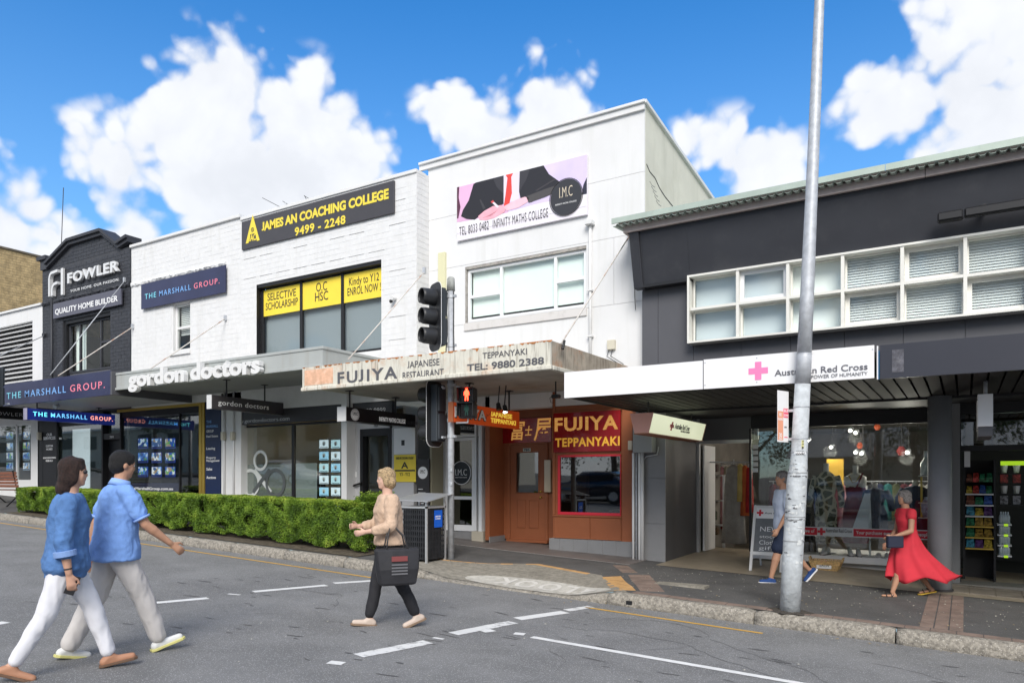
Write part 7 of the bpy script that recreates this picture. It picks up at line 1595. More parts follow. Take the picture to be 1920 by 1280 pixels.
part('strap', MB().bar((x+.02, 13.47, z0+H*.70), (x+.12, 13.5, z0+H*.9), .05, .02), MATS['burgundy_cloth'], m_); part('necklace', MB().tube([(x-.09, 13.5, z0+H*.87), (x-.03, 13.47, z0+H*.78), (x+.03, 13.47, z0+H*.80), (x+.08, 13.5, z0+H*.87)], .008, 6), M_goldm, m_)
for i, (px, pt, pb, col, lab) in enumerate(((1510, 880, 1040, (.012,.014,.02), 'mannequin in plain black dress half hidden by the lamp column'), (1640, 905, 1000, (.03,.05,.10), 'navy jacket mannequin with white open front in the window'), (1716, 900, 1000, (.02,.03,.07), 'mannequin in dark navy outfit near the grey column'))):
    m_, x, z0, H = mannequin(px, pt, pb, 13.6, lab, mat('cloth_%d' % i, col, .8), rows=[(.0, .2, .14), (.4, .18, .13), (.58, .13, .10), (.74, .17, .11), (.86, .15, .09), (.9, .05, .05)])
    if i == 1: part('white_panel', MB().prism([(x-.34, z0), (x-.02, z0), (x-.05, z0+H*.8), (x-.13, z0+H*.8)], 13.40, 13.43), mat('pale_shirt', (.58,.63,.70), .8), m_)
# hanging garments on racks
def rack_row(items, Y, bar_px, group, cat='garment'):
    for k, (px, pt, pb, w_, col, lab) in enumerate(items):
        c = at(px, pb, Y); t_ = at(px, pt, Y); H = t_.z-c.z; hw_ = w_/2*Y/(CA*F)*1.1
        g_ = thing('hanging_garment', lab, cat, (c.x, Y, c.z), group=group)
        mm = mat('cloth_g%s_%d' % (group[:3], k), col, .85, var=.15, vscale=8)
        part('cloth', loft([(c.x, Y, c.z+H*f, hw_*rx, .05+.03*(1-f)) for f, rx in ((0, 1.1), (.3, 1.0), (.7, .9), (.92, .75), (.98, .25))], fold=.12, n=28, fn=6, seed=k), mm, g_, smooth=True); part('hanger', MB().tube([(c.x, Y, c.z+H*.97), (c.x, Y, c.z+H*1.05)], .006, 5), M_galv, g_)
rack_row([(1318, 870, 982, 13, (.50,.24,.12), 'long peach garment hanging just inside the door'), (1376, 868, 1018, 30, (.34,.32,.29), 'long grey lace gown hanging in the doorway'), (1388, 868, 940, 12, (.60,.45,.15), 'golden yellow blouse hanging beside the grey gown'), (1397, 870, 966, 12, (.55,.12,.03), 'orange garment hanging on the doorway rail'), (1404, 874, 960, 12, (.42,.02,.02), 'red floral garment hanging at the right of the doorway')], 13.75, None, 'clothes hanging in the charity shop doorway')
cols_b = [('maroon', (.12,.02,.03)), ('navy', (.02,.03,.08)), ('cream', (.5,.46,.36)), ('olive', (.10,.11,.05)), ('black', (.015,.015,.018)), ('pale pink', (.5,.25,.27)), ('teal', (.03,.16,.16)), ('white', (.55,.55,.54))]
for r_, (Yb, x0_, x1_, yt_, yb2, nb2, wh) in enumerate(((15.6, 1450, 1742, 905, 985, 20, 'back rail'), (14.9, 1335, 1372, 872, 985, 5, 'doorway side rail'))):
    its = []
    for k in range(nb2):
        nm_, c_ = cols_b[(k*5+r_*3) % 8]; same = [j for j in range(nb2) if (j*5+r_*3) % 8 == (k*5+r_*3) % 8]; od = '' if len(same) == 1 else (['leftmost ', 'rightmost '] if len(same) == 2 else ['leftmost ', 'middle ', 'rightmost '])[same.index(k)]
        its.append((x0_+(x1_-x0_)*k/(nb2-1), yt_, yb2+random.uniform(-14, 12), 15, c_, '%s%s garment on the %s of the charity shop' % (od, nm_, wh)))
    rack_row(its, Yb, None, ['back', 'side'][r_]+' rail clothes in the charity shop')
    rlb = thing('clothes_rail', 'steel rail full of clothes, %s of the charity shop' % wh, 'rail', at(x0_, yt_, Yb)); part('rail', MB().tube([at(x0_-8, yt_-3, Yb), at(x1_+8, az and yt_-3, Yb)], .012, 6), M_galv, rlb)
gs = thing('goods_shelf', 'dim shelf of white cups and boxes at the right of the convenience shop', 'shelf', at(1895, 950, 13.6)); a, b = ax(1874, 13.6), 2.4
for k, py in enumerate((886, 905, 925, 945)):
    z = az(1890, py, 13.6); part('shelf_board', bx(a, b, 13.55, 13.9, z-.02, z), M_black, gs)
    for j in range(5):
        xx = a+.06+j*.16; o = part('cup' if k % 2 == 0 else 'carton', MB().tube([(xx, 13.65, z), (xx, 13.65, z+.12)], [.035, .05], 12) if k % 2 == 0 else bx(xx-.05, xx+.05, 13.6, 13.72, z, z+.13), [M_silver, pm[1], M_silver, pm[4]][k], None)
        tag(o, '%s, %s from the left on the %s level of the dim shelf' % (('white cup' if k == 0 else 'silver cup') if k % 2 == 0 else ('red carton' if k == 1 else 'grey carton'), ['first','second','third','fourth','fifth'][j], ['top','second','third','lowest'][k]), 'cup' if k % 2 == 0 else 'carton', 'goods on the dim shelf')
rl = thing('clothes_rail', 'thin steel clothes rail inside the charity shop door', 'rail', at(1360, 866, 13.75)); part('rail', MB().tube([at(1310, 866, 13.75), at(1410, 866, 13.75)], .012, 6), M_galv, rl)
su = thing('shelving_unit', 'grey steel shelving with toys and bags inside the doorway', 'shelf', at(1335, 1030, 14.4))
a, b = at(1322, 1030, 14.4), at(1358, 1030, 14.4)
for x_ in (a.x, b.x): part('upright', bx(x_-.02, x_+.02, 14.35, 14.39, g(-4, 13), az(1340, 890, 14.4)), M_alu, su)
for py in (890, 937, 983): part('shelf_board', bx(a.x, b.x, 14.3, 14.7, az(1340, py, 14.4)-.02, az(1340, py, 14.4)), M_alu, su)
for k, (px, py, w_, h, col, lab, nm) in enumerate(((1328, 1030, 20, 18, (.08,.35,.25), 'bright green and blue picture book propped by the door', 'picture_book'), (1335, 1002, 24, 14, (.10,.06,.03), 'brown box on the lowest steel shelf', 'storage_box'), (1333, 975, 20, 18, (.04,.05,.03), 'dark green toy on the middle steel shelf', 'toy'), (1336, 884, 20, 14, (.05,.02,.02), 'dark handbag on the top steel shelf', 'handbag'))):
    p = at(px, py, 14.2); s2 = w_/2*14.2/(F*CA*1.2)
    o = thing(nm, lab, nm.replace('_', ' '), (p.x, 14.2, p.z)); part('body', bx(p.x-s2, p.x+s2, 14.15, 14.3, az(px, py, 14.2), az(px, py-h, 14.2)), mat('item_%d' % k, col, .6, var=.5, vscale=14), o, bev=.02); part('trim', bx(p.x-s2*.7, p.x+s2*.7, 14.14, 14.149, az(px, py-h*.4, 14.2), az(px, py-h*.7, 14.2)), mat('item_trim_%d' % k, (min(1, col[0]*3), col[1]*2, col[2]*3), .6), o)
# shoes on the window ledge
def shoe_mb(L=.25, heel=0.):
    mb = MB(); rows = [(0, .03, .055+heel), (.04, .036, .07+heel*.9), (.09, .036, .065+heel*.6), (.15, .042, .05+heel*.1), (.20, .042, .04), (.24, .03, .03), (.25, .01, .02)]
    return mb.rings([[(w_*math.cos(2*math.pi*k/10), x*L/.25, max(0, h/2+h/2*math.sin(2*math.pi*k/10))+heel*max(0, 1-x/.15)*.0) for k in range(10)] for x, w_, h in rows])
M_shoe = mat('pale_shoe', (.42,.42,.41), .5)
sm, sm2 = shoe_mb(.24, .0), shoe_mb(.22, .07)
for i, px in enumerate((1475, 1548, 1556, 1594, 1610, 1649, 1663)):
    p = at(px, 1041, 13.35); flat = px > 1640
    o = thing('display_shoe', ('white lace up shoe on the window ledge, %s of its pair' % ('left' if px < 1655 else 'right') if flat else 'pale heeled shoe on the window ledge, %s from the left' % ['first','second','third','fourth','fifth'][i]), 'shoe', (p.x, 13.25, zg0_), R(180+random.uniform(-20, 20)), 'shoes displayed on the window ledge', local=True)
    part('upper', sm if flat else sm2, M_shoe, o, smooth=True, loc=(0, 0, .005)); part('sole', bx(-.035, .035, 0, .22, 0, .012), M_wtxt if flat else M_txt, o, loc=(0, 0, 0))
dp_ = thing('display_plinth', 'white open display plinth standing inside the window', 'plinth', at(1655, 1040, 13.3)); a, b = ax(1629, 13.3), ax(1682, 13.3)
part('frame', MB().box(a, a+.03, 13.3, 13.35, zg0_, az(1655, 1005, 13.3)).box(b-.03, b, 13.3, 13.35, zg0_, az(1655, 1005, 13.3)).box(a, b, 13.3, 13.7, az(1655, 1005, 13.3), az(1655, 1001, 13.3)), M_white, dp_)
sh2 = thing('glass_shelf', 'brass legged white shelf with ornaments beside the grey column', 'shelf', at(1735, 1000, 13.5)); a, b = ax(1722, 13.5), ax(1746, 13.5)
for py in (893, 943, 971): part('shelf_board', bx(a, b, 13.4, 13.7, az(1735, py, 13.5), az(1735, py, 13.5)+.015), M_white, sh2)
part('leg', bx(a+.03, a+.06, 13.45, 13.48, az(1735, 971, 13.5), az(1735, 893, 13.5)), M_goldm, sh2)
vs_ = thing('blue_vase', 'blue and white pot on the brass shelf', 'vase', at(1740, 970, 13.5)); p = at(1741, 969, 13.5); part('body', MB().tube([p, p+Vector((0,0,.08)), p+Vector((0,0,.2)), p+Vector((0,0,.3)), p+Vector((0,0,.32))], [.07, .11, .12, .06, .07], 14), mat('blue_white', (.35,.42,.60), .3, var=.5, vscale=20), vs_, smooth=True)
bg_ = thing('glass_bottle', 'clear glass decanter on the top brass shelf', 'bottle', at(1736, 892, 13.5)); p = at(1736, 892, 13.5); part('body', MB().tube([p+Vector((0,0,.015)), p+Vector((0,0,.2)), p+Vector((0,0,.27)), p+Vector((0,0,.4))], [.08, .08, .03, .03], 12), M_btl, bg_, smooth=True)
for i, (px, py, s2, col) in enumerate(((1612, 835, 5, (.30,.05,.015)), (1645, 800, 5, (.30,.05,.015)), (1690, 845, 7, (.20,.02,.015)), (1566, 870, 14, (.45,.26,.03)))):
    p = at(px, py, 15.5); o = thing('wall_hanging', ['small orange paper lantern in the charity shop', 'small orange ribbon near the shop ceiling', 'red paper fan hanging in the charity shop', 'amber framed picture on the shop wall'][i], 'decoration', p); part('body', MB().tube([p+Vector((0,0,-s2*.012)), p, p+Vector((0,0,s2*.012))], [s2*.006, s2*.012, s2*.005], 10) if i != 3 else bx(p.x-.15, p.x+.15, 15.48, 15.5, p.z-.4, p.z+.1), mat('deco_%d' % i, col, .6, emit=col, es=.3), o); part('cord', MB().tube([p+Vector((0,0,.05)), (p.x, p.y, zpt)], .004, 4), M_txt, o)  # each decoration gets a faint glow of its own colour
lt = thing('opening_hours_sign', 'column of small white notices on the charity shop glass', 'sticker', at(1415, 860, YG_))
for i in range(5): a, b = ax(1411, YG_-.0), ax(1421, YG_-.0); part('notice', bx(a, b, YG_+.012, YG_+.016, az(1416, 841+i*11, YG_), az(1416, 833+i*11, YG_)), M_silver, lt)
# ================================================================ clipped hedge
hx0, hx1, hy0, hy1 = ax(31, 8.95), ax(700, 8.95)-.25, 8.95, 9.8
hd_ = thing('clipped_hedge', 'long clipped green hedge along the kerb behind the walking couple', 'hedge', ((hx0+hx1)/2, 9.5, gz((hx0+hx1)/2)))
def hz1(x): return 1.33+(x-hx1)/(hx0-hx1)*.20      # clipped nearly level while the street climbs
def hz0(x): return gz(x)+.20
M_leaf = bpy.data.materials.new('hedge_leaf'); M_leaf.use_nodes = True
t = M_leaf.node_tree; q = NT(t); b = t.nodes['Principled BSDF']
at_ = q.n('ShaderNodeAttribute', attribute_name='tone'); cr = q.n('ShaderNodeValToRGB'); t.links.new(at_.outputs['Fac'], cr.inputs[0])
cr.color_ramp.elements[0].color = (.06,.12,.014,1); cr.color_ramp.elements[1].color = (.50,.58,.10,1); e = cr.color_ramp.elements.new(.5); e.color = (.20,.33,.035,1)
t.links.new(cr.outputs[0], b.inputs['Base Color']); b.inputs['Roughness'].default_value = .5; b.inputs['Specular IOR Level'].default_value = .3
tl_ = q.n('ShaderNodeBsdfTranslucent'); t.links.new(cr.outputs[0], tl_.inputs[0]); mx = q.n('ShaderNodeMixShader'); mx.inputs[0].default_value = .3
t.links.new(b.outputs[0], mx.inputs[1]); t.links.new(tl_.outputs[0], mx.inputs[2]); t.links.new(mx.outputs[0], t.nodes['Material Output'].inputs[0])
M_twig = mat('hedge_core', (.03,.035,.012), .95)
def bump3(x, y, z): return mnoise.noise(Vector((x*3.1, y*3.1, z*3.1)))*.045+mnoise.noise(Vector((x*8, y*8, z*8)))*.03
core = MB(); 
cxs = np.arange(hx0+.2, hx1-.15, .25)
core.rings([[(x, hy0+.19, hz0(x)+.16), (x, hy1-.15, hz0(x)+.16), (x, hy1-.15, hz1(x)-.11), (x, hy0+.19, hz1(x)-.11)] for x in cxs]); part('core', core, M_twig, hd_)
for k in range(26): x = hx0+.2+k*(hx1-hx0-.4)/25; part('stem', MB().tube([(x, 9.5, gz(x)+.1), (x+random.uniform(-.05,.05), 9.45, gz(x)+.4)], .02, 6), M_twig, hd_)
def leaves(N, faces):
    pos = []; nor = []; tone = []
    for i in range(N):
        f = random.choices(range(4), faces)[0]; x = random.uniform(hx0, hx1); u = random.random()
        z0_, z1_ = hz0(x), hz1(x)
        if f == 0: p = Vector((x, hy0, z0_+(z1_-z0_)*u)); n_ = Vector((0, -1, 0))
        elif f == 1: p = Vector((x, hy0+(hy1-hy0)*u, z1_)); n_ = Vector((0, 0, 1))
        elif f == 2: p = Vector((hx1, hy0+(hy1-hy0)*u, z0_+(z1_-z0_)*random.random())); n_ = Vector((1, 0, 0))
        else: p = Vector((hx0, hy0+(hy1-hy0)*u, z0_+(z1_-z0_)*random.random())); n_ = Vector((-1, 0, 0))
        b_ = bump3(*p); cl = mnoise.noise(p*5.5)
        if f != 1:
            h = (p.z-z0_)/(z1_-z0_)
            if h < .16 and mnoise.noise(Vector((p.x*2.2, 5, 0))) > (h-.05)*4: continue     # uneven lower edge
            if h < .5: b_ += (h-.5)*.10
            if mnoise.noise(Vector((p.x*1.9, 9, p.z*2.5))) > .30: b_ -= .07                 # gaps between the bushes
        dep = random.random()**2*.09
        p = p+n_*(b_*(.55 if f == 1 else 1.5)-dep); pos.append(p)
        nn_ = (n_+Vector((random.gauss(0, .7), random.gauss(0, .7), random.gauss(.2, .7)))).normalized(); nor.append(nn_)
        tn = .27+cl*.5+random.uniform(-.2, .22)-dep*2.0+(.38 if f == 1 else (.18 if h > .92 else 0)); tone.append(min(1, max(0, tn)))  # shade put into the tone of deeper leaves; lighter growth on top
    N = len(pos); P = np.array([tuple(p) for p in pos]); Nn = np.array([tuple(n_) for n_ in nor])
    rv = rng.normal(size=(N, 3)); T = np.cross(Nn, rv); T /= np.linalg.norm(T, axis=1)[:, None]; B = np.cross(Nn, T)
    L = rng.uniform(.010, .018, N)[:, None]; Wd = L*.55
    V = np.stack([P-T*L, P-B*Wd+Nn*.003, P+T*L, P+B*Wd+Nn*.003], 1).reshape(-1, 3)
    me = bpy.data.meshes.new('foliage'); me.vertices.add(4*N); me.vertices.foreach_set('co', V.ravel())
    me.loops.add(4*N); me.loops.foreach_set('vertex_index', np.arange(4*N)); me.polygons.add(N); me.polygons.foreach_set('loop_start', np.arange(0, 4*N, 4)); me.polygons.foreach_set('loop_total', np.full(N, 4))
    me.update(calc_edges=True); a = me.attributes.new('tone', 'FLOAT', 'FACE'); a.data.foreach_set('value', np.array(tone)); me.materials.append(M_leaf); return me
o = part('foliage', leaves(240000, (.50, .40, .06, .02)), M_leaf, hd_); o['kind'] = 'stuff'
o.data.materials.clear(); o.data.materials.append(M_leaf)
bed = part('garden_bed', MB().add([(hx0-.1, 8.72, top(hx0, 8.72)+.006), (hx1+.1, 8.72, top(hx1, 8.72)+.006), (hx1+.1, 10.0, top(hx1, 10)+.02), (hx0-.1, 10.0, top(hx0, 10)+.02)], [(0,1,2,3)]), mat('leafy_soil', (.10,.08,.055), .95, var=.5, vscale=14, bump=1, bscale=40), foot)

# ================================================================ people
def remesh(mb, voxel, m, name, parent, noise_amp=0, noise_s=9, smooth_it=4, stretch=(1,1,1), decim=0):
    me = mb.mesh('tmp', None); o = bpy.data.objects.new('tmp', me); COL.objects.link(o)
    r = o.modifiers.new('r', 'REMESH'); r.mode = 'VOXEL'; r.voxel_size = voxel; r.use_smooth_shade = True
    s = o.modifiers.new('s', 'SMOOTH'); s.iterations = smooth_it; s.factor = .6
    bpy.context.view_layer.update()
    me2 = bpy.data.meshes.new_from_object(o.evaluated_get(bpy.context.evaluated_depsgraph_get())); bpy.data.objects.remove(o); bpy.data.meshes.remove(me)
    if noise_amp:
        for v in me2.vertices:
            c = v.co; n_ = mnoise.noise(Vector((c.x*noise_s*stretch[0], c.y*noise_s*stretch[1], c.z*noise_s*stretch[2]))); n2 = 1-abs(mnoise.noise(Vector((c.x*noise_s*2*stretch[0]+4, c.y*noise_s*2, c.z*noise_s*1.6*stretch[2]))))*2.6
            v.co = c+v.normal*(n_*noise_amp+n2*noise_amp*.45)
    me2.materials.clear(); me2.materials.append(m); me2.shade_smooth()
    ob = bpy.data.objects.new(name, me2); COL.objects.link(ob); ob.parent = parent; return ob
def cap(mb, p0, p1, r0, r1, fx=1, n=14, side=Vector((0,1,0))):
    """tapered capsule; fx squashes it across `side`"""
    p0, p1 = Vector(p0), Vector(p1); d = (p1-p0); L = d.length; d.normalize()
    a = (side-d*side.dot(d)); a = a.normalized() if a.length > 1e-4 else d.orthogonal().normalized(); b_ = d.cross(a); rings = []
    for k in range(5): an = math.pi/2*(1-k/4.5); rings.append((-math.sin(an)*r0, math.cos(an)*r0))
    for k in range(1, 4): rings.append((L*k/4, r0+(r1-r0)*k/4))
    for k in range(5): an = math.pi/2*(k/4.5+ .0); rings.append((L+math.sin(an)*r1, math.cos(an)*r1)) if k else rings.append((L, r1))
    rings.append((L+r1*.995, r1*.12)); rings = [r for r in rings if r[1] > 1e-4]
    mb.rings([[p0+d*t_+(a*math.cos(2*math.pi*i/n)+b_*math.sin(2*math.pi*i/n)*fx)*r for i in range(n)] for t_, r in rings])
def tors(mb, rows, n=22):                            # rows: (x, z, depth radius, width radius)
    mb.rings([[(x+math.cos(2*math.pi*i/n)*rd, math.sin(2*math.pi*i/n)*rw, z) for i in range(n)] for x, z, rd, rw in rows])
SK = mat('skin', (.52,.30,.21), .55, var=.08, vscale=20, spec=.35); SK2 = mat('skin_tanned', (.46,.25,.16), .55, var=.08, vscale=20, spec=.35)
M_eye = mat('eye_white', (.7,.7,.68), .3); M_iris = mat('eye_dark', (.03,.02,.015), .2); M_lip = mat('lip', (.42,.14,.12), .5)
class Fig: pass
def figure(label, pos, heading, H, legs, arms, lean=.03, female=False, skin=SK, headpitch=0, headyaw=0):
    """legs/arms: dict L,R.  legs (hip, knee, footpitch); arms (flex, abduct, elbow, hand curl). degrees"""
    f = Fig(); root = thing('person', label, 'person', (pos[0], pos[1], pos[2]), heading, None, local=True); f.root = root; f.H = H
    hipw, shw = .052*H, (.100 if female else .112)*H
    Lt, Ls = .243*H, .245*H; an_h = .042*H
    J = {}; low = 1e9
    for s, sg in (('L', 1), ('R', -1)):
        h, k, fp_ = [R(v) for v in legs[s]]
        hip = Vector((0, sg*hipw, 0)); kn = hip+Vector((math.sin(h), -sg*.004, -math.cos(h)))*Lt; sa = h-k; an = kn+Vector((math.sin(sa), -sg*.006, -math.cos(sa)))*Ls
        toe = an+Vector((math.cos(fp_), sg*.08, math.sin(fp_)))*.092*H+Vector((math.sin(fp_), 0, -math.cos(fp_)))*an_h*.75; heel = an+Vector((-math.cos(fp_), 0, -math.sin(fp_)))*.028*H+Vector((math.sin(fp_), 0, -math.cos(fp_)))*an_h*.8
        J[s] = [hip, kn, an, toe, heel, fp_]; low = min(low, toe.z-.016*H*.6, heel.z-.016*H*.6)
    pz = -low
    for s in 'LR':
        for i in range(5): J[s][i] = J[s][i]+Vector((0, 0, pz))
    f.J = J; f.pz = pz
    Lx = lambda z: math.tan(lean)*(z-pz)
    Z = lambda fr: pz+(fr-.53)*H
    f.Z, f.Lx = Z, Lx
    f.rows = [(Lx(Z(.47)), Z(.47), .050*H, .062*H), (Lx(Z(.50)), Z(.50), .066*H, (.098 if female else .090)*H), (Lx(Z(.54)), Z(.54), .066*H, (.096 if female else .090)*H), (Lx(Z(.60)), Z(.60), .058*H, (.074 if female else .084)*H),
              (Lx(Z(.66)), Z(.66), .060*H, (.076 if female else .089)*H), (Lx(Z(.725))+.006*H, Z(.725), (.072 if female else .068)*H, (.088 if female else .100)*H), (Lx(Z(.78)), Z(.78), .060*H, (.092 if female else .106)*H), (Lx(Z(.815)), Z(.815), .047*H, (.080 if female else .094)*H), (Lx(Z(.835)), Z(.835), .036*H, .050*H)]
    body = MB(); tors(body, f.rows)
    neck0 = Vector((Lx(Z(.82)), 0, Z(.82))); hc = Vector((Lx(Z(.93))+.012*H, 0, Z(.932))); f.hc = hc
    cap(body, neck0, hc+Vector((-.008*H, 0, -.035*H)), .034*H, .030*H)
    hq = Matrix.Translation(hc) @ Matrix.Rotation(headyaw, 4, 'Z') @ Matrix.Rotation(headpitch, 4, 'Y'); f.hq = hq
    def hp(x, y, z): return hq @ Vector((x*H, y*H, z*H))
    f.hp = hp
    def ellip(mb, c, r, n=18):
        mb.rings([[hp(c[0]+r[0]*math.cos(2*math.pi*i/n)*math.cos(t_), c[1]+r[1]*math.sin(2*math.pi*i/n)*math.cos(t_), c[2]+r[2]*math.sin(t_)) for i in range(n)] for t_ in np.linspace(-1.5, 1.5, 11)])
    f.ellip = ellip
    ellip(body, (-.004, 0, .012), (.054, .043, .052)); ellip(body, (.012, 0, -.020), (.036, .034, .042)); ellip(body, (.026, 0, -.048), (.018, .020, .014)); ellip(body, (.044, 0, -.010), (.012, .0065, .014), 10); ellip(body, (.040, 0, .006), (.008, .006, .016), 10)
    for sg in (1, -1): ellip(body, (-.004, .044*sg, -.004), (.010, .006, .017), 10); ellip(body, (.036, .016*sg, .012), (.008, .012, .005), 10); ellip(body, (.028, .020*sg, -.014), (.014, .012, .014), 10)
    for s, sg in (('L', 1), ('R', -1)):
        hip, kn, an, toe, heel, fp_ = J[s]
        cap(body, hip, kn, .054*H, .034*H); cap(body, kn, kn.lerp(an, .35), .033*H, .036*H); cap(body, kn.lerp(an, .35), an, .034*H, .019*H); cap(body, heel, toe, .016*H, .011*H, .9); cap(body, an, heel, .019*H, .015*H)
        fl, ab, el, tw_ = [R(v) for v in arms[s]]
        sh = Vector((Lx(Z(.805)), sg*shw, Z(.80)))
        d1 = Vector((math.sin(fl)*math.cos(ab), sg*math.sin(ab), -math.cos(fl)*math.cos(ab))); elb = sh+d1*.172*H
        rot = Matrix.Rotation(-el, 3, 'Y'); d2 = Vector((math.sin(fl+el)*math.cos(tw_), -sg*math.sin(tw_), -math.cos(fl+el)*math.cos(tw_))).normalized(); wr = elb+d2*.150*H
        cap(body, sh, elb, .030*H, .023*H); cap(body, elb, elb.lerp(wr, .3), .023*H, .024*H); cap(body, elb.lerp(wr, .3), wr, .023*H, .0145*H)
        # hand: palm, four fingers, thumb
        nrm = Vector((0, -sg, 0)); nrm = (nrm-d2*nrm.dot(d2)).normalized(); sd = d2.cross(nrm)*(-1)  # sd points to the thumb side (front)
        if sd.x < 0 and abs(sd.x) > abs(sd.z): sd = -sd
        elif abs(sd.x) <= abs(sd.z) and sd.z < 0: sd = -sd
        pc = wr+d2*.030*H; cap(body, wr, wr+d2*.048*H, .014*H, .019*H, .55, side=sd)
        f.__dict__['hand'+s] = (wr, d2, sd, nrm); f.__dict__['arm'+s] = (sh, elb, wr)
        curl = .55
        for i, (o_s, ln) in enumerate(((.017, .040), (.006, .045), (-.005, .042), (-.015, .033))):
            b0 = wr+d2*.050*H+sd*o_s*H; q1 = b0+(d2*math.cos(curl*.4)+nrm*math.sin(curl*.4))*ln*.5*H; q2 = q1+(d2*math.cos(curl*1.6)+nrm*math.sin(curl*1.6))*ln*.5*H
            cap(body, b0, q1, .0056*H, .0052*H, n=8); cap(body, q1, q2, .0052*H, .0045*H, n=8)
        t0_ = wr+d2*.016*H+sd*.012*H; t1_ = t0_+(d2*.7+sd*.6+nrm*.2).normalized()*.028*H; cap(body, t0_, t1_, .0070*H, .0060*H, n=8); cap(body, t1_, t1_+(d2*.9+sd*.1+nrm*.3).normalized()*.022*H, .0060*H, .0048*H, n=8)
    f.body = remesh(body, .0075, skin, 'body', root, smooth_it=3)
    for sg in (1, -1):
        e = MB(); ellip(e, (.0405, .016*sg, .0035), (.0055, .0065, .0040), 10); part('eye', e, M_eye, root, smooth=True, loc=(0,0,0)); e = MB(); ellip(e, (.0445, .0165*sg, .0035), (.0025, .0028, .0030), 8); part('iris', e, M_iris, root, smooth=True, loc=(0,0,0))
    e = MB(); ellip(e, (.0425, 0, -.031), (.005, .012, .0038), 12); part('mouth', e, M_lip, root, smooth=True, loc=(0,0,0))
    return f
def shirt(f, m, infl=.012, hem=.50, sleeve=.6, flare=.0, amp=.006, name='shirt', loose=0, open_cuff=0):
    H = f.H; mb = MB(); rows = []
    for (x, z, rd, rw) in f.rows:
        fr = (z-f.pz)/H+.53
        if fr < hem-.001: continue
        k = max(0, (.80-fr)/(.80-hem)); lo = loose*math.sin(min(1, max(0, (.82-fr)/.3))*math.pi/2)
        rows.append((x-.0*H, z, rd+infl*H+k*flare*H+lo*H*.7, rw+infl*H*1.0+k*flare*H+lo*H))
    r0 = rows[0]; zh = f.pz+(hem-.53)*H
    if r0[1] > zh+.01: rows = [(f.Lx(zh), zh, r0[2]+.003*H, r0[3]+.003*H)]+rows
    rows[-1] = (rows[-1][0], rows[-1][1]+.002*H, rows[-1][2]*.95, rows[-1][3]*.95)
    tors(mb, rows, 26)
    for s in 'LR':
        sh, el, wr = f.__dict__['arm'+s]
        inn = sh+Vector((0, (-.03 if s == 'L' else .03)*H, .0))
        cap(mb, inn, sh.lerp(el, .2), .040*H, .041*H+loose*H*.3)
        if sleeve <= 1: cap(mb, sh, sh.lerp(el, sleeve), .039*H+loose*H*.3, .034*H+loose*H*.4)
        else: cap(mb, sh, el, .038*H+loose*H*.3, .034*H+loose*H*.4); cap(mb, el, el.lerp(wr, sleeve-1), .034*H+loose*H*.4, .029*H+loose*H*.4)
    return remesh(mb, .011, m, name, f.root, amp, 11, 5)
def trousers(f, m, r=(.066, .046, .036), length=1., amp=.010, name='trousers', top_=.60):
    H = f.H; mb = MB(); rows = [(x, z, rd+.009*H, rw+.009*H) for x, z, rd, rw in f.rows if .485 < (z-f.pz)/H+.53 < top_]
    tors(mb, rows, 24)
    for s in 'LR':
        hip, kn, an = f.J[s][:3]
        cap(mb, hip, kn if length > .5 else hip.lerp(kn, length*2), r[0]*H, r[1]*H)
        if length > .5: cap(mb, kn, kn.lerp(an, (length-.5)*2), r[1]*H, r[2]*H)
    return remesh(mb, .011, m, name, f.root, amp, 9, 5, (1, 1, .6))
def shoes(f, m, sole, name='shoe', low=0, sandal=False):
    H = f.H
    for s in 'LR':
        hip, kn, an, toe, heel, fp_ = f.J[s]
        up = Vector((-math.sin(fp_), 0, math.cos(fp_)))
        if not sandal:
            mb = MB(); cap(mb, heel+up*.0*H, toe-up*.004*H, .020*H, .016*H, 1.15); cap(mb, an-up*.014*H, heel.lerp(toe, .45)-up*.0*H, .021*H, .017*H, 1.1); cap(mb, an-up*.012*H, heel, .021*H, .021*H); o = remesh(mb, .008, m, name, f.root, .0, 1, 5)
        else:
            for fr in (.35, .75): c = heel.lerp(toe, fr); part(name+'_strap', MB().tube([c+Vector((0, .026*H, -.008*H)), c+up*.024*H, c+Vector((0, -.026*H, -.008*H))], .004*H, 8), m, f.root, smooth=True, loc=(0,0,0))
            part(name+'_strap', MB().tube([heel.lerp(toe, .3)+Vector((0, .02*H, 0)), an+Vector((-.02*H, 0, -.005*H)), heel.lerp(toe, .3)+Vector((0, -.02*H, 0))], .0035*H, 8), m, f.root, smooth=True, loc=(0,0,0))
        d = (toe-heel).normalized(); sd = Vector((0, 1, 0)); ln = (toe-heel).length; rg = []
        for zz in (-.024, -.013 if sandal else -.010):
            rg.append([heel+d*(-.024*H)+up*zz*H*.9+d*(ln+.046*H)*u+sd*w_*H for u, w_ in ((0, -.016), (.0, .016), (.12, .025), (.4, .021), (.7, .028), (.9, .024), (1, .010), (1, -.010), (.9, -.024), (.7, -.026), (.4, -.021), (.12, -.025))])
        part(name+'_sole' if not sandal else 'sandal_sole', MB().rings(rg), sole, f.root, loc=(0,0,0), bev=.003)
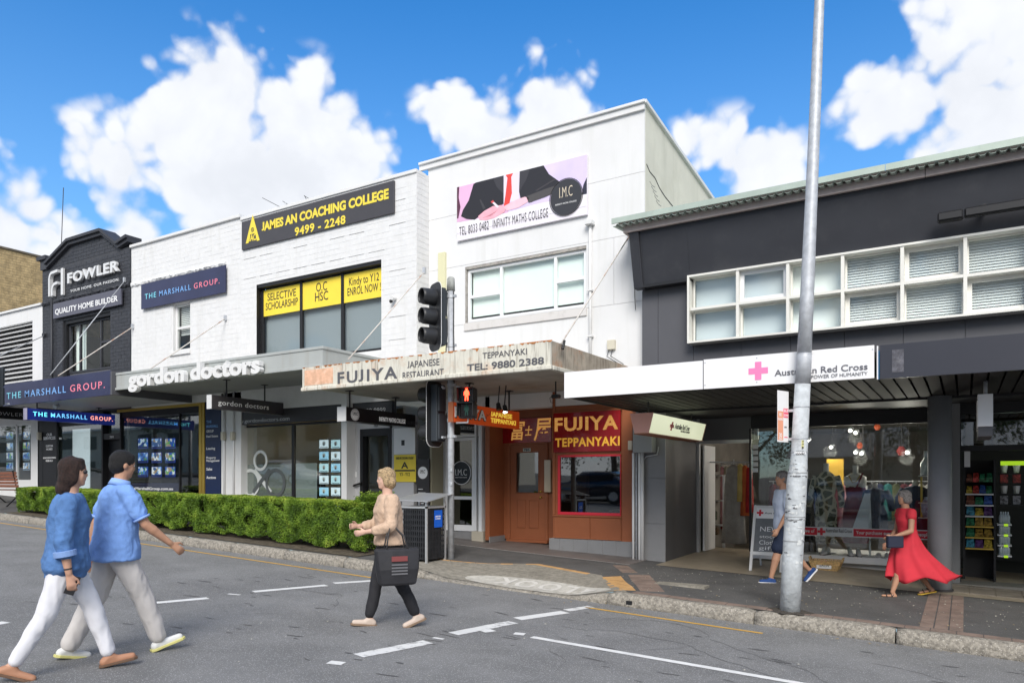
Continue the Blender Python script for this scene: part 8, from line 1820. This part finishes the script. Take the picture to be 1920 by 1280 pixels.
def hair(f, m, kind='short'):
    mb = MB(); E = f.ellip
    E(mb, (-.010, 0, .022), (.058, .049, .054)); E(mb, (-.026, 0, -.002), (.040, .046, .046))
    if kind == 'long':
        E(mb, (-.028, 0, -.03), (.040, .052, .055)); E(mb, (-.040, 0, -.07), (.036, .046, .050)); E(mb, (-.002, .038, -.012), (.022, .014, .045)); E(mb, (-.002, -.038, -.012), (.022, .014, .045)); E(mb, (.012, 0, .052), (.032, .036, .018))
    if kind == 'bob':
        E(mb, (-.024, 0, -.018), (.044, .056, .048)); E(mb, (.0, .040, -.008), (.026, .016, .040)); E(mb, (.0, -.040, -.008), (.026, .016, .040)); E(mb, (.014, 0, .050), (.034, .040, .018))
    if kind in ('short', 'buzz'): E(mb, (.012, 0, .046), (.034, .036, .018))
    # keep the face clear
    o = remesh(mb, .008, m, 'hair', f.root, .006 if kind in ('long', 'bob') else .002, 22, 3, (1, 1, .35)); return o
def sleeve_cuff(f, s, fr, m, r, w_=.018, name='cuff'):
    sh, el, wr = f.__dict__['arm'+s]; c = el.lerp(wr, fr-1) if fr > 1 else sh.lerp(el, fr); d = ((wr-el) if fr > 1 else (el-sh)).normalized()
    part(name, MB().tube([c-d*w_, c+d*w_], r*f.H, 20), m, f.root, smooth=False, loc=(0,0,0), bev=.003)
def face_view(h): return h
# --- woman in denim blue shirt and white trousers, walking right
def head_of(a, b): d = Vector(b)-Vector(a); return math.atan2(d.y, d.x)
ra_ = Vector((CA, SA, 0)); img_right = math.atan2(SA, CA); img_left = img_right+math.pi
A_, B_ = gnd(40, 1268), gnd(205, 1256); c = (A_+B_)/2; H1 = 1.66
M_den = mat('denim_shirt', (.085,.19,.42), .85, var=.2, vscale=9, bump=.6, bscale=90); M_whc = mat('white_trousers', (.68,.68,.72), .85, var=.04, vscale=5); M_hairb = mat('dark_brown_hair', (.030,.014,.010), .6, var=.6, vscale=70, bump=1.2, bscale=160)
w1 = figure('woman in denim blue shirt and white trousers striding right with a phone', (c.x, c.y, gz(c.x)), head_of(A_, B_)+R(4), H1, {'L': (24, 6, 8), 'R': (-18, 12, -22)}, {'L': (-20, 8, 15, 0), 'R': (-7, 12, 16, 0)}, lean=.05, female=True)
shirt(w1, M_den, .012, .455, 1.40, .014, .012, 'shirt', loose=.009); trousers(w1, M_whc, (.060, .043, .032), .96); shoes(w1, mat('tan_shoe', (.40,.20,.12), .6), mat('tan_sole', (.14,.08,.05), .7)); hair(w1, M_hairb, 'long')
sleeve_cuff(w1, 'R', 1.40, mat('denim_cuff', (.20,.32,.60), .8), .046, .022); sleeve_cuff(w1, 'R', 1.86, M_txt, .017, .007, 'watch')
e = MB(); w1.ellip(e, (.043, .018, .004), (.010, .014, .010), 12); w1.ellip(e, (.043, -.018, .004), (.010, .014, .010), 12); part('sunglasses', e, M_txt, w1.root, smooth=True, loc=(0,0,0))
wr, d2, sd, nrm = w1.handR; pq = wr+d2*.058*H1+nrm*.012*H1
hnd = MB(); hnd.bar(pq-sd*.02+d2*.05, pq+d2*-.02+sd*.02, .07, .010, up=nrm)
ph_ = part('phone_body', MB().bar(pq+Vector((-.02, .0, -.06)), pq+Vector((.03, 0, .07)), .012, .068, up=(1, 0, 0)), M_black, None); w1M = Matrix.LocRotScale(w1.root.location, w1.root.rotation_euler, None)
ph_.name = 'phone'; ph_.matrix_world = w1M; tag(ph_, 'black phone held low in the right hand of the woman in denim blue', 'phone')
# --- man in pale blue polo and cream trousers
A_, B_ = gnd(140, 1238), gnd(285, 1216); c = (A_+B_)/2; H2 = 1.73
m1 = figure('man in pale blue polo shirt and cream trousers striding right on the road', (c.x, c.y, gz(c.x)), head_of(A_, B_)+R(-2), H2, {'L': (-17, 10, -14), 'R': (25, 5, 16)}, {'L': (-22, 8, 15, 0), 'R': (26, 10, 24, 0)}, lean=.07, skin=SK2, headpitch=.12)
M_polo = mat('pale_blue_polo', (.20,.36,.74), .9, var=.1, vscale=8, bump=.5, bscale=90); M_crm = mat('cream_trousers', (.56,.53,.51), .85, var=.05, vscale=5)
shirt(m1, M_polo, .014, .478, .62, .020, .011, 'polo_shirt', loose=.016); trousers(m1, M_crm, (.062, .050, .041), .97); shoes(m1, mat('off_white_shoe', (.68,.68,.66), .6), mat('yellow_sole', (.62,.58,.22), .6)); hair(m1, mat('black_hair', (.010,.009,.009), .6, var=.6, vscale=70, bump=1.2, bscale=160), 'short')
for s in 'LR': sleeve_cuff(m1, s, .80, mat('pale_cuff', (.26,.42,.78), .8), .040, .010); sleeve_cuff(m1, s, .815, M_navy, .0405, .004, 'cuff_stripe')
part('collar', MB().tube([(m1.Lx(m1.Z(.835)), 0, m1.Z(.832)), (m1.Lx(m1.Z(.86))+.01, 0, m1.Z(.862))], [.052*H2, .042*H2], 20), MATS['pale_cuff'], m1.root, smooth=True, loc=(0,0,0))
# --- blonde woman in beige top with black bag, walking left
A_, B_ = gnd(757, 1166), gnd(703, 1180); c = (A_+B_)/2; H3 = 1.62
w2 = figure('blonde woman in beige blouse and black trousers carrying a large black bag', (c.x, c.y, gz(c.x)), img_left+R(24), H3, {'L': (-12, 14, -20), 'R': (16, 4, 6)}, {'L': (8, 16, 70, 28), 'R': (12, 12, 78, 25)}, lean=.04, female=True, skin=mat('skin_fair', (.60,.38,.29), .55, var=.08, vscale=20))
M_bei = mat('beige_blouse', (.56,.40,.29), .9, var=.10, vscale=12, bump=.6, bscale=80); M_blk = mat('black_trousers', (.018,.018,.022), .8, var=.2, vscale=5)
shirt(w2, M_bei, .013, .52, 1.62, .010, .013, 'blouse', loose=.010); trousers(w2, M_blk, (.064, .043, .034), .95); shoes(w2, mat('beige_shoe', (.55,.45,.38), .6), mat('beige_sole', (.22,.15,.10), .7)); hair(w2, mat('blonde_hair', (.48,.34,.19), .6, var=.55, vscale=60, bump=1.2, bscale=160), 'bob')
def person_item(f, name, label, cat, builder):
    root = thing(name, label, cat, f.root.location.copy(), f.root.rotation_euler.z, None, local=True); builder(root); return root
def bag(root):
    sh, el, wr = w2.armL; c = el+Vector((-.02, .10, 0)); zt_ = c.z-.20
    rg = [[(c.x-.02+sx*wd, c.y+sy*dp_, z) for sx, sy in ((-1,-1),(-.3,-1.15),(.3,-1.15),(1,-1),(1.05,0),(1,1),(.3,1.15),(-.3,1.15),(-1,1),(-1.05,0))] for z, wd, dp_ in ((zt_-.36, .15, .05), (zt_-.345, .175, .075), (zt_-.2, .20, .085), (zt_-.02, .215, .06), (zt_, .21, .045))]
    part('bag_body', MB().rings(rg), mat('black_bag', (.022,.022,.026), .6, var=.2, vscale=8), root, smooth=False, loc=(0,0,0), bev=.01)
    for sy in (-.05, .05): part('bag_handle', MB().tube([(c.x-.12, c.y+sy, zt_-.02), (c.x-.09, c.y+sy*.7-.03, zt_+.12), (el.x, el.y+sy*.2, el.z+.045), (c.x+.07, c.y+sy*.7-.03, zt_+.12), (c.x+.10, c.y+sy, zt_-.02)], .008, 8), M_txt, root, smooth=True, loc=(0,0,0))
    part('bag_print', bx(c.x-.10, c.x+.06, c.y+.098, c.y+.101, zt_-.12, zt_-.07), mat('faded_red_print', (.20,.05,.05), .7), root, loc=(0,0,0))
    for k in range(4): part('bag_print', bx(c.x-.10, c.x+.06, c.y+.100, c.y+.103, zt_-.16-k*.03, zt_-.145-k*.03), mat('grey_print', (.13,.13,.14), .7), root, loc=(0,0,0))
person_item(w2, 'shoulder_bag', 'large black tote bag hanging from the arm of the blonde woman', 'bag', bag)
# --- man in light shirt and navy shorts, half behind the lamp column
g_ = fp(1472, 1090); H4 = 1.59
M_lsh = mat('pale_shirt_cloth', (.55,.62,.76), .85, var=.05, vscale=6); M_nav = mat('navy_shorts', (.018,.028,.06), .85, var=.15, vscale=6)
m2 = figure('grey haired man in pale shirt and navy shorts passing behind the lamp column', (g_[0], g_[1], top(*g_)), img_left+R(2), H4, {'L': (20, 5, 2), 'R': (-16, 28, -50)}, {'L': (8, 10, 22, 0), 'R': (-12, 8, 10, 0)}, lean=.05, skin=SK2)
shirt(m2, M_lsh, .014, .485, .62, .006, .007, 'shirt', loose=.014); trousers(m2, M_nav, (.070, .064, .05), .44, name='shorts'); shoes(m2, mat('blue_canvas', (.02,.06,.20), .8), M_wtxt); hair(m2, mat('grey_hair', (.26,.24,.23), .7, var=.5, vscale=70, bump=1.2, bscale=160), 'buzz')
# --- woman in red dress
g_ = fp(1702, 1117); H5 = 1.40
M_rd = mat('coral_red_dress', (.62,.035,.055), .8, var=.08, vscale=5)
w3 = figure('grey haired woman in flowing coral red dress walking left past the shop window', (g_[0], g_[1], top(*g_)), img_left+R(0), H5, {'L': (22, 4, 2), 'R': (-20, 16, -12)}, {'L': (10, 14, 60, 10), 'R': (6, 12, 30, 5)}, lean=.06, female=True, skin=SK2)
shirt(w3, M_rd, .010, .58, .12, 0, .003, 'dress_bodice', loose=.006); shoes(w3, M_txt, mat('mustard_sole', (.60,.40,.05), .6), 'sandal', sandal=True); hair(w3, mat('grey_hair', (.26,.24,.23), .6), 'bob')
mb = MB(); Z5 = w3.Z; n = 64; rr = []
for fr_, rx, ry, sh_, wv in ((.64, .072, .092, 0, 0), (.60, .075, .098, 0, .01), (.55, .095, .112, -.01, .03), (.48, .140, .125, -.005, .03), (.40, .190, .14, -.03, .05), (.31, .250, .155, -.075, .06), (.23, .300, .165, -.12, .07), (.185, .320, .165, -.145, .08)):
    ring = []
    for k in range(n):
        a = 2*math.pi*k/n; fo = 1+wv*math.sin(7*a+fr_*9)+wv*.5*math.sin(13*a+2); bk_ = max(0, -math.cos(a))
        ring.append(((rx*math.cos(a)*fo*(1+.0)+sh_)*H5, ry*math.sin(a)*fo*H5, Z5(fr_)+(.03*math.sin(5*a+1)+.02*bk_)*H5*(1 if fr_ < .2 else 0)+w3.Lx(Z5(fr_))*0))
    rr.append(ring)
me = MB().rings(rr, cap=False).mesh('skirt', M_rd, True); o = bpy.data.objects.new('skirt', me); COL.objects.link(o); o.parent = w3.root; sm_ = o.modifiers.new('sub', 'SUBSURF'); sm_.levels = sm_.render_levels = 1; so = o.modifiers.new('sol', 'SOLIDIFY'); so.thickness = .004
def hbag(root):
    wr, d2, sd, nrm = w3.handL; c = wr+Vector((.02, .03, -.05)); part('bag_body', bx(c.x-.11, c.x+.09, c.y-.03, c.y+.04, c.z-.09, c.z+.06), mat('navy_leather', (.02,.025,.05), .5), root, loc=(0,0,0), bev=.012); part('bag_clasp', bx(c.x-.02, c.x+.0, c.y-.034, c.y-.031, c.z-.01, c.z+.02), M_goldm, root, loc=(0,0,0))
person_item(w3, 'handbag', 'small navy handbag at the waist of the woman in red', 'bag', hbag)

# ================================================================ the other side of the street (seen mirrored in the shop windows)
def tree(x, y, h, label, seed):
    rnd = random.Random(seed); t_ = thing('street_tree', label, 'tree', (x, y, gz(x)), group='trees across the street')
    z0 = gz(x); part('trunk', MB().tube([(x, y, z0), (x+.05, y, z0+h*.25), (x-.05, y+.1, z0+h*.5), (x, y, z0+h*.8)], [.22, .17, .12, .04], 10), mat('bark', (.10,.08,.06), .9, var=.3, vscale=8), t_, smooth=True)
    for k in range(5): a = k*1.3; part('limb', MB().tube([(x, y, z0+h*(.3+.07*k)), (x+math.cos(a)*h*.14, y+math.sin(a)*h*.14, z0+h*(.45+.07*k)), (x+math.cos(a)*h*.24, y+math.sin(a)*h*.24, z0+h*(.55+.07*k))], [.09, .06, .02], 6), MATS['bark'], t_, smooth=True)
    N = 9000; cl = [(rnd.gauss(0, h*.17), rnd.gauss(0, h*.17), h*.62+rnd.gauss(0, h*.14), rnd.uniform(.4, 1.)) for _ in range(34)]
    idx = rng.integers(0, 34, N); C = np.array([c[:3] for c in cl])[idx]; S = np.array([c[3] for c in cl])[idx][:, None]
    P = C+rng.normal(size=(N, 3))*S*h*.055+np.array([x, y, z0]); Nn = rng.normal(size=(N, 3)); Nn /= np.linalg.norm(Nn, axis=1)[:, None]; T = np.cross(Nn, rng.normal(size=(N, 3))); T /= np.linalg.norm(T, axis=1)[:, None]; B = np.cross(Nn, T)
    V = np.stack([P-T*.09, P-B*.05, P+T*.09, P+B*.05], 1).reshape(-1, 3)
    me = bpy.data.meshes.new('crown'); me.from_pydata(V.tolist(), [], np.arange(4*N).reshape(-1, 4).tolist()); me.materials.append(mat('tree_leaf', (.05,.085,.025), .6, var=.4, vscale=2)); tag(link('crown', me, t_), kind='stuff')
for i, (x, y, h) in enumerate(((-16, -13, 8), (-9.5, -14, 9), (-2, -13.5, 8.5), (5, -14.5, 9), (-24, -15, 10), (12, -13, 8), (-33, -14, 9), (-44, -15, 11), (-56, -13, 10), (-75, -12, 12))): tree(x, y, h, 'green street tree across the road, %s' % ['third to the left','second to the left','nearest the viewer','first to the right','fourth to the left','second to the right','fifth to the left','sixth to the left','seventh to the left','farthest to the left'][i], i)
ob_ = thing('shop_building', 'plain cream building with metal roof on the far side of the street', 'building', (-4, -20, 0))
part('wall', MB().box(-8, 12, -26, -18, -1, 2.9), mat('cream_wall', (.55,.52,.45), .8, var=.06, vscale=.6), ob_)
rp = part('roof', MB().prism([(-27, 2.9), (-17.2, 2.9), (-22, 5.2)], -8.6, 12.6, 'x'), mat('grey_metal_roof', (.34,.36,.38), .4, .3), ob_)
for k in range(36): part('roof_rib', MB().bar((-8.4+k*.6, -17.2, 2.93), (-8.4+k*.6, -22, 5.23), .03, .04), MATS['grey_metal_roof'], rp)
for k in range(4): part('window', bx(-6+k*4.5, -4+k*4.5, -18.0, -17.95, .9, 2.2), M_black, ob_)
oc_ = thing('shop_building', 'long pale two storey building far down the other side of the street', 'building', (-60, -20, 2)); part('wall', MB().box(-100, -30, -28, -18, -1, 6.5), MATS['cream_wall'], oc_); part('roof', bx(-100.3, -29.7, -28.3, -17.7, 6.5, 6.7), M_white, oc_)
for k in range(15):
    for z in (2.4, 4.8): part('window', bx(-98+k*4.5, -95.8+k*4.5, -18.0, -17.95, z, z+1.2), M_black, oc_)
def car(x, y, rz, m, label):
    t_ = thing('parked_car', label, 'car', (x, y, gz(x)), rz, 'cars parked across the street', local=True)
    prof_ = [(-2.2, .35), (-2.25, .75), (-2.0, .95), (-1.7, 1.0), (-1.1, 1.48), (.3, 1.52), (1.0, 1.05), (1.9, .92), (2.2, .7), (2.2, .35)]
    part('body', MB().rings([[(px_*s_, y_, z_ if z_ < 1 else 1+(z_-1)*(1 if abs(y_) < .75 else .9)) for px_, z_ in prof_] for y_, s_ in ((-.88, .98), (-.72, 1), (.72, 1), (.88, .98))]), m, t_, bev=.05, smooth=True, loc=(0,0,0))
    part('side_window', MB().box(-1.35, .55, -.893, .893, 1.02, 1.38), M_black, t_, bev=.04, loc=(0,0,0))
    for wx in (-1.35, 1.35):
        for wy in (-.8, .8): w_ = part('wheel', MB().tube([(wx, wy-.1, .33), (wx, wy+.1, .33)], .33, 22), M_black, t_, loc=(0,0,0)); part('rim', MB().tube([(wx, wy-.11, .33), (wx, wy+.11, .33)], .2, 16), M_alu, w_, loc=(0,0,0))
car(-35.5, -8.4, 0, mat('white_car_paint', (.75,.75,.76), .2, coat=1), 'white sedan parked across the street'); car(-15, -8.5, R(180), mat('black_car_paint', (.02,.02,.03), .15, coat=1), 'black car parked across the street'); car(-4.2, -8.4, 0, mat('silver_car_paint', (.45,.46,.48), .25, .5, coat=1), 'silver car parked across the street')
